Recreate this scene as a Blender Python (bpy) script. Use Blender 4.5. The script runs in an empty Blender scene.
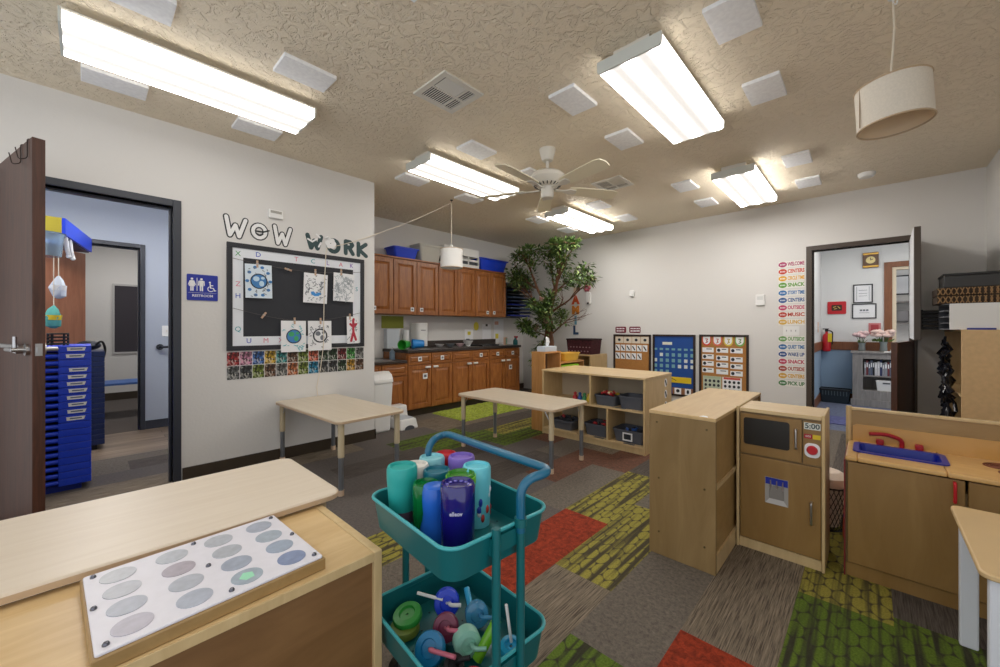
import bpy, bmesh, math, random
from mathutils import Matrix, Vector
random.seed(7)
S = bpy.context.scene
COL = S.collection
PI = math.pi

# ------------------------------------------------------------------ camera, world, exposure
cam = bpy.data.cameras.new('camera')
cam.sensor_width = 36.0
cam.lens = 14.112
cam.shift_y = -0.005
cam.clip_start = 0.02
co = bpy.data.objects.new('camera', cam)
COL.objects.link(co)
co.location = (0, 0, 1.18)
co.rotation_euler = (PI / 2, 0, math.radians(43.4))
S.camera = co
W = bpy.data.worlds.new('world')
S.world = W
W.use_nodes = True
W.node_tree.nodes['Background'].inputs[0].default_value = (0.93, 0.96, 1.0, 1)
W.node_tree.nodes['Background'].inputs[1].default_value = 0.55
S.view_settings.view_transform = 'Standard'
S.view_settings.look = 'None'
S.view_settings.gamma = 1
S.view_settings.use_curve_mapping = False
S.view_settings.exposure = 1.15
LENS = 6.0          # radiance of the fluorescent lenses

# ------------------------------------------------------------------ materials
def lin(c):
    return tuple(((v / 255) / 12.92 if v / 255 <= 0.04045 else ((v / 255 + 0.055) / 1.055) ** 2.4) for v in c)

def base_mat(name):
    m = bpy.data.materials.new(name)
    m.use_nodes = True
    nt = m.node_tree
    return m, nt, nt.nodes['Principled BSDF']

def coords(nt, scale=(1, 1, 1), kind='Object'):
    tc = nt.nodes.new('ShaderNodeTexCoord')
    mp = nt.nodes.new('ShaderNodeMapping')
    mp.inputs['Scale'].default_value = scale
    nt.links.new(tc.outputs[kind], mp.inputs[0])
    return mp.outputs[0]

def noise(nt, vec, scale, detail=3, rough=0.5, dist=0):
    n = nt.nodes.new('ShaderNodeTexNoise')
    n.inputs['Scale'].default_value = scale
    n.inputs['Detail'].default_value = detail
    n.inputs['Roughness'].default_value = rough
    n.inputs['Distortion'].default_value = dist
    nt.links.new(vec, n.inputs['Vector'])
    return n.outputs['Fac']

def ramp(nt, fac, stops):
    r = nt.nodes.new('ShaderNodeValToRGB')
    e = r.color_ramp.elements
    while len(e) < len(stops):
        e.new(0.5)
    for i, (p, c) in enumerate(stops):
        e[i].position = p
        e[i].color = (*c, 1)
    nt.links.new(fac, r.inputs[0])
    return r.outputs[0]

def bump(nt, b, h, strength, dist=0.01):
    n = nt.nodes.new('ShaderNodeBump')
    n.inputs['Strength'].default_value = strength
    n.inputs['Distance'].default_value = dist
    nt.links.new(h, n.inputs['Height'])
    nt.links.new(n.outputs[0], b.inputs['Normal'])

def mat(name, c, rough=0.5, metal=0, var=0.0, vscale=8, bmp=0, bscale=60, trans=0, emit=0, coat=0, spec=None):
    m, nt, b = base_mat(name)
    c = lin(c)
    b.inputs['Base Color'].default_value = (*c, 1)
    b.inputs['Roughness'].default_value = rough
    b.inputs['Metallic'].default_value = metal
    if trans:
        b.inputs['Transmission Weight'].default_value = trans
    if coat:
        b.inputs['Coat Weight'].default_value = coat
    if spec is not None:
        b.inputs['Specular IOR Level'].default_value = spec
    if emit:
        b.inputs['Emission Color'].default_value = (*c, 1)
        b.inputs['Emission Strength'].default_value = emit
    if var or bmp:
        v = coords(nt)
        if var:
            f = noise(nt, v, vscale, 4)
            lo = tuple(max(0, x * (1 - var)) for x in c)
            hi = tuple(min(1, x * (1 + var)) for x in c)
            nt.links.new(ramp(nt, f, [(0.3, lo), (0.7, hi)]), b.inputs['Base Color'])
        if bmp:
            bump(nt, b, noise(nt, v, bscale, 3), bmp, 0.004)
    return m

def wood(name, lo, hi, axis='x', scale=3.0, stretch=9, rough=0.35, coat=0.15, dist=1.2):
    m, nt, b = base_mat(name)
    s = {'x': (1, stretch, stretch), 'y': (stretch, 1, stretch), 'z': (stretch, stretch, 1)}[axis]
    v = coords(nt, s)
    f = noise(nt, v, scale, 5, 0.6, dist)
    nt.links.new(ramp(nt, f, [(0.28, lin(lo)), (0.72, lin(hi))]), b.inputs['Base Color'])
    b.inputs['Roughness'].default_value = rough
    b.inputs['Coat Weight'].default_value = coat
    b.inputs['Coat Roughness'].default_value = 0.25
    bump(nt, b, f, 0.04, 0.003)
    return m

MAPLE = wood('maple_laminate', (206, 176, 128), (224, 198, 152), 'x', 2.2, 8)
MAPLE_Y = wood('maple_laminate_lengthwise', (206, 172, 120), (224, 194, 144), 'y', 2.2, 8)
BIRCH_V = wood('birch_panel_shaded', (132, 106, 66), (152, 126, 84), 'z', 2.0, 5, 0.42)  # shade on the front faces is darkened into this wood colour
BIRCH_X = wood('birch_panel_horizontal', (150, 118, 70), (172, 140, 90), 'x', 1.6, 5, 0.42)
BIRCH_DOOR = wood('birch_door_shaded', (136, 102, 52), (156, 122, 70), 'z', 1.7, 4, 0.4)  # door wood, with the shade of the fronts in its colour
BIRCH_EDGE = wood('birch_edge', (200, 172, 124), (216, 190, 142), 'z', 3, 6, 0.4)
PINE = wood('pine_board', (174, 120, 62), (200, 148, 88), 'z', 2.6, 9, 0.5)
TABLE_TOP = wood('pale_maple_tabletop', (208, 194, 172), (220, 207, 186), 'x', 1.6, 12, 0.33, 0.1)
TABLE_TOP_Y = wood('pale_maple_tabletop_lengthwise', (220, 205, 184), (230, 217, 198), 'y', 1.6, 12, 0.33, 0.1)
OAK = wood('stained_oak', (130, 74, 34), (182, 116, 60), 'z', 3.2, 8, 0.38, 0.2)
OAK_H = wood('stained_oak_horizontal', (130, 74, 34), (178, 114, 58), 'y', 3.2, 8, 0.38, 0.2)
OAK_DARK = mat('oak_shadow_line', (78, 42, 18), 0.6)
WALNUT = wood('dark_walnut_door', (54, 30, 20), (92, 54, 38), 'z', 2.4, 12, 0.45, 0.05)
CASING = wood('brown_casing', (112, 66, 36), (140, 86, 50), 'z', 3, 8, 0.45)
RUST_WOOD = wood('reddish_door_veneer', (182, 116, 86), (206, 142, 110), 'z', 2, 7, 0.4)
GREY_WOOD = wood('grey_washed_wood', (132, 128, 126), (160, 156, 152), 'z', 3, 9, 0.6, 0)
def plank_floor():
    m, nt, b = base_mat('wood_plank_floor')
    v = coords(nt)
    br = nt.nodes.new('ShaderNodeTexBrick')
    br.inputs['Color1'].default_value = (*lin((150, 130, 110)), 1)
    br.inputs['Color2'].default_value = (*lin((116, 100, 86)), 1)
    br.inputs['Mortar'].default_value = (*lin((70, 58, 50)), 1)
    br.inputs['Scale'].default_value = 1
    br.inputs['Mortar Size'].default_value = 0.003
    br.inputs['Brick Width'].default_value = 1.2
    br.inputs['Row Height'].default_value = 0.13
    mp = nt.nodes.new('ShaderNodeMapping')
    mp.inputs['Rotation'].default_value = (0, 0, PI / 2)
    nt.links.new(v, mp.inputs[0])
    nt.links.new(mp.outputs[0], br.inputs[0])
    f = noise(nt, coords(nt, (9, 1, 1)), 3, 4)
    mx = nt.nodes.new('ShaderNodeMixRGB')
    mx.blend_type = 'OVERLAY'
    mx.inputs[0].default_value = 0.7
    nt.links.new(br.outputs[0], mx.inputs[1])
    nt.links.new(f, mx.inputs[2])
    nt.links.new(mx.outputs[0], b.inputs['Base Color'])
    b.inputs['Roughness'].default_value = 0.4
    return m
PLANKS = plank_floor()

def wall_mat(name, c):
    return mat(name, c, 0.75, bmp=0.25, bscale=45, spec=0.3)
WALL = wall_mat('cream_wall_paint', (222, 220, 217))
WALL_COOL = wall_mat('blue_grey_wall_paint', (176, 184, 198))
WALL_OFFICE = wall_mat('pale_office_wall_paint', (226, 227, 226))
WALL_BLUE = wall_mat('light_blue_wainscot_paint', (150, 174, 198))

def ceiling_mat():
    m, nt, b = base_mat('knockdown_ceiling')
    v = coords(nt)
    n1 = noise(nt, v, 17, 4, 0.55, 1.2)
    r = ramp(nt, n1, [(0.40, (0, 0, 0)), (0.52, (1, 1, 1))])
    n2 = noise(nt, v, 40, 2, 0.5, 0.6)
    mx = nt.nodes.new('ShaderNodeMath')
    mx.operation = 'MULTIPLY_ADD'
    nt.links.new(n2, mx.inputs[0])
    mx.inputs[1].default_value = 0.35
    nt.links.new(r, mx.inputs[2])
    b.inputs['Base Color'].default_value = (*lin((240, 227, 204)), 1)
    b.inputs['Roughness'].default_value = 0.68
    bump(nt, b, mx.outputs[0], 0.7, 0.011)
    return m
CEIL = ceiling_mat()
BASEBOARD = mat('dark_vinyl_base', (62, 52, 40), 0.5)
FRAME_BLACK = mat('charcoal_door_frame', (52, 56, 66), 0.35)
FRAME_BROWN = mat('dark_brown_door_frame', (74, 62, 52), 0.4)

# ---- carpet planks
def carpet(name, kind, a, b_, c=None):
    m, nt, b = base_mat(name)
    b.inputs['Roughness'].default_value = 0.85
    b.inputs['Specular IOR Level'].default_value = 0.25
    v = coords(nt)
    A, B = lin(a), lin(b_)
    fine = noise(nt, v, 140, 2, 0.6)
    if kind == 'plain':
        f = noise(nt, v, 55, 6, 0.8)
        out = ramp(nt, f, [(0.3, A), (0.7, B)])
    elif kind == 'rib':
        f = noise(nt, coords(nt, (150, 4.5, 1)), 1.5, 3, 0.7)
        out = ramp(nt, f, [(0.34, A), (0.5, tuple((x + y) / 2 for x, y in zip(A, B))), (0.68, B)])
    elif kind == 'mottle':
        mu = noise(nt, v, 34, 5, 0.8, 0.6)
        out = ramp(nt, mu, [(0.36, A), (0.66, B)])
    else:                                   # hexagon scales dissolving into stripes
        hv = coords(nt, (16, 9.5, 1), 'Object')
        ds = []
        for off in ((0, 0, 0), (0.5, 0.866, 0)):       # two lattices = hexagonal packing of scales
            ad_ = nt.nodes.new('ShaderNodeVectorMath'); ad_.operation = 'ADD'; ad_.inputs[1].default_value = off
            nt.links.new(hv, ad_.inputs[0])
            wr = nt.nodes.new('ShaderNodeVectorMath'); wr.operation = 'WRAP'
            wr.inputs[1].default_value = (0.5, 0.866, 1000); wr.inputs[2].default_value = (-0.5, -0.866, -1000)
            nt.links.new(ad_.outputs[0], wr.inputs[0])
            ln = nt.nodes.new('ShaderNodeVectorMath'); ln.operation = 'LENGTH'
            nt.links.new(wr.outputs[0], ln.inputs[0])
            ds.append(ln.outputs['Value'])
        mn = nt.nodes.new('ShaderNodeMath'); mn.operation = 'MINIMUM'
        nt.links.new(ds[0], mn.inputs[0]); nt.links.new(ds[1], mn.inputs[1])
        edge = ramp(nt, mn.outputs[0], [(0.44, (1, 1, 1)), (0.53, (0, 0, 0))])
        st = noise(nt, coords(nt, (22, 0.9, 1)), 1.4, 2, 0.5)
        stripe = ramp(nt, st, [(0.38, (0, 0, 0)), (0.52, (1, 1, 1))])
        m1 = nt.nodes.new('ShaderNodeMath')
        m1.operation = 'MULTIPLY'
        nt.links.new(edge, m1.inputs[0])
        nt.links.new(stripe, m1.inputs[1])
        fr = noise(nt, coords(nt, (60, 6, 1)), 2, 3, 0.7)
        dark = ramp(nt, fr, [(0.35, lin(c)), (0.75, tuple(1.7 * x for x in lin(c)))])
        bright = ramp(nt, fine, [(0.3, A), (0.7, B)])
        mx = nt.nodes.new('ShaderNodeMixRGB')
        nt.links.new(m1.outputs[0], mx.inputs[0])
        nt.links.new(dark, mx.inputs[1])
        nt.links.new(bright, mx.inputs[2])
        out = mx.outputs[0]
    nt.links.new(out, b.inputs['Base Color'])
    bump(nt, b, fine, 0.5, 0.006)
    return m
CARPETS = [
    carpet('carpet_ribbed_brown_grey', 'rib', (70, 61, 52), (150, 136, 118)),
    carpet('carpet_plain_grey', 'plain', (80, 73, 67), (130, 121, 110)),
    carpet('carpet_charcoal', 'plain', (82, 76, 74), (110, 103, 98)),
    carpet('carpet_red', 'mottle', (104, 36, 20), (170, 64, 36)),
    carpet('carpet_yellow_hexagons', 'hex', (128, 122, 50), (166, 156, 72), (62, 56, 40)),
    carpet('carpet_green_hexagons', 'hex', (76, 98, 30), (106, 128, 46), (50, 50, 36)),
    carpet('carpet_ribbed_dark', 'rib', (60, 54, 50), (104, 96, 90)),
    carpet('carpet_dull_red', 'mottle', (88, 62, 52), (122, 84, 66)),
]

WHITE_P = mat('white_plastic', (236, 236, 234), 0.4)
OFFWHITE = mat('off_white_metal', (226, 222, 212), 0.4)
IVORY = mat('ivory_fan_blade', (240, 232, 206), 0.4)
BLACK = mat('matte_black', (24, 24, 26), 0.6)
BLACK_PAPER = mat('black_backing_paper', (44, 46, 52), 0.7, bmp=0.4, bscale=14)
BOARD_FRAME = mat('black_board_frame', (40, 42, 48), 0.5)
DKGREY = mat('dark_grey_plastic', (78, 80, 86), 0.5)
METAL = mat('brushed_steel', (190, 190, 192), 0.28, 1)
CHROME_LEG = mat('dark_chrome_leg', (128, 132, 138), 0.3, 0.55)
BEIGE_LEG = mat('beige_leg_tube', (200, 184, 152), 0.45)
FOOT = mat('tan_leg_foot', (214, 186, 158), 0.5)
PAPER = mat('white_paper', (240, 241, 243), 0.8)
PANEL_TILE = mat('white_acoustic_felt', (246, 247, 250), 0.9, var=0.06, vscale=40)
BLUE = mat('royal_blue_plastic', (24, 66, 214), 0.38)
BLUE_DEEP = mat('deep_blue_plastic', (18, 46, 150), 0.4)
NAVY = mat('navy_plastic', (16, 34, 78), 0.45)
SIGN_BLUE = mat('sign_blue', (28, 46, 158), 0.45)
YELLOW = mat('yellow_plastic', (226, 196, 40), 0.45)
TEAL = mat('teal_enamel', (4, 98, 102), 0.42, coat=0.1)
TEAL_BLUE = mat('teal_blue_tube', (14, 98, 130), 0.36, coat=0.3)
COUNTER = mat('dark_granite_laminate', (62, 54, 50), 0.3, var=0.35, vscale=60)
GREEN_RUG = mat('green_shag', (150, 164, 62), 0.95, var=0.35, vscale=40, bmp=1.0, bscale=50)
CORK = mat('cork', (178, 124, 66), 0.9, var=0.12, vscale=70)
CHART_BLUE = mat('blue_pocket_chart', (22, 74, 150), 0.6)
MAROON = mat('maroon_card', (116, 22, 44), 0.6)
RED = mat('red_plastic', (196, 32, 42), 0.35)
DARKRED = mat('dark_red_plastic', (168, 28, 40), 0.35)
SHADE_L = mat('linen_lamp_shade', (226, 218, 204), 0.85, var=0.05, vscale=120)
SHADE_IN = mat('shade_lining', (236, 214, 182), 0.8)
CORD = mat('ivory_cord', (228, 218, 200), 0.7)
GREY_CORD = mat('grey_cord', (190, 186, 180), 0.7)
GLASS_DARK = mat('dark_oven_glass', (40, 36, 32), 0.25)

def lens_mat(name, streaks=2, peak=LENS):
    m, nt, b = base_mat(name)
    tc = nt.nodes.new('ShaderNodeTexCoord')
    sp = nt.nodes.new('ShaderNodeSeparateXYZ')
    nt.links.new(tc.outputs['Object'], sp.inputs[0])
    mm = nt.nodes.new('ShaderNodeMath')
    mm.operation = 'MULTIPLY'
    nt.links.new(sp.outputs[0], mm.inputs[0])
    mm.inputs[1].default_value = 2 * PI * streaks / 0.30
    cs = nt.nodes.new('ShaderNodeMath')
    cs.operation = 'COSINE'
    nt.links.new(mm.outputs[0], cs.inputs[0])
    mr = nt.nodes.new('ShaderNodeMapRange')
    mr.inputs['From Min'].default_value = 0.0
    mr.inputs['From Max'].default_value = 1.0
    mr.inputs['To Min'].default_value = 0.32
    mr.inputs['To Max'].default_value = peak
    ha = nt.nodes.new('ShaderNodeMath'); ha.operation = 'MULTIPLY_ADD'; ha.inputs[1].default_value = 0.5; ha.inputs[2].default_value = 0.5
    nt.links.new(cs.outputs[0], ha.inputs[0])
    pw = nt.nodes.new('ShaderNodeMath'); pw.operation = 'POWER'; pw.inputs[1].default_value = 2.5
    nt.links.new(ha.outputs[0], pw.inputs[0])
    nt.links.new(pw.outputs[0], mr.inputs[0])
    b.inputs['Base Color'].default_value = (0.8, 0.8, 0.78, 1)
    b.inputs['Emission Color'].default_value = (1.0, 0.965, 0.92, 1)
    nt.links.new(mr.outputs[0], b.inputs['Emission Strength'])
    b.inputs['Roughness'].default_value = 0.4
    return m
LENS_M = lens_mat('fluorescent_lens')
LENS_FILL = lens_mat('fill_light_lens', 2, 13.0)  # lens of the added lights that brighten side and far rooms
LENS_BACK = lens_mat('back_fluorescent_lens', 2, 19.0)
LENS_FILL_OFFICE = lens_mat('office_fill_lens', 2, 5.5)  # lens of the added lights that brighten the office

# ------------------------------------------------------------------ mesh helpers
class MB:
    def __init__(s):
        s.v, s.f, s.m = [], [], []
    def face(s, pts, mi=0):
        n = len(s.v)
        s.v += [tuple(p) for p in pts]
        s.f.append(tuple(range(n, n + len(pts))))
        s.m.append(mi)
    def raw(s, vs, fs, mi=0):
        n = len(s.v)
        s.v += [tuple(p) for p in vs]
        for f in fs:
            s.f.append(tuple(i + n for i in f))
            s.m.append(mi)
        return s
    def box(s, x0, x1, y0, y1, z0, z1, mi=0):
        x0, x1 = min(x0, x1), max(x0, x1); y0, y1 = min(y0, y1), max(y0, y1); z0, z1 = min(z0, z1), max(z0, z1)
        return s.raw([(x0, y0, z0), (x1, y0, z0), (x1, y1, z0), (x0, y1, z0), (x0, y0, z1), (x1, y0, z1), (x1, y1, z1), (x0, y1, z1)],
                     [(0, 3, 2, 1), (4, 5, 6, 7), (0, 1, 5, 4), (1, 2, 6, 5), (2, 3, 7, 6), (3, 0, 4, 7)], mi)
    def frustum(s, a, b, mi=0):
        """a, b: (x0,x1,y0,y1,z) bottom and top rectangles"""
        vs = [(a[0], a[2], a[4]), (a[1], a[2], a[4]), (a[1], a[3], a[4]), (a[0], a[3], a[4]),
              (b[0], b[2], b[4]), (b[1], b[2], b[4]), (b[1], b[3], b[4]), (b[0], b[3], b[4])]
        return s.raw(vs, [(0, 3, 2, 1), (4, 5, 6, 7), (0, 1, 5, 4), (1, 2, 6, 5), (2, 3, 7, 6), (3, 0, 4, 7)], mi)
    def prism(s, poly, z0, z1, mi=0):
        n = len(poly)
        vs = [(x, y, z0) for x, y in poly] + [(x, y, z1) for x, y in poly]
        fs = [tuple(range(n - 1, -1, -1)), tuple(range(n, 2 * n))] + [(i, (i + 1) % n, n + (i + 1) % n, n + i) for i in range(n)]
        return s.raw(vs, fs, mi)
    def lathe(s, prof, n=24, c=(0, 0, 0), mi=0, cap=True):
        base = len(s.v)
        for r, z in prof:
            for k in range(n):
                a = 2 * PI * k / n
                s.v.append((c[0] + r * math.cos(a), c[1] + r * math.sin(a), c[2] + z))
        for i in range(len(prof) - 1):
            for k in range(n):
                s.f.append((base + i * n + k, base + i * n + (k + 1) % n, base + (i + 1) * n + (k + 1) % n, base + (i + 1) * n + k))
                s.m.append(mi)
        if cap:
            s.f.append(tuple(base + k for k in range(n - 1, -1, -1))); s.m.append(mi)
            s.f.append(tuple(base + (len(prof) - 1) * n + k for k in range(n))); s.m.append(mi)
        return s
    def tube(s, pts, r, n=10, mi=0, closed=False):
        pts = [Vector(p) for p in pts]
        rs = r if isinstance(r, (list, tuple)) else [r] * len(pts)
        base = len(s.v)
        up = Vector((0, 0, 1))
        prev = None
        N = len(pts)
        for i, p in enumerate(pts):
            if closed:
                d = pts[(i + 1) % N] - pts[i - 1]
            else:
                d = (pts[min(i + 1, N - 1)] - pts[max(i - 1, 0)])
            d.normalize()
            if prev is None:
                a = d.cross(up)
                if a.length < 1e-3:
                    a = d.cross(Vector((1, 0, 0)))
            else:
                a = prev - d * prev.dot(d)
                if a.length < 1e-4:
                    a = d.cross(up)
            a.normalize()
            prev = a
            b = d.cross(a)
            for k in range(n):
                t = 2 * PI * k / n
                s.v.append(tuple(p + (a * math.cos(t) + b * math.sin(t)) * rs[i]))
        for i in range(N if closed else N - 1):
            j = (i + 1) % N
            for k in range(n):
                s.f.append((base + i * n + k, base + i * n + (k + 1) % n, base + j * n + (k + 1) % n, base + j * n + k))
                s.m.append(mi)
        if not closed:
            s.f.append(tuple(base + k for k in range(n - 1, -1, -1))); s.m.append(mi)
            s.f.append(tuple(base + (N - 1) * n + k for k in range(n))); s.m.append(mi)
        return s
    def ball(s, c, r, n=12, mi=0, sq=(1, 1, 1)):
        prof = [(max(1e-4, math.sin(PI * i / n)), -math.cos(PI * i / n)) for i in range(n + 1)]
        b0 = len(s.v)
        s.lathe(prof, n * 2, (0, 0, 0), mi)
        for i in range(b0, len(s.v)):
            x, y, z = s.v[i]
            s.v[i] = (c[0] + x * r * sq[0], c[1] + y * r * sq[1], c[2] + z * r * sq[2])
        return s
    def move(s, M):
        s.v = [tuple(M @ Vector(p)) for p in s.v]
        return s

def rrect(w, h, r, n=5, cx=0, cy=0):
    pts = []
    for (sx, sy, a0) in ((1, 1, 0), (-1, 1, 90), (-1, -1, 180), (1, -1, 270)):
        for k in range(n + 1):
            a = math.radians(a0 + 90 * k / n)
            pts.append((cx + sx * (w / 2 - r) + r * math.cos(a), cy + sy * (h / 2 - r) + r * math.sin(a)))
    return pts

def ellipse(w, h, n=24, cx=0, cy=0):
    return [(cx + w / 2 * math.cos(2 * PI * k / n), cy + h / 2 * math.sin(2 * PI * k / n)) for k in range(n)]

def arc_path(pts, r, n=6):
    """polyline with rounded corners"""
    P = [Vector(p) for p in pts]
    out = [P[0]]
    for i in range(1, len(P) - 1):
        a = (P[i - 1] - P[i]); b = (P[i + 1] - P[i])
        q = min(r, a.length * 0.49, b.length * 0.49)
        p0 = P[i] + a.normalized() * q; p1 = P[i] + b.normalized() * q
        for k in range(n + 1):
            t = k / n
            out.append((p0 * (1 - t) + P[i] * t) * (1 - t) + (P[i] * (1 - t) + p1 * t) * t)
    out.append(P[-1])
    return out

def build(name, mb, mats, parent=None, loc=(0, 0, 0), rot=None, smooth=False, bevel=0):
    me = bpy.data.meshes.new(name)
    me.from_pydata(mb.v, [], mb.f)
    if not isinstance(mats, (list, tuple)):
        mats = [mats]
    for m in mats:
        me.materials.append(m)
    me.polygons.foreach_set('material_index', mb.m)
    bm = bmesh.new(); bm.from_mesh(me)
    bmesh.ops.recalc_face_normals(bm, faces=bm.faces)
    bm.to_mesh(me); bm.free()
    if smooth:
        me.polygons.foreach_set('use_smooth', [True] * len(me.polygons))
        me.set_sharp_from_angle(angle=math.radians(38))
    me.update()
    o = bpy.data.objects.new(name, me)
    COL.objects.link(o)
    o.location = loc
    if rot is not None:
        o.rotation_euler = rot
    if parent:
        o.parent = parent
    if bevel:
        bv = o.modifiers.new('bevel', 'BEVEL')
        bv.width = bevel; bv.segments = 2; bv.limit_method = 'ANGLE'; bv.angle_limit = math.radians(50)
    return o

def tag(o, label, cat, group=None, kind=None):
    o['label'] = label; o['category'] = cat
    if group: o['group'] = group
    if kind: o['kind'] = kind
    return o

def struct(o, label=None, cat=None):
    o['kind'] = 'structure'
    if label: o['label'] = label
    if cat: o['category'] = cat
    return o

def thing(name, label, cat, loc=(0, 0, 0), rot=(0, 0, 0), group=None):
    o = bpy.data.objects.new(name, None)
    o.empty_display_size = 0.05
    COL.objects.link(o)
    o.location = loc
    o.rotation_euler = rot
    return tag(o, label, cat, group)

def dup(root, loc, rot=None, label=None, group=None):
    """copy of a thing with its parts and sub-parts"""
    r = root.copy(); COL.objects.link(r); r.location = loc
    if rot is not None: r.rotation_euler = rot
    if label: r['label'] = label
    if group: r['group'] = group
    for ch in list(root.children):
        c = ch.copy(); COL.objects.link(c); c.parent = r
        for g in ch.children:
            d = g.copy(); COL.objects.link(d); d.parent = c
    return r

ROT_L = Matrix(((0, 0, 1), (1, 0, 0), (0, 1, 0))).to_euler()      # on a wall facing +x: local x right, y up, z out
ROT_B = (PI / 2, 0, 0)                                            # on a wall facing -y

def txt(body, size, m, parent=None, loc=(0, 0, 0), rot=None, offset=0.0, ext=0.001, name='lettering', align='CENTER', squeeze=1.0):
    cu = bpy.data.curves.new(name, 'FONT')
    cu.body = body; cu.size = size; cu.extrude = ext; cu.offset = offset
    cu.align_x = align; cu.align_y = 'CENTER'; cu.resolution_u = 3
    tmp = bpy.data.objects.new('tmp_text', cu)
    COL.objects.link(tmp)
    bpy.context.view_layer.update()
    me = bpy.data.meshes.new_from_object(tmp.evaluated_get(bpy.context.evaluated_depsgraph_get()))
    bpy.data.objects.remove(tmp)
    me.name = name
    me.materials.clear(); me.materials.append(m)
    if squeeze != 1.0:
        for v in me.vertices: v.co.x *= squeeze
    o = bpy.data.objects.new(name, me)
    COL.objects.link(o)
    o.location = loc
    if rot is not None: o.rotation_euler = rot
    if parent: o.parent = parent
    return o

# ------------------------------------------------------------------ the setting
H = 2.743
LX = -3.87; BY = 5.98; RX = 0.815; KX = -5.02; CY = 2.13
# floor: one mesh of carpet planks
fl = MB()
WCOL = 0.3045; X0 = -0.237
fixed = {(0, 0): None}
def plank_rows():
    rnd = random.Random(5)
    k_lo, k_hi = -5, 17
    spec = {   # column -> list of (y where a plank starts, material)
        -2: [(0.4, 6), (1.32, 5), (2.23, 1)],
        -1: [(0.45, 6), (1.36, 5), (2.27, 6), (3.2, 1)],
        0: [(0.38, 0), (1.28, 5), (2.2, 4), (3.1, 0)],
        1: [(-0.22, 0), (0.69, 3), (1.604, 0), (2.52, 6), (3.4, 1)],
        2: [(0.37, 5), (1.29, 1), (2.2, 4), (3.1, 0)],
        3: [(-0.2, 1), (0.7, 0), (1.62, 4), (2.53, 1), (3.44, 3)],
        4: [(0.34, 1), (1.25, 3), (2.165, 4), (3.08, 6)],
        5: [(0.3, 1), (1.2, 2), (2.12, 1), (3.03, 7), (3.95, 1)],
        6: [(0.65, 4), (1.56, 2), (2.48, 7), (3.39, 0)],
        7: [(0.3, 2), (1.2, 2), (2.1, 6), (3.0, 1), (3.9, 5)],
        8: [(0.6, 2), (1.5, 2), (2.4, 2), (3.3, 7)],
        9: [(0.2, 2), (1.1, 2), (2.0, 6), (2.9, 5)],
        10: [(0.5, 2), (1.4, 6), (2.3, 5), (3.2, 4)],
        11: [(0.3, 2), (1.2, 2), (2.1, 5), (3.0, 6)],
    }
    for k in range(k_lo, k_hi):
        x1 = X0 - WCOL * (k - 1); x0 = x1 - WCOL
        x0 = max(x0, KX); x1 = min(x1, RX)
        if x1 - x0 < 0.005: continue
        rows = sorted(spec.get(k, [(1.2 + rnd.random() * 0.9, 2)]))
        ys = []
        y = rows[0][0]
        while y > -1.6:
            y -= 0.915; ys.append((y, rnd.choice([1, 2, 0, 6, 2])))
        ys += rows
        y = rows[-1][0] + 0.915
        while y < BY:
            ys.append((y, rnd.choice([0, 1, 2, 6, 6, 0]))); y += 0.915
        ys.sort()
        for i, (ya, mi) in enumerate(ys):
            yb = ys[i + 1][0] if i + 1 < len(ys) else BY
            ya = max(ya, -1.6); yb = min(yb, BY)
            if yb - ya < 0.004: continue
            fl.box(x0, x1, ya, yb, -0.02, 0.0, mi)
plank_rows()
struct(build('floor', fl, CARPETS))
struct(build('floor_side_room', MB().box(-6.17, LX, -1.6, 1.7, -0.021, -0.001), PLANKS))
struct(build('floor_far_room', MB().box(-9.2, -6.17, -1.6, 2.4, -0.021, -0.001), CARPETS[2]))
struct(build('floor_office', MB().box(-0.62, 2.4, BY, 8.6, -0.021, -0.001), mat('blue_grey_office_carpet', (104, 112, 136), 0.9, var=0.2, vscale=30)))
cb = MB()
cb.box(KX - 0.12, RX + 0.12, -1.6, BY + 0.12, H, H + 0.1)
struct(build('ceiling', cb, CEIL))
struct(build('ceiling_side_room', MB().box(-6.17, LX - 0.13, -1.6, 1.7, 2.6, 2.7), WALL_COOL))
struct(build('ceiling_far_room', MB().box(-9.2, -6.29, -1.6, 2.4, 2.6, 2.7), WALL))
struct(build('ceiling_office', MB().box(-0.62, 2.4, BY + 0.12, 8.6, 2.6, 2.7), WALL_OFFICE))
# left wall with door opening y -0.41..0.457, z 0..2.11
w = MB()
w.box(LX - 0.13, LX, -1.6, -0.41, 0, H); w.box(LX - 0.13, LX, 0.457, CY, 0, H); w.box(LX - 0.13, LX, -0.41, 0.457, 2.11, H)
struct(build('wall_left', w, WALL))
struct(build('wall_recess', MB().box(KX - 0.12, LX - 0.13, CY - 0.13, CY, 0, H), WALL))
struct(build('wall_kitchen', MB().box(KX - 0.12, KX, CY, BY, 0, H), WALL))
w = MB()
w.box(KX - 0.12, -0.51, BY, BY + 0.12, 0, H); w.box(0.30, RX + 0.12, BY, BY + 0.12, 0, H); w.box(-0.51, 0.30, BY, BY + 0.12, 2.11, H)
struct(build('wall_back', w, WALL))
struct(build('wall_right', MB().box(RX, RX + 0.12, 1.0, BY, 0, H), WALL))
struct(build('baseboard_left', MB().box(LX, LX + 0.012, 0.515, CY + 0.012, 0, 0.1).box(LX - 0.1, LX + 0.012, CY, CY + 0.012, 0, 0.1), BASEBOARD))
struct(build('baseboard_back', MB().box(-4.35, -0.57, BY - 0.012, BY, 0, 0.1), BASEBOARD))
struct(build('baseboard_kitchen', MB().box(KX, KX + 0.012, 5.18, BY, 0, 0.1), BASEBOARD))
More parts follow.
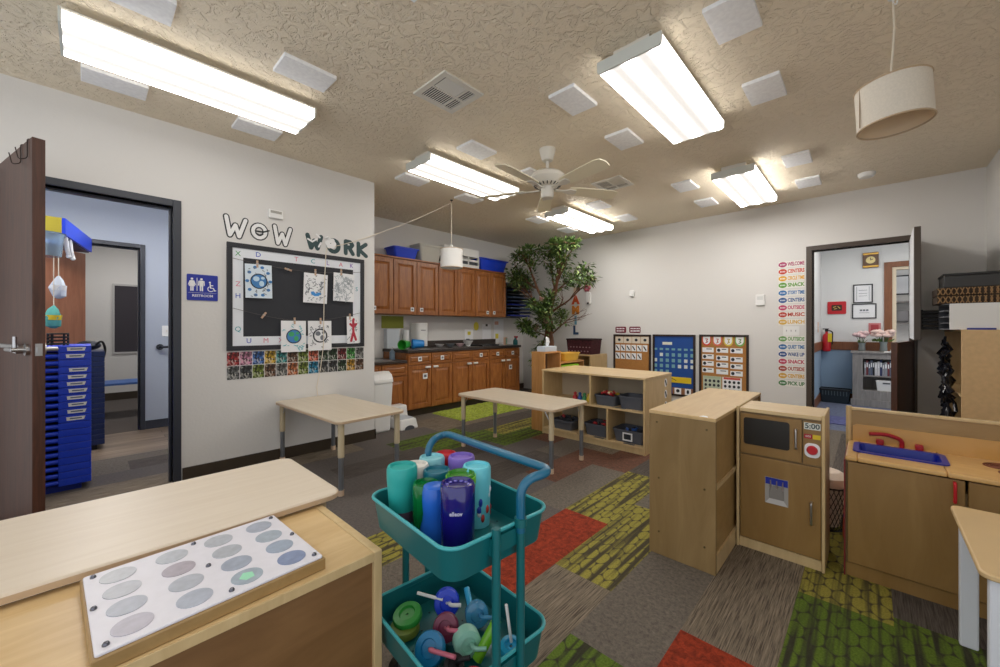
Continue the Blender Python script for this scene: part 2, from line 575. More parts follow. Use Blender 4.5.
# door frames
def frame_x(name, x0, x1, ya, yb, zt, wd, m, lip=0.02):
    b = MB()
    b.box(x0 - lip, x1 + lip, ya - wd, ya, 0, zt + wd); b.box(x0 - lip, x1 + lip, yb, yb + wd, 0, zt + wd); b.box(x0 - lip, x1 + lip, ya, yb, zt, zt + wd)
    b.box((x0 + x1) / 2 - 0.03, (x0 + x1) / 2 + 0.02, ya, ya + 0.015, 0, zt).box((x0 + x1) / 2 - 0.03, (x0 + x1) / 2 + 0.02, yb - 0.015, yb, 0, zt).box((x0 + x1) / 2 - 0.03, (x0 + x1) / 2 + 0.02, ya + 0.015, yb - 0.015, zt - 0.015, zt)
    return struct(build(name, b, m, bevel=0.003))
frame_x('trim_1', LX - 0.13, LX, -0.41, 0.457, 2.11, 0.05, FRAME_BLACK)
b = MB()
b.box(-0.565, -0.51, BY - 0.02, BY + 0.14, 0, 2.165).box(0.30, 0.355, BY - 0.02, BY + 0.14, 0, 2.165).box(-0.51, 0.30, BY - 0.02, BY + 0.14, 2.11, 2.165)
b.box(-0.51, -0.495, BY + 0.04, BY + 0.09, 0, 2.11)
struct(build('trim_2', b, FRAME_BROWN, bevel=0.003))

# side room and far room
IX = -6.17
w = MB()
w.box(IX - 0.12, IX, -1.6, -0.50, 0, 2.6); w.box(IX - 0.12, IX, 0.435, 1.7, 0, 2.6); w.box(IX - 0.12, IX, -0.5, 0.435, 2.11, 2.6)
struct(build('wall_side_room_far', w, WALL_COOL))
struct(build('wall_side_room_right', MB().box(IX, LX - 0.13, 1.6, 1.7, 0, 2.6), WALL_COOL))
struct(build('wall_side_room_left', MB().box(IX, LX - 0.13, -1.7, -1.6, 0, 2.6), WALL_COOL))
frame_x('trim_3', IX - 0.12, IX, -0.50, 0.435, 2.11, 0.045, FRAME_BLACK)
struct(build('baseboard_side_room', MB().box(IX, IX + 0.012, 0.48, 1.6, 0, 0.1), FRAME_BLACK))
struct(build('wall_far_room', MB().box(-9.2, -9.08, -1.6, 2.4, 0, 2.6), WALL))
struct(build('wall_far_room_left', MB().box(-9.08, IX - 0.12, -1.7, -1.6, 0, 2.6), WALL))
struct(build('wall_far_room_right', MB().box(-9.08, IX - 0.12, 2.4, 2.5, 0, 2.6), WALL))
struct(build('baseboard_far_room', MB().box(-9.08, -9.065, -1.6, 2.4, 0, 0.12), BASEBOARD))
# office
w = MB()
OY = 8.5
w.box(-0.62, 0.24, OY, OY + 0.12, 0.95, 2.6); w.box(0.24, 1.05, OY, OY + 0.12, 2.12, 2.6); w.box(1.05, 2.4, OY, OY + 0.12, 0, 2.6)
w.box(-0.62, 0.24, OY, OY + 0.12, 0, 0.84, 1); w.box(-0.62, 0.24, OY, OY + 0.12, 0.84, 0.95, 0)
struct(build('wall_office_far', w, [WALL_OFFICE, WALL_BLUE]))
w = MB()
w.box(-0.72, -0.605, BY + 0.12, OY + 0.12, 0.9, 2.6).box(-0.72, -0.605, BY + 0.12, OY + 0.12, 0, 0.9, 1)
struct(build('wall_office_left', w, [WALL_OFFICE, WALL_BLUE]))
struct(build('wall_office_right', MB().box(2.3, 2.4, BY + 0.12, OY + 1.2, 0, 2.6), WALL_OFFICE))
struct(build('trim_4', MB().box(-0.605, 0.15, OY - 0.02, OY, 0.83, 0.965).box(-0.605, -0.585, BY + 0.2, OY - 0.02, 0.83, 0.965), CASING, bevel=0.004))
struct(build('trim_5', MB().box(0.15, 0.24, OY - 0.025, OY + 0.14, 0, 2.2).box(1.05, 1.14, OY - 0.025, OY + 0.14, 0, 2.2).box(0.24, 1.05, OY - 0.025, OY + 0.14, 2.12, 2.2)
             , CASING, bevel=0.004))
struct(build('trim_6', MB().box(0.24, 0.285, OY, OY + 0.12, 0, 2.12).box(0.285, 1.05, OY, OY + 0.12, 2.08, 2.12), mat('cream_door_jamb', (226, 212, 186), 0.6)))
struct(build('wall_office_closet', MB().box(0.2, 1.1, 9.3, 9.4, 0, 2.6).box(0.1, 0.2, OY + 0.12, 9.4, 0, 2.6).box(1.1, 1.2, OY + 0.12, 9.4, 0, 2.6), WALL))
struct(build('baseboard_office', MB().box(-0.605, 0.15, OY - 0.015, OY, 0, 0.13).box(-0.605, -0.59, BY + 0.2, OY - 0.015, 0, 0.13), CASING))

# ------------------------------------------------------------------ doors
def lever(parent, x, y, z, sgn, name='lever_handle'):
    """rose + lever on the leaf face; sgn = side"""
    b = MB()
    b.tube([(x, y, z), (x, y + sgn * 0.012, z)], 0.03, 20)
    b.tube([(x, y + sgn * 0.012, z), (x, y + sgn * 0.055, z)], 0.011, 14)
    b.tube([(x, y + sgn * 0.05, z), (x - 0.115, y + sgn * 0.05, z)], 0.0095, 12)
    return build(name, b, METAL, parent, smooth=True)
# leaf hinged on the left jamb; local x runs from hinge to free edge
d1 = thing('door_1', 'dark brown wooden door swung open into the room at the left edge', 'door', (LX + 0.01, -0.40, 0), (0, 0, math.radians(14)))
d1['kind'] = 'structure'
build('door_leaf', MB().box(0.0, 0.912, 0.0, 0.044, 0.012, 2.118), WALNUT, d1, bevel=0.002)
lever(d1, 0.845, 0.044, 1.075, 1); lever(d1, 0.845, 0.0, 1.075, -1)
build('strike_plate', MB().box(0.912, 0.914, 0.010, 0.034, 1.045, 1.105).box(0.914, 0.922, 0.015, 0.029, 1.062, 1.088), METAL, d1)
b = MB()
b.tube([(0.78, -0.03, 1.075), (0.78, -0.005, 1.075)], 0.022, 16).tube([(0.50, -0.035, 1.09), (0.80, -0.035, 1.09)], 0.012, 12).tube([(0.8, -0.035, 1.06), (0.8, -0.035, 1.14)], 0.008, 10)
build('push_bar', b, METAL, d1, smooth=True)
for i, hx in enumerate((0.85, 0.73)):
    hk = thing('coat_hook', 'thin metal over-door hook, ' + ('nearest the free edge', 'second from the free edge', 'third from the free edge')[i] + ' of the dark open door', 'hook',
               d1.matrix_basis @ Vector((hx, -0.002, 2.1235)), (0, 0, math.radians(14)), 'over-door hooks')
    build('hook_wire', MB().tube(arc_path([(0, 0.047, -0.03), (0, 0.047, -0.0015), (0, -0.002, -0.0015), (0, -0.002, -0.10), (0, -0.03, -0.115), (0, -0.04, -0.06)], 0.012), 0.0022, 8), mat('dark_hook_wire', (60, 50, 46), 0.4, 0.6), hk)
# Dutch door at the back
d2 = thing('door_2', 'upper half of the split door, white sheet on its face, swung open', 'door', (0.30, BY - 0.005, 0), (0, 0, math.radians(-91)))
d2['kind'] = 'structure'
build('door_leaf', MB().box(0.0, 0.80, -0.0, 0.044, 1.075, 2.105), FRAME_BROWN, d2, bevel=0.003)
build('white_cover', MB().box(0.03, 0.79, -0.004, 0.0, 1.08, 2.10), mat('white_door_cover', (232, 234, 238), 0.7), d2)
d3 = thing('door_3', 'lower half of the split door, dark brown, standing ajar with latches', 'door', (0.29, BY - 0.01, 0), (0, 0, math.radians(-101)))
d3['kind'] = 'structure'
build('door_leaf', MB().box(0.0, 0.80, 0.0, 0.044, 0.012, 1.05), WALNUT, d3, bevel=0.003)
lever(d3, 0.735, 0.0, 0.95, -1)
build('slide_bolt', MB().box(0.55, 0.70, -0.012, 0.0, 0.93, 0.985).tube([(0.5, -0.016, 0.957), (0.76, -0.016, 0.957)], 0.007, 10), METAL, d3)
b = MB().box(0.0, 0.90, 0.0, 0.04, 0.012, 2.10)
d4 = build('door_4', b, RUST_WOOD, loc=(IX - 0.13, -0.49, 0), rot=(0, 0, math.radians(180 - 33)))
struct(d4)

# ------------------------------------------------------------------ ceiling fittings
def make_light(name='fluorescent_light', length=1.18, width=0.365, lens=LENS_M):
    t = thing(name, '', 'ceiling light', (0, 0, H))
    L2, W2 = length / 2, width / 2
    b = MB().box(-W2 + 0.004, W2 - 0.004, -L2 + 0.01, L2 - 0.01, -0.065, -0.046).box(-W2 + 0.08, W2 - 0.08, -L2 + 0.04, L2 - 0.04, -0.046, 0)
    build('housing', b, OFFWHITE, t)
    prof = [(-W2, -0.06), (-W2 + 0.003, -0.102), (-W2 + 0.012, -0.112), (W2 - 0.012, -0.112), (W2 - 0.003, -0.102), (W2, -0.06)]
    vs = [(x, -L2 + 0.012, z) for x, z in prof] + [(x, L2 - 0.012, z) for x, z in prof]
    n = len(prof)
    m = MB().raw(vs, [(i, i + 1, n + i + 1, n + i) for i in range(n - 1)])
    build('lens', m, lens, t, smooth=False)
    for sg in (-1, 1):
        e = MB()
        pr = [(x * 1.005, z - 0.002) for x, z in prof] + [(W2, -0.046), (-W2, -0.046)]
        vs = [(x, sg * (L2 - 0.012), z) for x, z in pr] + [(x, sg * L2, z) for x, z in pr]
        k = len(pr)
        e.raw(vs, [tuple(range(k)), tuple(range(k, 2 * k))] + [(i, (i + 1) % k, k + (i + 1) % k, k + i) for i in range(k)])
        build('end_cap', e, mat('light_end_cap', (216, 220, 214), 0.5) if sg < 0 else OFFWHITE, t)
    return t
LT = make_light()
lights = [((-2.95, 0.50), 'long fluorescent ceiling light above the left doorway wall, nearest on the left'),
          ((-0.955, 2.60), 'large fluorescent ceiling light right of the air vent, between four white panels'),
          ((-0.955, 4.80), 'fluorescent ceiling light at the back, closest to the smoke detector'),
          ((-2.93, 2.62), 'fluorescent ceiling light to the left of the ceiling fan'),
          ((-2.92, 4.72), 'fluorescent ceiling light behind the fan, nearest the tree'),
          ((-0.955, 0.50), 'fluorescent ceiling light overhead, just above the top edge of the photo')]
LBK = make_light(lens=LENS_BACK)
for i, ((x, y), lb) in enumerate(lights):
    o = LT if i == 0 else LBK if i == 2 else dup(LBK if i == 4 else LT, (x, y, H))
    o.location = (x, y, H); o['label'] = lb; o['group'] = 'fluorescent ceiling lights'
LB = make_light(lens=LENS_FILL); LB.location = (-5.0, 1.0, 2.6); LB['label'] = 'added unseen fill light of the side room, right of the doorway'; LB['group'] = 'fluorescent ceiling lights'  # added fixtures out of view, to brighten the side and far rooms
dup(LB, (-5.0, -0.25, 2.6), (0, 0, 0), 'added unseen fill light of the side room behind the left doorway', 'fluorescent ceiling lights')
dup(LB, (-4.45, -0.95, 2.6), (0, 0, 0), 'second added fill light of the side room, unseen behind the open door', 'fluorescent ceiling lights')
dup(LB, (-7.9, 0.5, 2.6), (0, 0, 0), 'added unseen fill light of the far room beyond the side room', 'fluorescent ceiling lights')
LO = make_light(lens=LENS_FILL_OFFICE); LO.location = (0.65, 6.9, 2.6); LO['label'] = 'added unseen fill light of the office, second from the left'; LO['group'] = 'fluorescent ceiling lights'  # added fixtures out of view, to brighten the office
dup(LO, (0.0, 7.3, 2.6), (0, 0, 0), 'added unseen fill light of the office, just inside the back doorway', 'fluorescent ceiling lights')
dup(LO, (1.3, 7.3, 2.6), (0, 0, 0), 'added unseen fill light of the office beyond the back doorway', 'fluorescent ceiling lights')

tile_lb = {
    (-3.47, 0.13): 'white ceiling panel between the long light and the open dark door',
    (-3.47, 0.92): 'white ceiling panel above the WOW letters, by the far end of the long light',
    (-2.50, 0.15): 'white ceiling panel cut by the top edge, right of the long light',
    (-2.50, 0.92): 'white ceiling panel right of the far end of the long light',
    (-1.47, 0.92): 'white ceiling panel corner peeking in at the top edge, nearer than the vent',
    (-0.50, 2.22): 'large white ceiling panel at the top, right of the biggest square light',
    (-0.50, 3.03): 'white ceiling panel right of the far end of the biggest square light',
    (-1.47, 2.28): 'white ceiling panel between the air vent and the biggest square light',
    (-1.47, 3.04): 'white ceiling panel right of the fan blades, by the far end of the biggest light',
    (-2.49, 2.34): 'white ceiling panel between the air vent and the light left of the fan',
    (-2.49, 3.1): 'white ceiling panel behind the fan motor',
    (-3.47, 2.34): 'white ceiling panel left of the near end of the light by the fan',
    (-3.49, 3.15): 'white ceiling panel beside the ceiling hook of the swag lamp',
    (-0.49, 4.48): 'white ceiling panel right of the near end of the back light',
    (-0.48, 5.26): 'white ceiling panel right of the far end of the back light, near the smoke detector',
    (-1.47, 4.49): 'white ceiling panel left of the near end of the back light',
    (-1.47, 5.25): 'white ceiling panel left of the far end of the back light',
    (-2.49, 4.44): 'white ceiling panel under the second air vent, right of the light by the tree',
    (-2.49, 5.21): 'white ceiling panel right of the far end of the light by the tree',
    (-3.46, 4.44): 'white ceiling panel left of the near end of the light by the tree',
    (-3.47, 5.22): 'white ceiling panel over the tree, near the dome camera'}
for i, ((x, y), lb) in enumerate(tile_lb.items()):
    b = MB().box(-0.1, 0.1, -0.15, 0.15, -0.024, 0)
    tag(build('ceiling_panel', b, PANEL_TILE, loc=(x, y, H), bevel=0.004), lb, 'ceiling panel', 'white ceiling panels')

def make_vent(loc, label):
    t = thing('air_vent', label, 'vent', loc, group='ceiling air vents')
    b = MB()
    w_, o_ = 0.165, 0.128
    b.box(-w_, w_, -w_, -o_, -0.012, 0).box(-w_, w_, o_, w_, -0.012, 0).box(-w_, -o_, -o_, o_, -0.012, 0).box(o_, w_, -o_, o_, -0.012, 0)
    b.box(-0.006, 0.006, -o_, o_, -0.012, -0.001).box(-o_, o_, 0.05, 0.06, -0.012, -0.001)
    build('vent_frame', b, OFFWHITE, t)
    build('vent_recess', MB().box(-o_, o_, -o_, o_, -0.003, -0.001), BLACK, t)
    b = MB()
    for k in range(11):
        y = -o_ + 0.012 + k * 0.0165
        if y < 0.045:
            b.raw([(-o_, y, -0.006), (-0.006, y, -0.006), (-0.006, y + 0.004, -0.009), (-o_, y + 0.004, -0.009)], [(0, 1, 2, 3)])
            b.raw([(0.006, y, -0.004), (o_, y, -0.004), (o_, y + 0.012, -0.011), (0.006, y + 0.012, -0.011)], [(0, 1, 2, 3)])
    for k in range(4):
        y = 0.066 + k * 0.0165
        b.raw([(-o_, y, -0.006), (o_, y, -0.006), (o_, y + 0.004, -0.009), (-o_, y + 0.004, -0.009)], [(0, 1, 2, 3)])
    build('louvers', b, OFFWHITE, t)
    return t
VT = make_vent((-2.035, 1.655, H), 'square white ceiling air vent, nearest the top of the photo')
dup(VT, (-2.02, 3.90, H), None, 'square white ceiling air vent seen behind the fan blade tips', 'ceiling air vents')

# ceiling fan
fan = thing('ceiling_fan', 'white ceiling fan with five ivory blades', 'ceiling fan', (-2.05, 2.77, H))
build('canopy', MB().lathe([(0.02, -0.105), (0.045, -0.1), (0.062, -0.05), (0.07, -0.015), (0.07, 0)], 28), OFFWHITE, fan, smooth=True)
build('downrod', MB().tube([(0, 0, -0.1), (0, 0, -0.2)], 0.014, 14), OFFWHITE, fan, smooth=True)
build('motor_housing', MB().lathe([(0.07, -0.33), (0.10, -0.325), (0.135, -0.30), (0.155, -0.265), (0.15, -0.235), (0.12, -0.21), (0.07, -0.195), (0.03, -0.185)], 32), OFFWHITE, fan, smooth=True)
b = MB()
for k in range(20):
    a = 2 * PI * k / 20
    b.tube([(0.09 * math.cos(a), 0.09 * math.sin(a), -0.327), (0.118 * math.cos(a), 0.118 * math.sin(a), -0.317)], 0.005, 6)
build('vent_slots', b, BLACK, fan)
build('switch_housing', MB().lathe([(0.025, -0.43), (0.05, -0.425), (0.055, -0.40), (0.055, -0.345), (0.065, -0.33)], 24), OFFWHITE, fan, smooth=True)
for k in range(5):
    a = math.radians(-14 + 72 * k)
    M = Matrix.Rotation(a, 4, 'Z') @ Matrix.Translation((0, 0, -0.345)) @ Matrix.Rotation(math.radians(-13), 4, 'X')
    outline = [(0.20, -0.05), (0.30, -0.062), (0.60, -0.07), (0.655, -0.055), (0.67, 0), (0.655, 0.055), (0.60, 0.07), (0.30, 0.062), (0.20, 0.05)]
    bl = build('blade', MB().prism(outline, -0.004, 0.004).move(M), IVORY, fan, bevel=0.001)
    arm = MB().prism([(0.07, -0.018), (0.14, -0.012), (0.21, -0.035), (0.26, -0.03), (0.27, 0), (0.26, 0.03), (0.21, 0.035), (0.14, 0.012), (0.07, 0.018)], -0.012, -0.004).move(M)
    build('blade_arm', arm, OFFWHITE, bl)

# lamps on cords
def shade_lamp(name, label, loc, r, h, z, tilt, cordpts, lining, outer=SHADE_L):
    t = thing(name, label, 'hanging lamp', loc)
    T = Matrix.Translation((0, 0, z)) @ Matrix.Rotation(tilt[0], 4, 'X') @ Matrix.Rotation(tilt[1], 4, 'Y')
    n = 40
    b = MB().lathe([(r * 0.985, -h / 2), (r, -h / 2), (r, h / 2), (r * 0.985, h / 2)], n, cap=False).move(T)
    sh = build('lamp_shade', b, outer, t, smooth=True)
    build('shade_lining', MB().lathe([(r * 0.982, -h / 2 + 0.004), (r * 0.982, h / 2 - 0.002), (0.02, h / 2 - 0.01)], n, cap=False).move(T), lining, sh, smooth=True)
    for q in (-h / 2, h / 2):
        b = MB().tube([T @ Vector((r * math.cos(2 * PI * k / n), r * math.sin(2 * PI * k / n), q)) for k in range(n)], 0.004, 6, closed=True)
        build('shade_trim', b, mat('tan_shade_trim', (196, 172, 140), 0.8), sh)
    build('socket', MB().lathe([(0.018, -0.02), (0.022, 0.0), (0.018, 0.05), (0.006, 0.06)], 14, (0, 0, 0)).move(T @ Matrix.Translation((0, 0, h / 2))), WHITE_P, t, smooth=True)
    top = T @ Vector((0, 0, h / 2 + 0.05))
    build('cord', MB().tube([tuple(top)] + cordpts, 0.0045, 8), CORD, t, smooth=True)
    return t
p1 = shade_lamp('pendant_lamp', 'large cream drum lamp hanging on a cord at the top right', (0.077, 2.62, 0), 0.132, 0.195, 2.235, (math.radians(0), math.radians(-3)),
                [(0, 0, 2.5), (0.004, 0.002, 2.6), (0, 0, H - 0.03)], SHADE_IN)
build('shade_seam', MB().tube([(0.134 * math.cos(-2.6), 0.134 * math.sin(-2.6), 2.235 - 0.095), (0.134 * math.cos(-2.6), 0.134 * math.sin(-2.6), 2.235 + 0.095)], 0.0025, 6), mat('seam_tan', (150, 128, 100), 0.8), p1)
build('ceiling_hook', MB().lathe([(0.018, -0.006), (0.02, 0)], 16, (0, 0, H)).tube(arc_path([(0, 0, H - 0.006), (0, 0, H - 0.03), (0.012, 0, H - 0.04), (0.014, 0, H - 0.022)], 0.01), 0.003, 8), WHITE_P, p1)
p2 = shade_lamp('swag_lamp', 'small white drum lamp hanging in front of the upper kitchen cabinets', (-3.705, 3.06, 0), 0.135, 0.225, 2.03, (0, 0),
                [(0, 0, 2.4), (0, 0, H - 0.03)], mat('white_shade_lining', (236, 234, 230), 0.8), mat('white_lamp_shade', (244, 243, 240), 0.8))
# its long swag to the wall and down beside the board
sw = [(0, 0, H - 0.03)]
A = Vector((0, 0, H - 0.03)); B_ = Vector((-3.862 + 3.705, 1.62 - 3.06, 1.965))
mid = Vector((-3.855 + 3.705, 2.14 - 3.06, 2.19))
for k in range(1, 11):
    t_ = k / 10
    p = A.lerp(mid, t_); p.z -= 0.02 * math.sin(PI * t_); sw.append(tuple(p))
for k in range(1, 9):
    t_ = k / 8
    p = mid.lerp(B_, t_); p.z -= 0.01 * math.sin(PI * t_); p.x = max(p.x, LX + 3.705 + 0.008); sw.append(tuple(p))
for (y, z) in ((1.60, 1.90), (1.585, 1.6), (1.58, 1.3), (1.575, 1.0), (1.55, 0.8), (1.525, 0.62), (1.545, 0.40), (1.53, 0.30)):
    sw.append((LX + 3.705 + (0.036 if z > 0.72 else 0.008), y - 3.06, z))
build('swag_cord', MB().tube(sw, 0.0035, 6), CORD, p2, smooth=True)
build('ceiling_hook', MB().lathe([(0.016, -0.006), (0.018, 0)], 16, (0, 0, H)).tube([(0, 0, H - 0.006), (0, 0, H - 0.035)], 0.003, 8), BLACK, p2)

sd = thing('smoke_detector', 'round white smoke detector on the ceiling near the back wall', 'smoke detector', (-0.03, 5.40, H))
build('detector_body', MB().lathe([(0.03, -0.045), (0.055, -0.04), (0.068, -0.018), (0.068, 0)], 28), WHITE_P, sd, smooth=True)
build('sensor_ring', MB().lathe([(0.035, -0.047), (0.04, -0.043)], 24), OFFWHITE, sd)
cm = thing('dome_camera', 'white dome camera on the ceiling above the tree', 'camera', (-4.16, 5.90, H))
build('camera_base', MB().lathe([(0.055, -0.035), (0.06, -0.01), (0.06, 0)], 24), WHITE_P, cm, smooth=True)
build('camera_dome', MB().ball((0, 0, -0.04), 0.05, 10, sq=(1, 1, 0.9)), mat('dome_white', (232, 232, 230), 0.2), cm, smooth=True)
build('camera_bracket', MB().box(-0.02, 0.02, 0.0, 0.08, -0.03, -0.0), DKGREY, cm)

# ------------------------------------------------------------------ left wall: letters, board, signs
def strokes(b, lines, wd, z0, z1, mi=0, n=5):
    q = 0
    for ln in lines:
        for (x0, y0), (x1, y1) in zip(ln[:-1], ln[1:]):
            q += 1
            zt = z1 + (q % 6) * 0.00013
            a = math.atan2(y1 - y0, x1 - x0)
            pts = []
            for k in range(n + 1):
                t = a - PI / 2 + PI * k / n
                pts.append((x1 + wd * math.cos(t), y1 + wd * math.sin(t)))
            for k in range(n + 1):
                t = a + PI / 2 + PI * k / n
                pts.append((x0 + wd * math.cos(t), y0 + wd * math.sin(t)))
            b.prism(pts, z0, zt, mi)
    return b
GLYPH = {
    'W': [[(-0.42, 0.45), (-0.2, -0.45), (0.0, 0.1), (0.2, -0.45), (0.42, 0.45)]],
    'O': [[(0.36 * math.cos(2 * PI * k / 14), 0.42 * math.sin(2 * PI * k / 14)) for k in range(15)]],
    'R': [[(-0.28, -0.45), (-0.28, 0.45), (0.1, 0.42), (0.26, 0.22), (0.1, 0.02), (-0.28, 0.0)], [(0.0, 0.0), (0.3, -0.45)]],
    'K': [[(-0.28, -0.45), (-0.28, 0.45)], [(0.36, 0.45), (-0.26, 0.0), (0.38, -0.45)]],
}
INK = mat('black_ink', (32, 36, 40), 0.6)
LET_WHITE = mat('white_card', (240, 240, 240), 0.7)
LET_GREEN = mat('dark_green_card', (56, 78, 80), 0.7)
def sc(gl, sx, sy): return [[(x * sx, y * sy) for x, y in l] for l in GLYPH[gl]]
def letter(g, y, z, w_, h_, style, label, rot=0):
    t = thing('paper_letter', label, 'letter', (LX, y, z), ROT_L, 'cut-out letters above the black board')
    if rot:
        t.rotation_euler = (ROT_L.to_matrix() @ Matrix.Rotation(rot, 3, 'Z')).to_euler()
    L_ = sc(g, w_, h_)
    if style == 'outline':
        build('outline', strokes(MB(), L_, 0.0235, 0.0, 0.002), INK, t)
        build('letter_face', strokes(MB(), L_, 0.0140, 0.003, 0.004), LET_WHITE, t)
    else:
        build('letter_face', strokes(MB(), L_, 0.020, 0.0, 0.003), LET_GREEN, t)
    return t
letter('W', 0.862, 2.030, 0.165, 0.165, 'outline', 'white outlined letter W at the far left of the word WOW', math.radians(-4))
o = letter('O', 1.040, 2.024, 0.135, 0.13, 'outline', 'white outlined letter O with a tail, middle of the word WOW')
build('smile_mark', strokes(MB(), [[(-0.03, 0.0), (0.03, 0.0), (0.075, 0.02)], [(-0.025, -0.02), (0.0, -0.032), (0.025, -0.02)]], 0.006, 0.005, 0.0065), INK, o)
letter('W', 1.222, 2.018, 0.155, 0.165, 'outline', 'white outlined letter W at the end of the word WOW', math.radians(-3))
o = letter('W', 1.505, 2.008, 0.15, 0.13, 'green', 'dark green letter W with white stripes, start of the word WORK')
build('white_doodle', strokes(MB(), [[(-0.06, 0.02), (-0.02, 0.0), (0.02, 0.03)], [(0.02, 0.075), (0.05, 0.05)], [(0.06, 0.0), (0.04, -0.04)]], 0.008, 0.004, 0.006), LET_WHITE, o)
o = letter('O', 1.690, 1.998, 0.14, 0.135, 'green', 'dark green letter O covered by a white paper flower, in the word WORK')
b = MB()
for k in range(6):
    a = 2 * PI * k / 6
    b.prism(ellipse(0.05, 0.05, 12, -0.03 + 0.03 * math.cos(a), 0.02 + 0.03 * math.sin(a)), 0.004, 0.007 + 0.001 * k)
b.tube([(-0.085, 0.06, 0.01), (-0.07, 0.075, 0.016), (-0.05, 0.07, 0.018), (-0.06, 0.05, 0.016)], 0.007, 8)
build('paper_flower', b, LET_WHITE, o)
letter('R', 1.850, 2.005, 0.13, 0.135, 'green', 'dark green letter R in the word WORK')
letter('K', 1.985, 2.003, 0.13, 0.135, 'green', 'dark green letter K at the end of the word WORK')

se = thing('wall_sensor', 'small white box sensor on the wall above the WOW letters', 'wall sensor', (LX, 1.165, 2.20), ROT_L)
build('sensor_body', MB().box(-0.058, 0.058, -0.04, 0.036, 0, 0.03), WHITE_P, se, bevel=0.006)
build('sensor_window', MB().box(-0.045, 0.045, 0.002, 0.024, 0.03, 0.032), mat('grey_sensor_window', (168, 166, 158), 0.4), se)

bb = thing('bulletin_board', 'large black framed bulletin board with white lettered border under WOW WORK', 'bulletin board', (LX, 1.403, 1.446), ROT_L)
BW, BH = 1.206, 0.905
b = MB()
b.box(-BW / 2, BW / 2, BH / 2 - 0.04, BH / 2, 0, 0.02).box(-BW / 2, BW / 2, -BH / 2, -BH / 2 + 0.04, 0, 0.02).box(-BW / 2, -BW / 2 + 0.04, -BH / 2 + 0.04, BH / 2 - 0.04, 0, 0.02).box(BW / 2 - 0.04, BW / 2, -BH / 2 + 0.04, BH / 2 - 0.04, 0, 0.02)
build('board_frame', b, BOARD_FRAME, bb, bevel=0.003)
build('backing_paper', MB().box(-BW / 2 + 0.03, BW / 2 - 0.03, -BH / 2 + 0.03, BH / 2 - 0.03, 0.0, 0.006), BLACK_PAPER, bb)
b = MB()
i0, i1, j0, j1 = -BW / 2 + 0.04, BW / 2 - 0.04, -BH / 2 + 0.04, BH / 2 - 0.04
wl = 0.078
b.box(i0, i1, j1 - wl, j1, 0.006, 0.009).box(i0, i1, j0, j0 + wl, 0.006, 0.009).box(i0, i0 + wl, j0 + wl, j1 - wl, 0.006, 0.009).box(i1 - wl, i1, j0 + wl, j1 - wl, 0.006, 0.009)
bd = build('border_strip', b, mat('white_border_paper', (232, 236, 242), 0.7), bb)
INKS = [mat('crayon_' + n, c, 0.7) for n, c in (('green', (70, 160, 90)), ('blue', (50, 80, 190)), ('pink', (220, 130, 150)), ('teal', (60, 160, 170)), ('violet', (130, 90, 180)))]
for ch, x, y, ci in (('X', i0 + 0.04, j1 - 0.05, 0), ('D', i0 + 0.19, j1 - 0.04, 1), ('T', i0 + 0.5, j1 - 0.04, 2), ('C', i0 + 0.65, j1 - 0.04, 3), ('L', i0 + 0.79, j1 - 0.04, 4), ('A', i0 + 0.92, j1 - 0.04, 2), ('K', i0 + 1.03, j1 - 0.04, 4),
                    ('Z', i0 + 0.04, j0 + 0.52, 2), ('H', i0 + 0.04, j0 + 0.42, 1), ('Q', i0 + 0.04, j0 + 0.14, 3), ('U', i0 + 0.12, j0 + 0.04, 1), ('M', i0 + 0.25, j0 + 0.04, 2), ('X', i0 + 0.37, j0 + 0.04, 2), ('S', i1 - 0.04, j0 + 0.55, 3)):
    txt(ch, 0.058, INKS[ci], bb, (x, y, 0.0095), None, 0.0, 0.0006, 'border_letter')

# strings with clothespins, and the pictures
STR = mat('dark_twine', (90, 84, 84), 0.8)
def sag(y0, z0, y1, z1, s, x):
    return [(x, y0 + (y1 - y0) * k / 14, z0 + (z1 - z0) * k / 14 - s * math.sin(PI * k / 14)) for k in range(15)]
tag(build('twine', MB().tube(sag(0.84, 1.765, 1.97, 1.765, 0.05, LX + 0.022), 0.002, 6), STR), 'upper line of dark twine strung across the black board', 'string', 'twine lines on the board')
tag(build('twine', MB().tube(sag(0.84, 1.35, 1.97, 1.345, 0.095, LX + 0.022), 0.002, 6), STR), 'lower line of dark twine strung across the black board', 'string', 'twine lines on the board')
PIN = mat('clothespin_wood', (208, 176, 150), 0.6)
pins = [(1.017, 1.735, 'holding the globe drawing at upper left', 0), (1.264, 1.715, 'lying sideways on the bare upper twine', 1.3), (1.503, 1.715, 'holding the blue bird drawing', 0), (1.754, 1.74, 'holding the pale drawing at upper right', 0),
        (1.067, 1.295, 'lying tilted on the bare lower twine', -0.6), (1.318, 1.25, 'holding the green globe drawing', 0), (1.551, 1.252, 'holding the black and white globe drawing', 0), (1.844, 1.30, 'holding the red figure drawing', 0)]
for y, z, lb, r in pins:
    t = thing('clothespin', 'wooden clothespin ' + lb, 'clothespin', (LX + 0.024, y, z), (ROT_L.to_matrix() @ Matrix.Rotation(r, 3, 'Z')).to_euler(), 'clothespins on the board')
    build('pin_legs', MB().box(-0.007, -0.001, -0.03, 0.03, 0, 0.012).box(0.001, 0.007, -0.03, 0.03, 0, 0.012), PIN, t)
    build('pin_spring', MB().box(-0.009, 0.009, 0.0, 0.008, -0.001, 0.014), METAL, t)

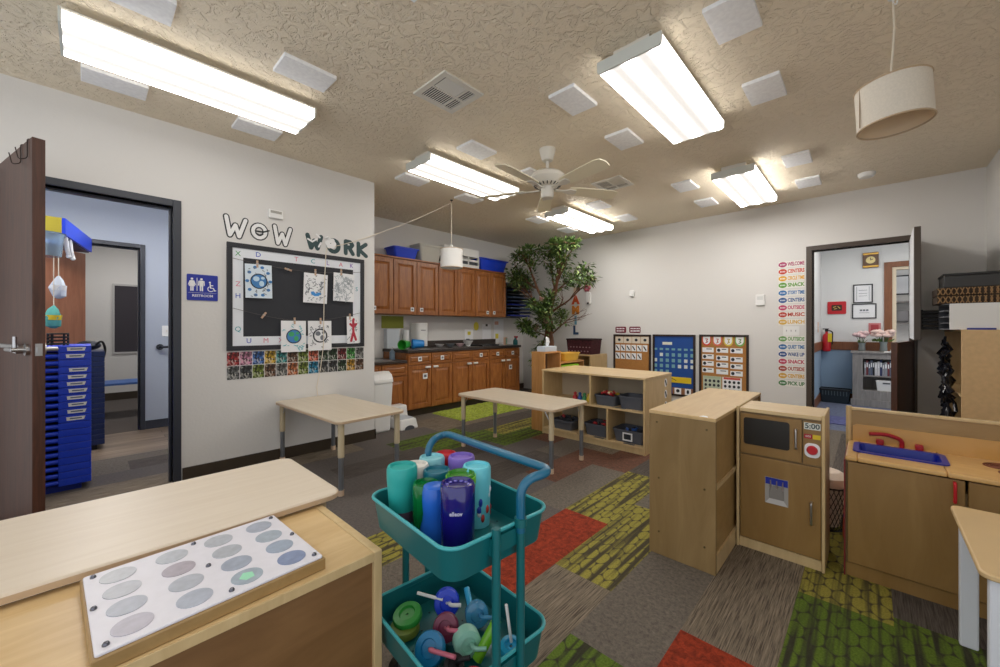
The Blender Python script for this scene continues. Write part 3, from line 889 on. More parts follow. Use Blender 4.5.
GLB_B = mat('globe_blue', (70, 130, 190), 0.7); GLB_G = mat('globe_green', (70, 170, 110), 0.7); SKETCH = mat('pencil_grey', (120, 126, 134), 0.8); NIGHT = mat('ink_dark', (44, 48, 56), 0.8); RSK = mat('red_marker', (186, 52, 70), 0.7); PK = mat('marker_cyan', (100, 190, 200), 0.7)
def drawing(y, z, w_, h_, rot, label, kind, tint=PAPER):
    t = thing('drawing', label, 'drawing', (LX + 0.026, y, z), (ROT_L.to_matrix() @ Matrix.Rotation(rot, 3, 'Z')).to_euler(), 'drawings clipped to the board')
    b = MB()
    n = 6
    for k in range(n):       # a sheet with a slight curl
        xa, xb = -w_ / 2 + w_ * k / n, -w_ / 2 + w_ * (k + 1) / n
        ca, cb_ = 0.004 * math.sin(PI * k / n), 0.004 * math.sin(PI * (k + 1) / n)
        b.raw([(xa, -h_ / 2, ca), (xb, -h_ / 2, cb_), (xb, h_ / 2, cb_), (xa, h_ / 2, ca), (xa, -h_ / 2, ca - 0.001), (xb, -h_ / 2, cb_ - 0.001), (xb, h_ / 2, cb_ - 0.001), (xa, h_ / 2, ca - 0.001)],
              [(0, 1, 2, 3), (7, 6, 5, 4), (0, 4, 5, 1), (2, 6, 7, 3)])
    build('sheet', b, tint, t)
    rnd = random.Random(int(y * 1000))
    def ring(r, wd, cx=0, cy=0, n=18):
        return strokes(MB(), [[(cx + r * math.cos(2 * PI * k / n), cy + r * math.sin(2 * PI * k / n)) for k in range(n + 1)]], wd, 0.0045, 0.0055)
    def scribble(cnt, m, rr, wd=0.0022, ln=0.018, inner=0.0):
        b = MB()
        for _ in range(cnt):
            x = rnd.uniform(-w_ / 2 + 0.015, w_ / 2 - 0.025); yy = rnd.uniform(-h_ / 2 + 0.015, h_ / 2 - 0.03)
            if x * x + yy * yy < inner * inner: continue
            strokes(b, [[(x, yy), (x + rnd.uniform(-ln, ln), yy + rnd.uniform(-ln, ln)), (x + rnd.uniform(-ln, ln), yy + rnd.uniform(-ln, ln))]], wd, 0.0045, 0.0052, 0, 3)
        build('sketch_lines', b, m, t)
    if kind in ('globe_blue', 'globe_green', 'globe_ink'):
        m1 = {'globe_blue': GLB_B, 'globe_green': GLB_G, 'globe_ink': NIGHT}[kind]
        c = MB()
        if kind != 'globe_ink':
            c.prism(ellipse(0.12, 0.12, 24), 0.0042, 0.005)
            build('globe_disc', c, GLB_B, t)
        build('globe_outline', ring(0.062, 0.004 if kind != 'globe_ink' else 0.006), NIGHT, t)
        c = MB()
        for (x, yy, a, d) in ((-0.02, 0.02, 0.05, 0.045), (0.02, -0.02, 0.04, 0.05), (0.03, 0.028, 0.03, 0.025)):
            c.prism(ellipse(a, d, 9, x, yy), 0.005, 0.0058)
        build('continents', c, {'globe_blue': mat('paper_blue_white', (196, 222, 240), 0.8), 'globe_green': GLB_G, 'globe_ink': SKETCH}[kind], t)
        if kind == 'globe_blue':
            c = MB()
            for q in range(10):
                a = 2 * PI * q / 10
                c.prism(ellipse(0.03, 0.026, 8, 0.088 * math.cos(a), 0.125 * math.sin(a)), 0.0043, 0.005)
            build('blue_marks', c, GLB_B, t)
        scribble(26 if kind != 'globe_ink' else 46, PK if kind == 'globe_green' else SKETCH, 0, inner=0.07)
    elif kind == 'bird':
        build('bird_shape', MB().prism([(-0.04, -0.06), (-0.01, -0.075), (0.03, -0.07), (0.05, -0.045), (0.03, -0.035), (0.0, -0.05), (-0.02, -0.03), (-0.045, -0.035)], 0.0045, 0.0055), mat('bird_blue', (70, 150, 220), 0.7), t)
        scribble(60, SKETCH, 0)
    elif kind == 'pale':
        scribble(110, mat('pale_pencil', (178, 186, 192), 0.8), 0, 0.002, 0.03)
    else:
        build('red_figure', strokes(MB(), [[(0, 0.10), (0, -0.02), (-0.025, -0.11)], [(0, -0.02), (0.025, -0.1)], [(-0.03, 0.06), (0.0, 0.03), (0.03, 0.06)], [(0, 0.09), (0.005, 0.11)]], 0.012, 0.0045, 0.0055), RSK, t)
        scribble(20, SKETCH, 0)
drawing(1.030, 1.588, 0.205, 0.29, 0.02, 'drawing of a blue globe ringed by blue marks, upper left on the board', 'globe_blue', mat('pale_blue_sheet', (222, 234, 244), 0.8))
drawing(1.508, 1.562, 0.22, 0.28, -0.03, 'drawing with a small solid blue bird shape, upper row of the board', 'bird')
drawing(1.785, 1.592, 0.215, 0.28, -0.02, 'pale pencil drawing, rightmost in the upper row of the board', 'pale')
drawing(1.312, 1.108, 0.213, 0.285, 0.0, 'drawing of a green and blue globe, lower row of the board', 'globe_green')
drawing(1.548, 1.112, 0.22, 0.282, 0.01, 'black and white drawing of a globe, lower row of the board', 'globe_ink')
drawing(1.880, 1.165, 0.13, 0.275, 0.02, 'narrow drawing of a red figure, lower right corner of the board', 'red')

# photo cards under the board
PC = {'red': (170, 44, 48), 'dark red': (120, 30, 40), 'pink': (206, 140, 170), 'blue': (60, 110, 180), 'yellow': (206, 168, 50), 'teal': (60, 150, 150), 'brown': (110, 76, 56), 'olive': (120, 140, 50),
      'coral': (206, 98, 70), 'dark green': (40, 70, 46), 'green': (60, 150, 60), 'grey': (120, 122, 122), 'orange': (196, 116, 70), 'turquoise': (40, 140, 180), 'golden': (200, 150, 40), 'monochrome': (70, 74, 78)}
def photo_mat(nm, c):
    m, nt, b = base_mat('photo_print_' + nm.replace(' ', '_'))
    vo = nt.nodes.new('ShaderNodeTexVoronoi')
    vo.inputs['Scale'].default_value = 75
    nt.links.new(coords(nt), vo.inputs['Vector'])
    c = lin(c)
    out = ramp(nt, vo.outputs['Color'], [(0.25, tuple(x * 0.12 for x in c)), (0.5, tuple(x * 0.6 for x in c)), (0.66, tuple(min(1, x * 1.2 + 0.02) for x in c)), (0.9, lin((190, 188, 180)))])
    nt.links.new(out, b.inputs['Base Color'])
    b.inputs['Roughness'].default_value = 0.35
    return m
PCM = {k: photo_mat(k, v) for k, v in PC.items()}
top = ['red', 'pink', 'blue', 'yellow', 'teal', 'brown', 'olive', 'coral', 'dark green', 'dark green', 'dark red', 'green', 'grey']
bot = ['grey', 'monochrome', 'olive', 'brown', 'grey', 'orange', 'olive', 'turquoise', 'monochrome', 'monochrome', 'dark green', 'golden', 'brown']
ORD = ['first', 'second', 'third', 'fourth', 'fifth', 'sixth', 'seventh', 'eighth', 'ninth', 'tenth', 'eleventh', 'twelfth', 'last']
cw = (2.007 - 0.801) / 13
for r, row in enumerate((top, bot)):
    for k, nm in enumerate(row):
        y = 0.801 + cw * (k + 0.5); z = (0.926, 0.809)[r]
        t = thing('photo_card', 'mostly %s photo card, %s from the left in the %s row under the board' % (nm, ORD[k], ('upper', 'lower')[r]), 'photo card', (LX, y, z), ROT_L, 'photo cards under the board')
        build('card', MB().box(-cw / 2 + 0.0005, cw / 2 - 0.0005, -0.058, 0.058, 0, 0.002), PAPER, t)
        build('picture', MB().box(-cw / 2 + 0.002, cw / 2 - 0.002, -0.0565, 0.0565, 0.002, 0.003), PCM[nm], t)

# restroom sign
rs = thing('restroom_sign', 'blue restroom sign with white figures beside the left doorway', 'sign', (LX, 0.641, 1.505), ROT_L)
build('sign_plate', MB().prism(rrect(0.2, 0.205, 0.008), 0, 0.006), SIGN_BLUE, rs)
def figure(cx, dress):
    b = MB()
    b.prism(ellipse(0.017, 0.017, 12, cx, 0.066), 0.006, 0.008)
    if dress:
        b.prism([(cx - 0.009, 0.054), (cx + 0.009, 0.054), (cx + 0.02, 0.008), (cx - 0.02, 0.008)], 0.006, 0.008)
        strokes(b, [[(cx - 0.012, 0.05), (cx - 0.022, 0.02)], [(cx + 0.012, 0.05), (cx + 0.022, 0.02)]], 0.003, 0.006, 0.008)
    else:
        b.box(cx - 0.012, cx + 0.012, 0.008, 0.055, 0.006, 0.008)
        strokes(b, [[(cx - 0.016, 0.05), (cx - 0.018, 0.018)], [(cx + 0.016, 0.05), (cx + 0.018, 0.018)]], 0.0035, 0.006, 0.008)
    strokes(b, [[(cx - 0.006, 0.008), (cx - 0.006, -0.025)], [(cx + 0.006, 0.008), (cx + 0.006, -0.025)]], 0.0045, 0.006, 0.008)
    return b
build('woman_symbol', figure(-0.068, True), LET_WHITE, rs)
build('divider_bar', MB().box(-0.038, -0.034, -0.028, 0.075, 0.006, 0.008), LET_WHITE, rs)
build('man_symbol', figure(-0.008, False), LET_WHITE, rs)
b = MB()
b.prism(ellipse(0.014, 0.014, 12, 0.047, 0.045), 0.006, 0.008)
strokes(b, [[(0.048, 0.035), (0.051, 0.0), (0.07, -0.001), (0.078, -0.022), (0.086, -0.02)], [(0.049, 0.02), (0.066, 0.02)]], 0.0035, 0.006, 0.008)
strokes(b, [[(0.053 + 0.02 * math.cos(math.radians(q)), -0.008 + 0.02 * math.sin(math.radians(q))) for q in range(120, 340, 22)]], 0.0028, 0.006, 0.008)
build('wheelchair_symbol', b, LET_WHITE, rs)
txt('RESTROOM', 0.026, LET_WHITE, rs, (0, -0.066, 0.0065), None, 0.0004)
build('braille_rule', MB().box(-0.09, 0.09, -0.043, -0.0415, 0.006, 0.007), LET_WHITE, rs)

# ------------------------------------------------------------------ kitchen
def raised_door(y0, y1, z0, z1, fr=0.058):
    """raised-panel door: local x = thickness (0 back .. 0.02 front)"""
    b = MB()
    t = 0.02
    b.box(0, t, y0, y0 + fr, z0, z1).box(0, t, y1 - fr, y1, z0, z1).box(0, t, y0 + fr, y1 - fr, z0, z0 + fr).box(0, t, y0 + fr, y1 - fr, z1 - fr, z1)
    a0, a1, c0, c1 = y0 + fr, y1 - fr, z0 + fr, z1 - fr
    g = min(0.035, (a1 - a0) * 0.25, (c1 - c0) * 0.25)
    b.raw([(0.006, a0, c0), (0.006, a1, c0), (0.006, a1, c1), (0.006, a0, c1), (0.018, a0 + g, c0 + g), (0.018, a1 - g, c0 + g), (0.018, a1 - g, c1 - g), (0.018, a0 + g, c1 - g)],
          [(0, 1, 5, 4), (1, 2, 6, 5), (2, 3, 7, 6), (3, 0, 4, 7), (4, 5, 6, 7)])
    return b
CARD_INK = mat('card_print', (110, 116, 124), 0.8)
def label_card(parent, y, z, x=0.022, s=0.055):
    c = build('label_card', MB().box(x - 0.001, x + 0.001, y - s / 2, y + s / 2, z - s / 2, z + s / 2), PAPER, parent)
    build('card_picture', MB().box(x + 0.001, x + 0.002, y - s * 0.28, y + s * 0.28, z - s * 0.22, z + s * 0.25), CARD_INK, c)
def child_lock(parent, y, z):
    build('child_lock', MB().box(0.02, 0.045, y - 0.04, y + 0.04, z - 0.014, z + 0.014), WHITE_P, parent, bevel=0.006)
uz0, uz1 = 1.374, 2.14
UP = [(2.14, 2.505, 2.872, 'nearest the corner of the left wall', (1, 1)), (2.872, 3.248, 3.634, 'second from the left, under the grey tub', (1, 1)),
      (3.634, 4.01, 4.38, 'third from the left, behind the small hanging lamp', (0, 0)), (4.38, 4.747, 5.125, 'farthest right, next to the black tray rack', (1, 1))]
for y0, ym, y1, lb, lab in UP:
    t = thing('wall_cabinet', 'oak upper wall cabinet, ' + lb, 'cabinet', (-4.72, y0, 0), group='oak upper cabinets')
    wd = y1 - y0
    build('cabinet_body', MB().box(-0.30, 0, 0.001, wd - 0.001, uz0, uz1), [OAK], t)
    build('crown_strip', MB().box(-0.30, 0.028, 0.001, wd - 0.001, uz1, uz1 + 0.022), OAK_H, t, bevel=0.003)
    for k, (a, b_) in enumerate(((0.006, ym - y0 - 0.004), (ym - y0 + 0.004, wd - 0.006))):
        d = build('door', raised_door(a, b_, uz0 + 0.008, uz1 - 0.01), OAK, t, bevel=0.002)
        if lab[k]:
            label_card(d, (b_ - 0.075) if k == 0 else (a + 0.075), uz0 + 0.075)
def base_cab(y0, y1, ztop, lb, nd=2, cards=((1, 1), (0, 0)), grp='oak base cabinets'):
    t = thing('base_cabinet', 'oak base cabinet, ' + lb, 'cabinet', (-4.42, y0, 0), group=grp)
    wd = y1 - y0
    build('cabinet_body', MB().box(-0.595, 0, 0.001, wd - 0.001, 0.10, ztop), OAK, t)
    build('toe_kick', MB().box(-0.595, -0.06, 0.001, wd - 0.001, 0, 0.10), BASEBOARD, t)
    w1 = wd / nd
    zd = ztop - 0.17
    for k in range(nd):
        a, b_ = k * w1 + 0.006, (k + 1) * w1 - 0.006
        dr = build('drawer_front', raised_door(a, b_, zd + 0.012, ztop - 0.012, 0.032), OAK_H, t, bevel=0.002)
        if cards[0][k]: label_card(dr, (a + b_) / 2, ztop - 0.085, 0.022, 0.06)
        d = build('door', raised_door(a, b_, 0.115, zd, 0.058), OAK, t, bevel=0.002)
        child_lock(d, (b_ - 0.06) if k == 0 else (a + 0.06), zd - 0.03)
        if cards[1][k]: label_card(d, (b_ - 0.1) if k == 0 else a + 0.12, zd - 0.15, 0.022, 0.075)
    return t
base_cab(2.9, 3.656, 0.855, 'left of the raised counter, with a picture card on its door', cards=((1, 1), (1, 0)))
base_cab(3.656, 4.417, 0.855, 'middle of the raised counter', cards=((0, 1), (0, 0)))
base_cab(4.417, 5.15, 0.855, 'right end of the raised counter, next to the pine shelf', cards=((1, 1), (0, 1)))
t = base_cab(2.145, 2.898, 0.73, 'lower sink cabinet behind the white trash can', cards=((0, 0), (0, 0)))
wt = tag(build('worktop', MB().box(KX + 0.003, -4.385, 2.885, 5.17, 0.856, 0.897), COUNTER, bevel=0.006), 'dark speckled raised worktop over the oak base cabinets', 'worktop')
build('backsplash', MB().box(KX + 0.003, KX + 0.02, 3.25, 5.17, 0.897, 0.99), COUNTER, wt)
build('end_panel', MB().box(-4.98, -4.42, 2.886, 2.899, 0.768, 0.856), OAK_H, wt)
st = tag(build('sink_counter', MB().box(KX + 0.003, -4.385, CY + 0.005, 2.884, 0.731, 0.767), COUNTER, bevel=0.006), 'lower dark counter with the sink, left of the raised worktop', 'worktop')
build('sink_rim', MB().prism(rrect(0.40, 0.46, 0.05, 5, -4.68, 2.52), 0.767, 0.772), METAL, st)
fc = thing('faucet', 'black gooseneck faucet on the lower sink counter', 'faucet', (-4.93, 2.55, 0.767))
build('spout', MB().tube(arc_path([(0, 0, 0), (0, 0, 0.22), (0.14, 0, 0.25), (0.16, 0, 0.14)], 0.08, 8), 0.012, 10), BLACK, fc, smooth=True)
build('faucet_handle', MB().tube([(0, 0.08, 0), (0, 0.08, 0.05)], 0.014, 10).tube([(0, 0.08, 0.05), (0.06, 0.1, 0.06)], 0.006, 8), BLACK, fc, smooth=True)
sp = thing('soap_bottle', 'grey soap bottle beside the black faucet on the sink counter', 'bottle', (-4.62, 2.80, 0.767))
build('bottle_body', MB().lathe([(0.035, 0), (0.037, 0.02), (0.037, 0.10), (0.012, 0.13), (0.012, 0.14)], 18), mat('blue_grey_bottle', (120, 140, 160), 0.35), sp, smooth=True)
build('pump', MB().tube([(0, 0, 0.14), (0, 0, 0.165), (0.035, 0, 0.165)], 0.006, 8), WHITE_P, sp)

# things on and above the counter
pd = thing('paper_towel_dispenser', 'tall white paper towel dispenser on the wall above the worktop', 'dispenser', (KX + 0.002, 3.42, 1.06))
build('dispenser_body', MB().prism(rrect(0.23, 0.20, 0.05, 5, 0.115, 0), -0.145, 0.20), WHITE_P, pd, bevel=0.008, smooth=True)
build('dispenser_slot', MB().box(0.02, 0.20, -0.08, 0.08, -0.15, -0.145), DKGREY, pd)
build('lock_tab', MB().box(0.228, 0.233, -0.04, 0.04, 0.09, 0.10), DKGREY, pd)
gp = thing('olive_paper', 'olive green paper taped to the wall above the sink', 'poster', (KX + 0.001, 3.05, 1.272))
build('sheet', MB().box(0, 0.003, -0.18, 0.18, -0.088, 0.088), mat('olive_paper', (150, 156, 66), 0.8), gp)
wb = thing('wipes_box', 'pale grey board box leaning on the wall above the sink corner', 'box', (KX + 0.002, 3.00, 0.898))
build('box_body', MB().box(0, 0.09, -0.095, 0.11, 0, 0.275), mat('pale_grey_box', (204, 212, 220), 0.5), wb, bevel=0.005)
wr = thing('paper_roll', 'upright white paper roll between pale box and towel dispenser', 'paper roll', (KX + 0.10, 3.21, 0.898))
build('roll', MB().lathe([(0.045, 0), (0.045, 0.26), (0.018, 0.26), (0.018, 0.262)], 24), PAPER, wr, smooth=True)
def cup_side(name, label, loc, m, rz, r=0.045, h=0.11):
    t = thing(name, label, 'cup', loc, (PI / 2, 0, rz))
    build('cup_body', MB().lathe([(r * 0.7, -h / 2), (r * 0.75, -h / 2 + 0.004), (r, h / 2), (r * 0.94, h / 2), (r * 0.7, -h / 2 + 0.006)], 20), m, t, smooth=True)
    return t
GREEN_P = mat('bright_green_plastic', (60, 180, 60), 0.4); LIME = mat('lime_plastic', (150, 206, 40), 0.4); SKY = mat('sky_blue_plastic', (40, 140, 220), 0.4)
cup_side('plastic_cup', 'green plastic cup lying at the left end of the raised worktop', (-4.52, 2.93, 0.965), GREEN_P, 0.5, 0.065, 0.16)
cup_side('plastic_cup', 'lime plastic cup lying on the worktop between green and blue cups', (-4.70, 3.05, 0.95), LIME, 0.2, 0.05, 0.12)
cup_side('plastic_cup', 'blue plastic cup lying on the worktop in front of the towel dispenser', (-4.55, 3.16, 0.968), SKY, -0.4, 0.068, 0.16)
for i, (y, c, lb) in enumerate(((3.62, (190, 186, 184), 'small grey bowl right of the towel dispenser'), (3.82, (120, 124, 130), 'dark grey bowl on the worktop, second from the dispenser'), (4.02, (206, 176, 180), 'pinkish bowl in the middle of the worktop'))):
    t = thing('bowl', lb, 'bowl', (-4.66, y, 0.898))
    build('bowl_body', MB().lathe([(0.03, 0), (0.035, 0.004), (0.07, 0.05), (0.066, 0.05), (0.03, 0.008)], 24), mat('bowl_%d' % i, c, 0.35), t, smooth=True)
wbowl = thing('white_bowl', 'white footed bowl in front of the dark backsplash', 'bowl', (-4.72, 4.24, 0.898))
build('bowl_body', MB().lathe([(0.04, 0), (0.035, 0.012), (0.085, 0.085), (0.08, 0.085), (0.03, 0.018)], 24), WHITE_P, wbowl, smooth=True)
tr = thing('hot_plate', 'flat black tray on the right half of the raised worktop', 'tray', (-4.64, 4.52, 0.898))
build('tray_body', MB().prism(rrect(0.34, 0.42, 0.03), 0, 0.022), BLACK, tr, bevel=0.004)
build('tray_rim', MB().box(0.16, 0.172, -0.19, 0.19, 0.008, 0.016), METAL, tr)
def wall_paper(name, y, z, w_, h_, label, dots):
    t = thing(name, label, 'paper', (KX + 0.001, y, z))
    s = build('sheet', MB().box(0, 0.003, -w_ / 2, w_ / 2, -h_ / 2, h_ / 2), PAPER, t)
    for (dy, dz, sy, sz, m) in dots:
        build('printed_mark', MB().box(0.003, 0.004, dy - sy / 2, dy + sy / 2, dz - sz / 2, dz + sz / 2), m, t)
YL = mat('yellow_note', (232, 216, 80), 0.8)
wall_paper('wall_notice', 4.53, 1.04, 0.19, 0.25, 'white notice with a yellow mark on the wall, left of the three notices', [(0, 0.06, 0.07, 0.06, YL), (-0.03, -0.05, 0.08, 0.03, CARD_INK)])
t = thing('sticky_note', 'yellow oval note on the wall above the white notices', 'note', (KX + 0.001, 4.70, 1.22))
build('sheet', MB().prism(ellipse(0.12, 0.15, 18), 0, 0.003), YL, t).rotation_euler = ROT_L
wall_paper('wall_notice', 4.955, 1.11, 0.22, 0.29, 'plain white notice held by a dark clip, middle of the wall notices', [(0, 0.13, 0.05, 0.04, BLACK)])
wall_paper('wall_notice', 5.27, 1.14, 0.26, 0.44, 'tall white notice with yellow corner, right of the wall notices', [(-0.05, -0.10, 0.08, 0.09, YL), (-0.06, 0.14, 0.1, 0.06, mat('peach_mark', (226, 180, 160), 0.8))])
bk = thing('picture_book', 'picture book with pastel cover standing at the right end of the worktop', 'book', (-4.60, 5.00, 0.898), (0, 0, 0.5))
build('cover', MB().box(-0.012, 0.012, -0.09, 0.09, 0, 0.13), mat('pastel_cover', (214, 176, 150), 0.6), bk)
build('cover_picture', MB().box(0.012, 0.0135, -0.0, 0.075, 0.02, 0.11), mat('mint_print', (150, 206, 180), 0.6), bk)
sb = thing('spray_bottle', 'teal spray bottle with dark trigger beside the picture book', 'bottle', (-4.47, 5.115, 0.898))
build('bottle_body', MB().lathe([(0.04, 0), (0.042, 0.02), (0.04, 0.07), (0.016, 0.11), (0.016, 0.125)], 18), TEAL, sb, smooth=True)
build('trigger', MB().box(-0.02, 0.05, -0.012, 0.012, 0.125, 0.15).box(0.02, 0.03, -0.006, 0.006, 0.09, 0.125), DARKRED, sb)

# boxes on top of the upper cabinets
def tub(name, label, cat, loc, w_, d_, h_, m, lip=0.02, rz=0, taper=0.8, group=None, lidm=None, z0=None):
    t = thing(name, label, cat, loc, (0, 0, rz), group)
    b = MB()
    o = rrect(w_ * taper, d_ * taper, 0.03, 4); p = rrect(w_, d_, 0.035, 4); q = rrect(w_ - 0.012, d_ - 0.012, 0.03, 4); r = rrect(w_ * taper - 0.012, d_ * taper - 0.012, 0.025, 4)
    n = len(o)
    vs = [(x, y, 0) for x, y in o] + [(x, y, h_) for x, y in p] + [(x, y, h_) for x, y in q] + [(x, y, 0.008) for x, y in r]
    fs = [tuple(range(n - 1, -1, -1)), tuple(range(3 * n, 4 * n))]
    for j in range(3):
        fs += [(j * n + i, j * n + (i + 1) % n, (j + 1) * n + (i + 1) % n, (j + 1) * n + i) for i in range(n)]
    b.raw(vs, fs)
    build('tub_body', b, m, t, smooth=True)
    e = MB()
    P = rrect(w_ + lip * 2, d_ + lip * 2, 0.045, 4)
    vs = [(x, y, h_ - 0.012) for x, y in p] + [(x, y, h_ - 0.012) for x, y in P] + [(x, y, h_ + 0.002) for x, y in P] + [(x, y, h_ + 0.002) for x, y in q]
    e.raw(vs, [(j * n + i, j * n + (i + 1) % n, (j + 1) * n + (i + 1) % n, (j + 1) * n + i) for j in range(3) for i in range(n)])
    build('tub_rim', e, m, t)
    if lidm:
        build('lid', MB().prism(rrect(w_ + lip * 2.2, d_ + lip * 2.2, 0.04), h_ + 0.002, h_ + 0.02), lidm, t, bevel=0.004)
    return t
ZT = uz1 + 0.0225
tub('storage_tub', 'small blue bin on top of the upper cabinets, left end', 'tub', (-4.86, 3.10, ZT), 0.27, 0.40, 0.15, BLUE, 0.015)
tub('storage_tub', 'pale grey lidded tub on top of the upper cabinets', 'tub', (-4.86, 3.52, ZT), 0.27, 0.40, 0.235, mat('pale_grey_tub', (196, 194, 184), 0.5), 0.012, lidm=mat('tub_lid', (206, 204, 196), 0.5))
cr = thing('file_crate', 'white slotted crate on top of the upper cabinets behind the small lamp', 'crate', (-4.86, 4.12, ZT))
b = MB()
for sx in (-0.14, 0.14):
    for (z0, z1) in ((0, 0.05), (0.10, 0.135), (0.18, 0.30)):
        b.box(sx - 0.008, sx + 0.008, -0.36, 0.36, z0, z1)
    for y in (-0.36, -0.12, 0.12, 0.345):
        b.box(sx - 0.008, sx + 0.008, y, y + 0.02, 0.05, 0.18)
for sy in (-0.36, 0.36):
    b.box(-0.14, 0.14, sy - 0.008, sy + 0.008, 0, 0.06).box(-0.14, 0.14, sy - 0.008, sy + 0.008, 0.19, 0.30).box(-0.14, -0.1, sy - 0.008, sy + 0.008, 0.06, 0.19).box(0.1, 0.14, sy - 0.008, sy + 0.008, 0.06, 0.19)
b.box(-0.14, 0.14, -0.36, 0.36, 0, 0.01)
build('crate_body', b, WHITE_P, cr, bevel=0.003)
build('crate_filling', MB().box(-0.12, 0.12, -0.34, -0.02, 0.012, 0.15).box(-0.12, 0.12, 0.02, 0.33, 0.012, 0.13), DKGREY, cr)
tub('storage_tub', 'large royal blue tub on top of the upper cabinets, right end', 'tub', (-4.86, 4.86, ZT), 0.27, 0.68, 0.205, BLUE, 0.022)

# tray rack right of the upper cabinets
rk = thing('tray_rack', 'black wall rack of flat trays between upper cabinets and tree', 'rack', (-4.72, 5.135, 1.385))
b = MB().box(-0.295, -0.285, 0, 0.72, 0, 0.60).box(-0.29, 0.02, 0, 0.012, 0, 0.60)
for k in range(9):
    b.box(-0.285, 0.05, 0.012, 0.72, 0.01 + k * 0.066, 0.018 + k * 0.066)
build('rack_frame', b, mat('black_rack', (34, 38, 48), 0.5), rk)
build('top_board', MB().box(-0.29, 0.075, -0.002, 0.76, 0.60, 0.615), mat('grey_rack_top', (176, 176, 178), 0.5), rk)
for k in range(8):
    if k in (6,): continue
    tag(build('folder', MB().box(0.02 - 0.27, 0.06 + (k % 3) * 0.012, 0.06 + (k % 2) * 0.05, 0.60 + (k % 3) * 0.03, 0, 0.022), (BLUE_DEEP, NAVY, mat('slate_folder', (70, 88, 120), 0.6))[k % 3], loc=(-4.72, 5.135, 1.385 + 0.0185 + k * 0.066)),
        '%s folder tray lying on the %s level of the black wall rack' % (('deep blue', 'navy', 'slate grey')[k % 3], ('lowest', 'second', 'third', 'fourth', 'fifth', 'sixth', 'seventh', 'eighth')[k]), 'folder', 'folder trays in the black rack')

# trash can, step stool, rug
tc = thing('trash_can', 'tall white swing-lid trash can at the corner of the left wall', 'trash can', (-4.12, 2.315, 0))
b = MB().frustum((-0.11, 0.10, -0.10, 0.10, 0), (-0.135, 0.12, -0.125, 0.125, 0.56))
build('can_body', b, WHITE_P, tc, bevel=0.02)
build('can_rim', MB().prism(rrect(0.275, 0.27, 0.04, 5, -0.008, 0.0), 0.56, 0.59), WHITE_P, tc, bevel=0.004)
l = MB()
prof = [(-0.135, 0.0), (-0.11, 0.05), (-0.05, 0.09), (0.03, 0.095), (0.09, 0.06), (0.125, 0.0)]
vs = [(x, -0.125, 0.59 + z) for x, z in prof] + [(x, 0.125, 0.59 + z) for x, z in prof]
k = len(prof)
l.raw(vs, [tuple(range(k)), tuple(range(k, 2 * k))] + [(i, (i + 1) % k, k + (i + 1) % k, k + i) for i in range(k)])
build('swing_lid', l, WHITE_P, tc, bevel=0.008, smooth=True)
so = thing('step_stool', 'low white plastic step stool beside the trash can', 'step stool', (-4.04, 2.60, 0))
b = MB().frustum((-0.15, 0.13, -0.115, 0.125, 0.0), (-0.13, 0.11, -0.10, 0.105, 0.12))
build('stool_body', b, WHITE_P, so, bevel=0.015)
build('tread', MB().prism(rrect(0.2, 0.17, 0.03, 4, -0.01, 0.0), 0.12, 0.126), mat('grey_tread', (188, 196, 204), 0.6), so)
build('leg_arch', MB().prism(ellipse(0.13, 0.08, 16), -0.001, 0.002).move(Matrix.Translation((0.131, 0, 0.01)) @ Matrix.Rotation(PI / 2, 4, 'Y') @ Matrix.Rotation(PI / 2, 4, 'Z')), DKGREY, so)
sb2 = thing('step_stool', 'taller white plastic step behind the low stool by the sink cabinet', 'step stool', (-4.28, 2.66, 0))
build('stool_body', MB().frustum((-0.10, 0.09, -0.115, 0.115, 0.0), (-0.08, 0.07, -0.10, 0.10, 0.23)), WHITE_P, sb2, bevel=0.015)
rug = MB()
rnd = random.Random(3)
nx, ny = 34, 50
rx0, rx1, ry0, ry1 = -4.42, -3.72, 3.30, 4.78
grid = [[(rx0 + (rx1 - rx0) * i / nx + rnd.uniform(-.004, .004), ry0 + (ry1 - ry0) * j / ny + rnd.uniform(-.004, .004), 0.012 + rnd.random() * 0.016 if 0 < i < nx and 0 < j < ny else 0.002) for j in range(ny + 1)] for i in range(nx + 1)]
vs = [p for r in grid for p in r]
rug.raw(vs, [(i * (ny + 1) + j, (i + 1) * (ny + 1) + j, (i + 1) * (ny + 1) + j + 1, i * (ny + 1) + j + 1) for i in range(nx) for j in range(ny)])
tag(build('rug', rug, GREEN_RUG), 'yellow-green shaggy rug on the floor in front of the oak base cabinets', 'rug')

# ------------------------------------------------------------------ tables
def kid_table(name, label, loc, w_, d_, h_, inset, top_mat, low=0.27):
    t = thing(name, label, 'table', loc)
    build('tabletop', MB().prism(rrect(w_, d_, 0.05, 6), h_ - 0.026, h_), top_mat, t, bevel=0.006, smooth=True)
    build('edge_band', MB().prism(rrect(w_ + 0.003, d_ + 0.003, 0.051, 6), h_ - 0.022, h_ - 0.006), mat('beige_edge_band', (198, 172, 142), 0.5), t)
    for sx in (-1, 1):
        for sy in (-1, 1):
            x, y = sx * (w_ / 2 - inset), sy * (d_ / 2 - inset)
            lg = build('leg', MB().tube([(x, y, low), (x, y, h_ - 0.027)], 0.022, 18), BEIGE_LEG, t, smooth=True)
            build('lower_leg', MB().tube([(x, y, 0.035), (x, y, low)], 0.018, 16), CHROME_LEG, lg, smooth=True)
            build('foot', MB().tube([(x, y, 0), (x, y, 0.04)], 0.021, 16), FOOT, lg, smooth=True)
            build('brace', MB().tube([(x - sx * 0.022, y, h_ - 0.10), (x - sx * 0.07, y, h_ - 0.027)], 0.004, 8), METAL, lg)
    return t
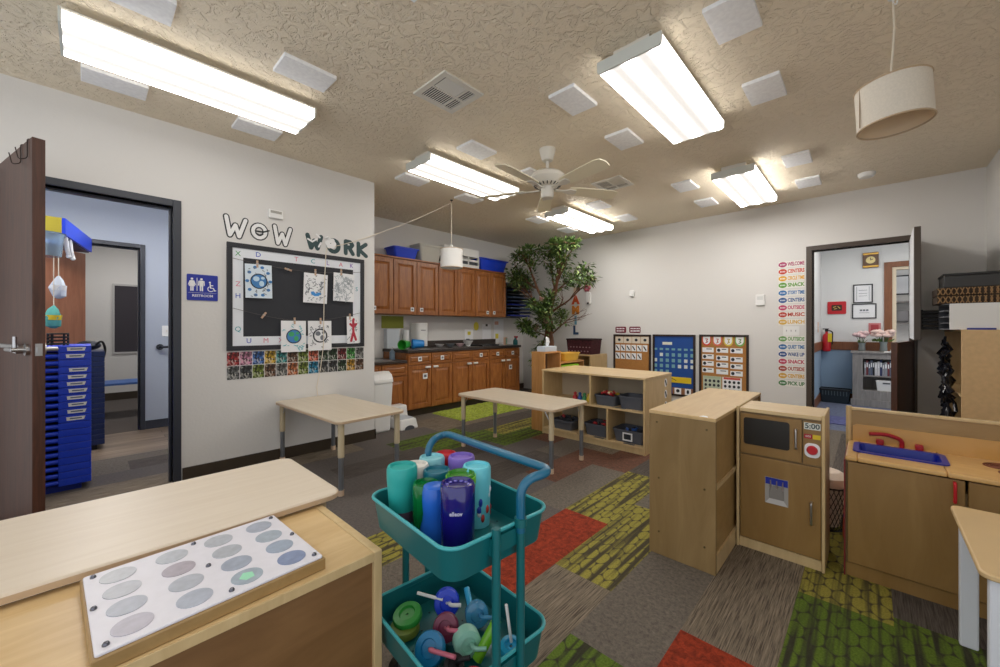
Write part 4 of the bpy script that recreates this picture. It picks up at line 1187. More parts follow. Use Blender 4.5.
kid_table('activity_table', 'pale rectangular children table against the left wall under the photo cards', (-3.262, 1.45, 0), 1.17, 0.56, 0.535, 0.05, TABLE_TOP).rotation_euler = (0, 0, math.radians(2.2))
kid_table('activity_table', 'pale rectangular children table in the middle of the room before the green rug', (-2.43, 2.835, 0), 1.18, 0.555, 0.530, 0.05, TABLE_TOP)
kid_table('activity_table', 'pale rectangular children table in the left foreground behind the board of discs', (-1.757, 0.07, 0), 0.58, 1.21, 0.56, 0.06, TABLE_TOP_Y)

# ------------------------------------------------------------------ foreground cabinet and sensory board
nc = thing('low_cabinet', 'low plywood cabinet in the left foreground under the board of discs', 'cabinet', (-1.052, 0.604, 0))
DARK_PLY = wood('brown_cabinet_panel', (116, 82, 48), (138, 102, 64), 'y', 2.0, 6, 0.4)  # brown panel, darkened further for its shaded front
build('cabinet_top', MB().box(-0.44, -0.006, -1.22, -0.026, 0.503, 0.525), MAPLE_Y, nc, bevel=0.002)
build('top_edge', MB().box(-0.006, 0.0, -1.22, -0.026, 0.500, 0.525), BIRCH_EDGE, nc, bevel=0.001)
build('end_panel', MB().box(-0.44, 0.001, -0.0255, 0.0, 0.0, 0.527), BIRCH_EDGE, nc, bevel=0.003)
build('back_panel', MB().box(-0.02, -0.012, -1.22, -0.026, 0.03, 0.503), DARK_PLY, nc)
build('bottom_shelf', MB().box(-0.44, -0.02, -1.22, -0.026, 0.03, 0.05), MAPLE_Y, nc)
build('side_panel', MB().box(-0.44, 0.0, -1.245, -1.22, 0, 0.527), BIRCH_EDGE, nc, bevel=0.003)
sn = thing('sensory_board', 'white board of sixteen grey discs on the foreground cabinet', 'sensory board', (-1.2525, 0.220, 0.5255), (0, 0, math.radians(2.6)))
build('board_base', MB().box(-0.184, 0.184, -0.222, 0.222, 0, 0.03), BIRCH_X, sn, bevel=0.003)
build('board_face', MB().prism(rrect(0.358, 0.434, 0.006), 0.03, 0.036), mat('white_board_face', (226, 224, 232), 0.35, var=0.03, vscale=30), sn, bevel=0.002)
DCOL = [(190, 192, 198), (182, 184, 192), (172, 176, 188), (186, 182, 194), (186, 190, 198), (176, 168, 178), (180, 184, 194), (176, 182, 196), (184, 188, 196), (180, 184, 192), (164, 172, 188), (166, 178, 190), (172, 178, 192), (170, 180, 192), (162, 174, 192), (138, 152, 184)]
DM = [mat('disc_%d' % i, tuple(int(v * 0.98) for v in c), 0.28, var=0.10, vscale=50) for i, c in enumerate(DCOL)]
for r in range(4):
    for c in range(4):
        x = -0.125 + 0.083 * c; y = -0.158 + 0.105 * r
        build('disc', MB().prism(ellipse(0.068, 0.068, 30, x, y), 0.036, 0.0375), DM[r * 4 + c], sn)
build('green_spot', MB().prism([(0.105, 0.048), (0.125, 0.034), (0.142, 0.045), (0.138, 0.064), (0.115, 0.066)], 0.0375, 0.038), mat('mint_spot', (160, 226, 190), 0.4), sn)
for (x, y) in ((-0.158, -0.20), (0.0, -0.208), (0.158, -0.20), (-0.158, 0.0), (0.0, 0.0), (0.158, 0.01), (-0.158, 0.202), (0.0, 0.206), (0.158, 0.202)):
    build('screw', MB().lathe([(0.006, 0), (0.006, 0.003), (0.004, 0.006), (0.001, 0.007)], 14, (x, y, 0.036)), mat('screw_steel', (110, 110, 118), 0.25, 1), sn, smooth=True)

# ------------------------------------------------------------------ teal cart
CX, CYc, CA = -0.842, 0.7125, math.radians(-4.5)
cart = thing('rolling_cart', 'teal two-tier rolling cart with tall handle in the foreground', 'cart', (CX, CYc, 0), (0, 0, CA))
def tray(zr, dep, label=None):
    w_, d_, r = 0.402, 0.330, 0.045
    w2, d2 = w_ - 0.02, d_ - 0.02
    b = MB()
    P = [rrect(w2, d2, r, 7), rrect(w_, d_, r, 7), rrect(w_ + 0.008, d_ + 0.008, r + 0.004, 7), rrect(w_ - 0.006, d_ - 0.006, r - 0.002, 7), rrect(w2 - 0.006, d2 - 0.006, r - 0.003, 7)]
    zs = [zr - dep, zr - 0.003, zr, zr, zr - dep + 0.004]
    n = len(P[0])
    vs = [(x, y, z) for p, z in zip(P, zs) for x, y in p]
    fs = [tuple(range(n - 1, -1, -1)), tuple(range(4 * n, 5 * n))]
    for j in range(4):
        fs += [(j * n + i, j * n + (i + 1) % n, (j + 1) * n + (i + 1) % n, (j + 1) * n + i) for i in range(n)]
    b.raw(vs, fs)
    o = build('tray', b, TEAL, cart, smooth=True)
    rim = MB().tube([(x, y, zr) for x, y in rrect(w_ + 0.004, d_ + 0.004, r, 7)], 0.0045, 8, closed=True)
    build('tray_rim', rim, mat('teal_rim', (60, 164, 170), 0.35), o, smooth=True)
    return o
TZ = (0.70, 0.388)
for z in TZ:
    o = tray(z, 0.082)
    hb = MB()
    for i in range(7):
        for j in range(5):
            hb.prism(ellipse(0.006, 0.006, 8, -0.14 + i * 0.047, -0.11 + j * 0.055), z - 0.0779, z - 0.0774)
    build('drain_holes', hb, mat('hole_dark', (10, 46, 50), 0.8), o)
px = 0.2135
for sx in (-1, 1):
    build('post', MB().tube([(sx * px, -0.04, 0.165), (sx * px, -0.04, 0.715)], 0.0105, 16), TEAL, cart, smooth=True)
    build('post', MB().tube([(sx * px, 0.04, 0.165), (sx * px, 0.04, 0.71)], 0.0105, 16), TEAL, cart, smooth=True)
    f = MB().tube([(sx * px, -0.075, 0.17), (sx * px, 0.075, 0.17)], 0.013, 12)
    build('foot_bar', f, TEAL, cart, smooth=True)
    for z in TZ:
        build('bracket', MB().box(sx * (px - 0.012) - 0.006, sx * (px - 0.012) + 0.006, -0.05, 0.05, z - 0.05, z - 0.01), TEAL, cart)
hp = arc_path([(-px, 0.04, 0.68), (-px, 0.04, 0.805), (-px - 0.03, 0.125, 0.818), (px + 0.035, 0.125, 0.818), (px, 0.04, 0.805), (px, 0.04, 0.68)], 0.08, 8)
build('handle', MB().tube(hp, 0.0115, 16), TEAL_BLUE, cart, smooth=True)
for q in (-px, px):
    build('handle_collar', MB().tube([(q, 0.04, 0.695), (q, 0.04, 0.715)], 0.0155, 16), TEAL, cart, smooth=True)
for sx in (-1, 1):
    for sy in (-1, 1):
        c = build('caster', MB().tube([(sx * px - 0.012, sy * 0.065, 0.1391), (sx * px + 0.012, sy * 0.065, 0.1391)], 0.028, 18), BLACK, cart, smooth=True)
        build('caster_fork', MB().box(sx * px - 0.016, sx * px + 0.016, sy * 0.065 - 0.008, sy * 0.065 + 0.008, 0.139, 0.17), DKGREY, c)

# upside-down bottles and cups in the top tray
CF = TZ[0] - 0.0775
def cup(label, x, y, h, rb, rt, m, kind='plain', cat='bottle', name='water_bottle'):
    """stands upside down: rb radius at the mouth (down), rt at the base (up)"""
    x, y, h, rb, rt = x * 1.043, y * 1.043, h * 1.11, rb * 1.1, rt * 1.1      # moved out along the tray
    t = thing(name, label, cat, (x, y, CF), group='drinking bottles upside down in the top tray')
    prof = [(rb, 0), (rb, 0.006), ((rb * 2 + rt) / 3, h * 0.35), (rt, h * 0.8), (rt, h - 0.008), (rt * 0.93, h), (rt * 0.80, h + 0.001), (rt * 0.74, h - 0.007), (0.002, h - 0.008)]
    if kind == 'waist':
        prof = [(rb, 0), (rb, 0.03), (rb * 0.86, 0.05), (rb * 0.80, 0.07), (rt, 0.10), (rt, h - 0.02), (rt * 0.9, h - 0.004), (rt * 0.6, h), (0.002, h)]
    build('bottle_body', MB().lathe(prof, 36), m, t, smooth=True)
    return t
TEAL_CUP = mat('teal_matte_cup', (38, 166, 160), 0.45)
c = cup('tall matte teal cup standing in the left corner of the top tray', -0.934, 0.597, 0.15, 0.031, 0.039, TEAL_CUP)
build('dark_band', MB().lathe([(0.0362, 0.012), (0.0375, 0.045)], 30, cap=False), mat('plum_patch', (96, 76, 96), 0.5), c, smooth=True)
cup('white cup partly hidden behind the tall teal cup', -0.955, 0.655, 0.135, 0.030, 0.036, mat('translucent_white_cup', (222, 218, 210), 0.4))
c = cup('pale blue printed cup behind the dark teal cup', -0.975, 0.728, 0.135, 0.031, 0.037, mat('pale_blue_cup', (140, 204, 214), 0.35))
b = MB()
rnd = random.Random(2)
for k in range(14):
    a = rnd.uniform(0, 2 * PI); z = rnd.uniform(0.03, 0.13); s = rnd.uniform(0.006, 0.012)
    b.ball((0.0365 * math.cos(a), 0.0365 * math.sin(a), z * 0.9), s, 5, sq=(0.6, 0.6, 1))
build('printed_shapes', b, mat('deep_blue_print', (40, 90, 170), 0.4), c)
cup('red cup at the back of the top tray', -0.985, 0.79, 0.13, 0.027, 0.033, RED)
cup('lavender cup beside the red cup at the back of the top tray', -0.915, 0.795, 0.135, 0.032, 0.039, mat('lavender_cup', (138, 112, 206), 0.35))
cup('dark teal cup in the middle of the group', -0.888, 0.680, 0.13, 0.031, 0.037, mat('dark_teal_cup', (18, 104, 124), 0.35))
LIMEC = mat('lime_cup', (120, 196, 30), 0.3)
c = cup('lime green cup with ring base behind the indigo bottle', -0.778, 0.674, 0.148, 0.031, 0.036, mat('clear_green_cup', (76, 160, 50), 0.2, trans=0.35))
build('base_ring', MB().lathe([(0.041, 0.138), (0.042, 0.144), (0.041, 0.158), (0.030, 0.159), (0.028, 0.150)], 30, cap=False), LIMEC, c, smooth=True)
c = cup('light blue bottle with colourful printed pictures, rightmost of the group', -0.788, 0.740, 0.150, 0.034, 0.037, mat('light_cyan_cup', (110, 206, 222), 0.3))
for q, (cc, cnt) in enumerate((((30, 60, 170), 12), ((230, 232, 236), 8), ((200, 60, 50), 6), ((130, 190, 60), 6))):
    b = MB()
    for k in range(cnt):
        a = rnd.uniform(0, 2 * PI); z = rnd.uniform(0.03, 0.14)
        b.ball((0.0365 * math.cos(a), 0.0365 * math.sin(a), z * 0.85), rnd.uniform(0.007, 0.013), 5, sq=(0.55, 0.55, 1.1))
    build('printed_shapes', b, mat('bottle_print_%d' % q, cc, 0.35), c, smooth=True)
c = cup('clear green bottle left of the blue bottle', -0.845, 0.612, 0.125, 0.032, 0.033, mat('clear_emerald', (18, 140, 70), 0.12, trans=0.45))
b = MB()
for k in range(10):
    a = rnd.uniform(0, 2 * PI)
    b.ball((0.034 * math.cos(a), 0.034 * math.sin(a), rnd.uniform(0.02, 0.10)), 0.006, 5, sq=(0.6, 0.6, 1.4))
build('printed_leaves', b, LIMEC, c)
cup('medium blue bottle with a narrow waist left of the indigo bottle', -0.806, 0.612, 0.13, 0.036, 0.031, mat('medium_blue_bottle', (40, 104, 206), 0.25), 'waist')
INDIGO = mat('indigo_glossy', (24, 18, 110), 0.12, coat=0.6)
c = cup('glossy indigo bottle with white script, nearest in the top tray', -0.722, 0.615, 0.155, 0.0385, 0.040, INDIGO)
b = MB()
for k in range(12):
    a = 2 * PI * k / 12
    b.ball((0.029 * math.cos(a), 0.029 * math.sin(a), 0.163), 0.0066, 5, sq=(1, 1, 0.7))
build('faceted_base', b, mat('indigo_facets', (90, 84, 180), 0.1, coat=0.8), c, smooth=True)
tx = txt('elleov', 0.013, mat('silver_script', (196, 194, 220), 0.4), c, (0.0311, -0.0322, 0.112), (PI / 2, 0, math.radians(43)), 0.0003, 0.0008)
tx.rotation_euler = (PI / 2 , 0, math.radians(46))

# lids and straws in the middle tray
MF = TZ[1] - 0.0775
CL = {'royal': BLUE, 'maroon': mat('maroon_lid', (120, 40, 70), 0.35), 'teal': mat('teal_lid', (20, 120, 170), 0.35), 'mint': mat('mint_lid', (150, 206, 186), 0.4), 'clear': mat('clear_blue_lid', (90, 180, 226), 0.1, trans=0.5),
      'lime': mat('lime_clear', (130, 206, 50), 0.15, trans=0.3), 'black': BLACK, 'green': mat('green_lid', (50, 150, 60), 0.35), 'rose': mat('rose_straw', (206, 110, 130), 0.4), 'olive': mat('olive_lid', (110, 130, 50), 0.4), 'cyan': mat('cyan_lid', (40, 160, 206), 0.3), 'grey': mat('grey_lid', (150, 160, 160), 0.4)}
def lid(label, x, y, z, r, h, m, tilt, rz, strawm=None, sl=0.07, inner=None, name='bottle_lid'):
    x, y = CX + (x + 0.8125) * 1.04, CYc + (y - 0.681) * 1.04
    t = thing(name, label, 'lid', (x, y, z), (tilt, 0, rz), 'lids and straws in the lower tray')
    build('lid_ring', MB().lathe([(r, -h / 2), (r, h / 2 - 0.004), (r * 0.93, h / 2), (r * 0.55, h / 2 + 0.002), (r * 0.5, h / 2 - 0.004), (0.004, h / 2 - 0.004), (0.004, h / 2 - 0.007), (r * 0.9, h / 2 - 0.007), (r * 0.9, -h / 2)], 28, cap=False), m, t, smooth=True)
    build('thread_ring', MB().lathe([(r * 0.86, -h / 2 - 0.006), (r * 0.86, h / 2 - 0.01), (r * 0.80, h / 2 - 0.01), (r * 0.80, -h / 2 - 0.006)], 28, cap=False), inner or m, t, smooth=True)
    if strawm:
        build('straw', MB().tube(arc_path([(0.008, 0, h / 2 - 0.004), (0.01, 0, h / 2 + 0.02), (0.01 + sl, 0, h / 2 + 0.03)], 0.02), 0.0055, 10), strawm, t, smooth=True)
        build('straw_stub', MB().tube([(0, 0, h / 2 - 0.007), (0, 0, -h / 2 - 0.03)], 0.005, 8), strawm, t, smooth=True)
    return t
lid('royal blue bottle lid standing on edge at the back of the lower tray', -0.895, 0.715, MF + 0.045, 0.038, 0.03, CL['royal'], 1.2, 0.9, WHITE_P, 0.03)
lid('maroon lid leaning in the middle of the lower tray', -0.825, 0.655, MF + 0.042, 0.035, 0.024, CL['maroon'], 1.1, 0.75, CL['rose'], 0.03)
lid('wide teal-blue lid with rose straw, front of the lower tray', -0.800, 0.585, MF + 0.040, 0.040, 0.018, CL['teal'], 0.9, 0.45, CL['rose'], 0.075)
lid('mint green lid on its side right of the maroon lid', -0.752, 0.665, MF + 0.038, 0.036, 0.032, CL['mint'], 1.45, 1.1, CL['mint'], 0.03)
lid('clear light blue lid behind the mint lid', -0.800, 0.745, MF + 0.042, 0.034, 0.028, CL['clear'], 1.2, 0.9, CL['clear'], 0.03)
lid('green and yellow lid at the left edge of the lower tray', -0.945, 0.615, MF + 0.035, 0.042, 0.016, CL['green'], 0.25, 0.3, None, 0, CL['lime'])
lid('olive lid beneath the green lid at the left edge of the lower tray', -0.935, 0.60, MF + 0.013, 0.042, 0.018, CL['olive'], 0.05, 0.0, None, 0, CL['grey'])
lid('small black lid near the front of the lower tray', -0.728, 0.603, MF + 0.025, 0.026, 0.036, CL['black'], 0.5, 0.8, CL['black'], 0.03)
lid('cyan lid by the right end of the lower tray', -0.668, 0.74, MF + 0.020, 0.030, 0.032, CL['cyan'], 0.2, 0.5)
lid('red and yellow cup lid at the very front of the lower tray', -0.650, 0.592, MF + 0.035, 0.032, 0.045, RED, 0.1, 0.2, None, 0, YELLOW)
for lb, p, q, r, m in (('clear lime straw cup part leaning beside the mint lid', (-0.715, 0.665, MF + 0.012), (-0.700, 0.715, MF + 0.085), 0.014, CL['lime']),
                       ('second clear lime straw part lying by the right post', (-0.735, 0.70, MF + 0.012), (-0.715, 0.74, MF + 0.075), 0.012, CL['green']),
                       ('slim white straw standing in the cyan lid', (-0.672, 0.748, MF + 0.02), (-0.680, 0.735, MF + 0.135), 0.004, WHITE_P),
                       ('slim white straw leaning on the royal blue lid', (-0.955, 0.655, MF + 0.075), (-0.895, 0.70, MF + 0.06), 0.0045, WHITE_P),
                       ('teal tube lying behind the clear blue lid', (-0.865, 0.765, MF + 0.075), (-0.82, 0.74, MF + 0.055), 0.009, CL['cyan'])):
    p, q = [(CX + (v[0] + 0.8125) * 1.04, CYc + (v[1] - 0.681) * 1.04, v[2]) for v in (p, q)]
    n_ = 'drinking_straw' if 'slim' in lb else 'straw_part'
    tag(build(n_, MB().tube([p, q], r, 14), m, smooth=True), lb, 'straw', 'lids and straws in the lower tray')

# bring the cart and all it carries to its full size (trays 43 cm long, rim 65 cm high)
KS = 1.104
ZO = 1.18 * (1 - KS)
def scale_mesh(o, k, dz=0.0):
    for v in o.data.vertices:
        v.co *= k; v.co.z += dz
    o.location *= k
def kids(o):
    for c in o.children:
        yield c
        yield from kids(c)
bpy.context.view_layer.update()
for c in kids(cart): scale_mesh(c, KS, ZO)
cart.location.x *= KS; cart.location.y *= KS
for o in list(COL.objects):
    if o.get('group') in ('drinking bottles upside down in the top tray', 'lids and straws in the lower tray'):
        if o.type == 'MESH':
            scale_mesh(o, KS, ZO)
        else:
            o.location = (o.location.x * KS, o.location.y * KS, o.location.z * KS + ZO)
            for c in kids(o): scale_mesh(c, KS)

# ------------------------------------------------------------------ open shelf unit
sx0, sy0 = -2.701, 3.55
sh = thing('toy_shelf', 'open maple toy shelf with grey baskets in the middle of the room', 'shelf', (sx0, sy0, 0))
SW, SD, SH = 1.188, 0.66, 0.72
EDGE = MAPLE
build('shelf_top', MB().box(-0.004, SW + 0.004, -0.004, SD, SH - 0.02, SH), MAPLE, sh, bevel=0.003)
build('side_panel', MB().box(0, 0.02, 0, SD, 0, SH - 0.0205), BIRCH_EDGE, sh, bevel=0.002)
build('side_panel', MB().box(SW - 0.02, SW, 0, SD, 0, SH - 0.0205), BIRCH_EDGE, sh, bevel=0.002)
build('back_panel', MB().box(0.02, SW - 0.02, 0.37, 0.38, 0.06, SH - 0.0205), mat('grey_back_panel', (190, 176, 152), 0.6), sh)
build('middle_shelf', MB().box(0.02, SW - 0.02, 0.0, 0.37, 0.385, 0.403), MAPLE, sh)
build('bottom_shelf', MB().box(0.02, SW - 0.02, 0.0, 0.37, 0.055, 0.073), MAPLE, sh)
build('base_rail', MB().box(0.02, SW - 0.02, 0.01, 0.025, 0.0, 0.054), BIRCH_EDGE, sh)
for dx, z0, z1 in ((0.613, 0.4035, SH - 0.0205), (0.483, 0.0735, 0.3845), (0.804, 0.0735, 0.3845)):
    build('divider', MB().box(dx - 0.009, dx + 0.009, 0.0, 0.369, z0, z1), BIRCH_EDGE, sh)
for x, z in ((0.93, 0.4033), (0.70, 0.0733), (1.02, 0.0733)):
    build('shelf_label', MB().box(x - 0.055, x + 0.055, 0.008, 0.045, z, z + 0.0012), DKGREY, sh)
b = MB()
for k in range(4):
    b.prism(ellipse(0.07, 0.085, 16, 0.50, 0.63 - k * 0.115), 0, 0.0015)
s_ = build('sticker_strip', b, PAPER, sh, (SW + 0.0002, 0, 0), ROT_L)
b = MB()
for k in range(4):
    strokes(b, [[(0.49, 0.65 - k * 0.115), (0.51, 0.61 - k * 0.115)]], 0.012, 0.0015, 0.0025)
build('sticker_print', b, NIGHT, s_)
GREYB = mat('slate_basket', (86, 90, 100), 0.6)
def basket(label, x, y, z, w_, d_, h_, fill=None):
    t = tub('toy_basket', label, 'basket', (x, y, z), w_, d_, h_, GREYB, 0.006, 0, 0.86, 'grey baskets in the open shelf')
    return t
def toys(label, x, y, z, w_, d_, n, cols, seed, s=0.03):
    rnd = random.Random(seed)
    names = cols
    for k in range(n):
        c, nm = cols[k % len(cols)]
        px_, py_, pz_ = x + rnd.uniform(-w_, w_), y + rnd.uniform(-d_, d_), z + rnd.uniform(0, s * 0.7)
        t = thing('toy_block', '%s toy piece among those %s' % (nm, label), 'toy', (px_, py_, pz_), (rnd.uniform(0, .5), rnd.uniform(0, .5), rnd.uniform(0, 3)), 'toys ' + label)
        build('block_body', MB().box(-s, s, -s * 0.5, s * 0.5, 0, s * 0.8), c, t, bevel=0.004)
B1 = basket('grey basket heaped with red toys on the upper shelf, right compartment', sx0 + 0.755, sy0 + 0.15, 0.4035, 0.235, 0.24, 0.10)
B2 = basket('closed dark grey basket on the upper shelf, next to the heaped red toys', sx0 + 1.03, sy0 + 0.15, 0.4035, 0.26, 0.24, 0.12)
basket('grey basket in the lower left compartment behind the table leg', sx0 + 0.24, sy0 + 0.16, 0.0735, 0.26, 0.26, 0.10)
basket('grey basket in the lower middle compartment', sx0 + 0.645, sy0 + 0.17, 0.0735, 0.27, 0.26, 0.12)
b5 = basket('grey basket with a picture card on its front, lower right compartment', sx0 + 0.995, sy0 + 0.17, 0.0735, 0.32, 0.26, 0.12)
build('picture_card', MB().box(-0.05, 0.05, -0.128, -0.1265, 0.02, 0.10), PAPER, b5)
build('card_picture', MB().box(-0.035, 0.035, -0.1295, -0.128, 0.035, 0.085), NIGHT, b5)
T_RED = mat('toy_red', (176, 44, 50), 0.4); T_BLUE = mat('toy_blue', (40, 80, 150), 0.4); T_YEL = mat('toy_yellow', (216, 186, 60), 0.4); T_WH = mat('toy_cream', (220, 196, 160), 0.5); T_DK = mat('toy_charcoal', (50, 52, 60), 0.5); T_GR = mat('toy_green', (60, 140, 90), 0.4)
toys('heaped in the upper basket', sx0 + 0.755, sy0 + 0.13, 0.50, 0.075, 0.07, 14, [(T_RED, 'red'), (T_WH, 'cream'), (T_RED, 'dark red'), (T_YEL, 'yellow')], 3, 0.026)
toys('piled in the lower left basket', sx0 + 0.24, sy0 + 0.15, 0.165, 0.08, 0.08, 10, [(T_RED, 'red'), (T_DK, 'charcoal'), (T_DK, 'black'), (T_WH, 'cream')], 8, 0.03)
toys('piled in the lower middle basket', sx0 + 0.645, sy0 + 0.16, 0.175, 0.09, 0.08, 8, [(T_DK, 'charcoal'), (T_RED, 'dark red')], 9, 0.03)
toys('piled in the lower right basket', sx0 + 0.995, sy0 + 0.16, 0.175, 0.11, 0.08, 8, [(T_DK, 'charcoal'), (T_BLUE, 'navy')], 10, 0.03)
for (x, c, nm) in ((0.36, T_RED, 'red'), (0.42, T_BLUE, 'blue'), (0.475, T_GR, 'green'), (0.53, T_YEL, 'yellow'), (0.575, T_BLUE, 'navy')):
    t = thing('toy_figure', '%s little toy figure on the upper left shelf' % nm, 'toy', (sx0 + x, sy0 + 0.12, 0.4035), group='little toys on the upper left shelf')
    build('figure_body', MB().lathe([(0.026, 0), (0.028, 0.02), (0.02, 0.05), (0.012, 0.06)], 14), c, t, smooth=True)
    build('figure_head', MB().ball((0, 0, 0.072), 0.018, 8), c, t, smooth=True)

# pine shelf end, its load, low shelf at the back
pn = thing('pine_shelf', 'narrow pine shelf unit left of the open maple shelf', 'shelf', (-2.895, 3.60, 0))
build('end_panel', MB().box(0, 0.188, 0, 0.022, 0, 0.91), PINE, pn, bevel=0.003)
build('top_board', MB().box(0, 0.188, 0.022, 0.33, 0.89, 0.91), PINE, pn, bevel=0.003)
build('inner_panel', MB().box(0, 0.188, 0.31, 0.33, 0, 0.889), PINE, pn)
build('low_top', MB().box(0, 0.188, 0.33, 0.85, 0.755, 0.775), PINE, pn, bevel=0.003)
build('far_panel', MB().box(0, 0.188, 0.83, 0.85, 0, 0.754), PINE, pn)
build('shelf_board', MB().box(0, 0.188, 0.33, 0.83, 0.665, 0.68).box(0, 0.188, 0.33, 0.83, 0.05, 0.07).box(0, 0.188, 0.022, 0.31, 0.45, 0.47), PINE, pn)
tb = thing('tissue_box', 'white tissue box with a tissue standing up on the pine shelf', 'tissue box', (-2.79, 3.76, 0.9105))
build('box_body', MB().box(-0.06, 0.06, -0.115, 0.115, 0, 0.06), mat('pale_blue_box', (206, 218, 232), 0.6), tb, bevel=0.003)
b = MB()
pts = [(-0.03, 0.0), (-0.036, 0.05), (-0.02, 0.10), (0.0, 0.115), (0.022, 0.10), (0.03, 0.05), (0.026, 0.0)]
b.raw([(0.012 * math.sin(i * 1.7), y, 0.06 + z) for i, (y, z) in enumerate(pts)] + [(0.012 * math.sin(i * 1.7) + 0.012, y * 0.9, 0.06 + z * 0.95) for i, (y, z) in enumerate(pts)],
      [tuple(range(7)), tuple(range(13, 6, -1))] + [(i, i + 1, 8 + i, 7 + i) for i in range(6)])
build('tissue', b, PAPER, tb)
tub('yellow_bin', 'shallow yellow-orange bin on the low part of the pine shelf', 'bin', (-2.795, 4.20, 0.7755), 0.18, 0.34, 0.10, mat('amber_bin', (222, 178, 70), 0.5), 0.008, 0, 0.8)
gs = tag(build('paper_stack', MB().box(-0.07, 0.09, -0.20, 0.17, 0, 0.05), mat('neon_green_paper', (150, 214, 40), 0.7), loc=(-2.80, 4.16, 0.681), bevel=0.002), 'bright green paper stack under the yellow bin', 'paper')
lw = thing('low_shelf', 'low pale shelf against the back wall holding the dark woven basket', 'shelf', (-3.72, 5.42, 0))
build('shelf_top', MB().box(0.06, 0.54, 0, 0.53, 0.745, 0.765), MAPLE, lw, bevel=0.003)
for x in (0.06, 0.21, 0.522):
    build('upright', MB().box(x, x + 0.018, 0, 0.53, 0, 0.7445), BIRCH_EDGE, lw)
build('shelf_board', MB().box(0.078, 0.522, 0.001, 0.53, 0.42, 0.44).box(0.078, 0.522, 0.001, 0.53, 0.05, 0.07), MAPLE, lw)
build('back_panel', MB().box(0.078, 0.522, 0.515, 0.53, 0.07, 0.7445), MAPLE, lw)
wbk = thing('woven_basket', 'dark maroon woven basket on the low shelf under the hanging letters', 'basket', (-3.42, 5.62, 0.7655))
b = MB().frustum((-0.215, 0.215, -0.15, 0.15, 0), (-0.235, 0.235, -0.165, 0.165, 0.235))
build('basket_body', b, mat('maroon_weave', (70, 26, 34), 0.8, var=0.5, vscale=45, bmp=0.8, bscale=40), wbk, bevel=0.012)
build('basket_rim', MB().tube([(x, y, 0.238) for x, y in rrect(0.47, 0.335, 0.03)], 0.014, 10, closed=True), mat('dark_weave_rim', (44, 26, 28), 0.8), wbk, smooth=True)
b = MB()
rnd = random.Random(6)
for r in range(3):
    for k in range(7):
        b.prism(ellipse(0.03, 0.022, 8, -0.18 + k * 0.058 + (r % 2) * 0.03, 0.05 + r * 0.065), 0, 0.004)
build('woven_dots', b, mat('pale_weave_dots', (150, 110, 116), 0.8), wbk, (0, -0.163, 0), (PI / 2 - 0.064, 0, 0))  # paler dots on the basket front

# tree in the corner
tree = thing('artificial_tree', 'leafy artificial tree with a twisted trunk in the back corner', 'tree', (-3.89, 5.27, 0))
BARK = wood('tree_bark', (84, 54, 38), (128, 88, 62), 'z', 5, 5, 0.85, 0)
build('pot', MB().lathe([(0.15, 0), (0.19, 0.28), (0.2, 0.3), (0.185, 0.3), (0.18, 0.27), (0.01, 0.27)], 28), mat('dark_pot', (66, 52, 46), 0.7), tree, smooth=True)
b = MB()
for s in range(3):
    pts, rs = [], []
    for k in range(26):
        t = k / 25; z = 0.26 + t * 1.25
        a = s * 2 * PI / 3 + t * 9
        rr = 0.045 * (1 - 0.25 * t)
        pts.append((rr * math.cos(a) + 0.03 * math.sin(t * 3) - 0.0, rr * math.sin(a), z)); rs.append(0.05 * (1 - 0.35 * t))
    b.tube(pts, rs, 10)
build('trunk', b, BARK, tree, smooth=True)
rnd = random.Random(21)
tips = []
b = MB()
def branch(p, d, ln, r, depth):
    pts, rs = [p], [r]
    q = Vector(p); dd = Vector(d).normalized()
    n = 6
    for k in range(n):
        dd = (dd + Vector((rnd.uniform(-.18, .18), rnd.uniform(-.18, .18), rnd.uniform(-.08, .16)))).normalized()
        q = q + dd * ln / n
        q.y = min(q.y, 0.52); q.x = max(q.x, -0.66); q.z = min(q.z, H - 0.28)
        pts.append(tuple(q)); rs.append(r * (1 - 0.11 * (k + 1)))
        if depth < 2 and k >= 1 and rnd.random() < 0.8:
            nd = (dd + Vector((rnd.uniform(-1, 1), rnd.uniform(-.8, .5), rnd.uniform(-.5, .6)))).normalized()
            branch(tuple(q), nd, ln * rnd.uniform(0.4, 0.6), r * 0.5, depth + 1)
        if depth >= 1: tips.append((Vector(q), Vector(dd)))
    b.tube(pts, rs, 7)
for d, ln, r in (((-0.5, 0.0, 1.0), 1.0, 0.032), ((0.55, -0.05, 0.95), 1.15, 0.034), ((0.02, 0.02, 1), 1.0, 0.034), ((-0.95, -0.1, 0.55), 0.85, 0.022), ((0.9, -0.1, 0.5), 0.75, 0.022), ((0.2, -0.5, 0.4), 0.5, 0.018), ((-0.2, -0.4, 0.1), 0.4, 0.014), ((0.35, 0.0, 0.3), 0.5, 0.016)):
    z0 = 1.05 if d[2] < 0.45 else 1.42
    branch((0.02, 0, z0), d, ln, r, 0)
for sx_ in (-0.12, 0.12):
    branch((0.0, -0.02, 1.15), (sx_, -0.12, 0.1 if sx_ > 0 else -0.35), 0.42, 0.012, 1)
build('branches', b, BARK, tree, smooth=True)
LEAF = [mat('leaf_dark', (54, 78, 34), 0.6), mat('leaf_mid', (86, 114, 50), 0.6), mat('leaf_light', (132, 150, 84), 0.6)]
lf = MB()
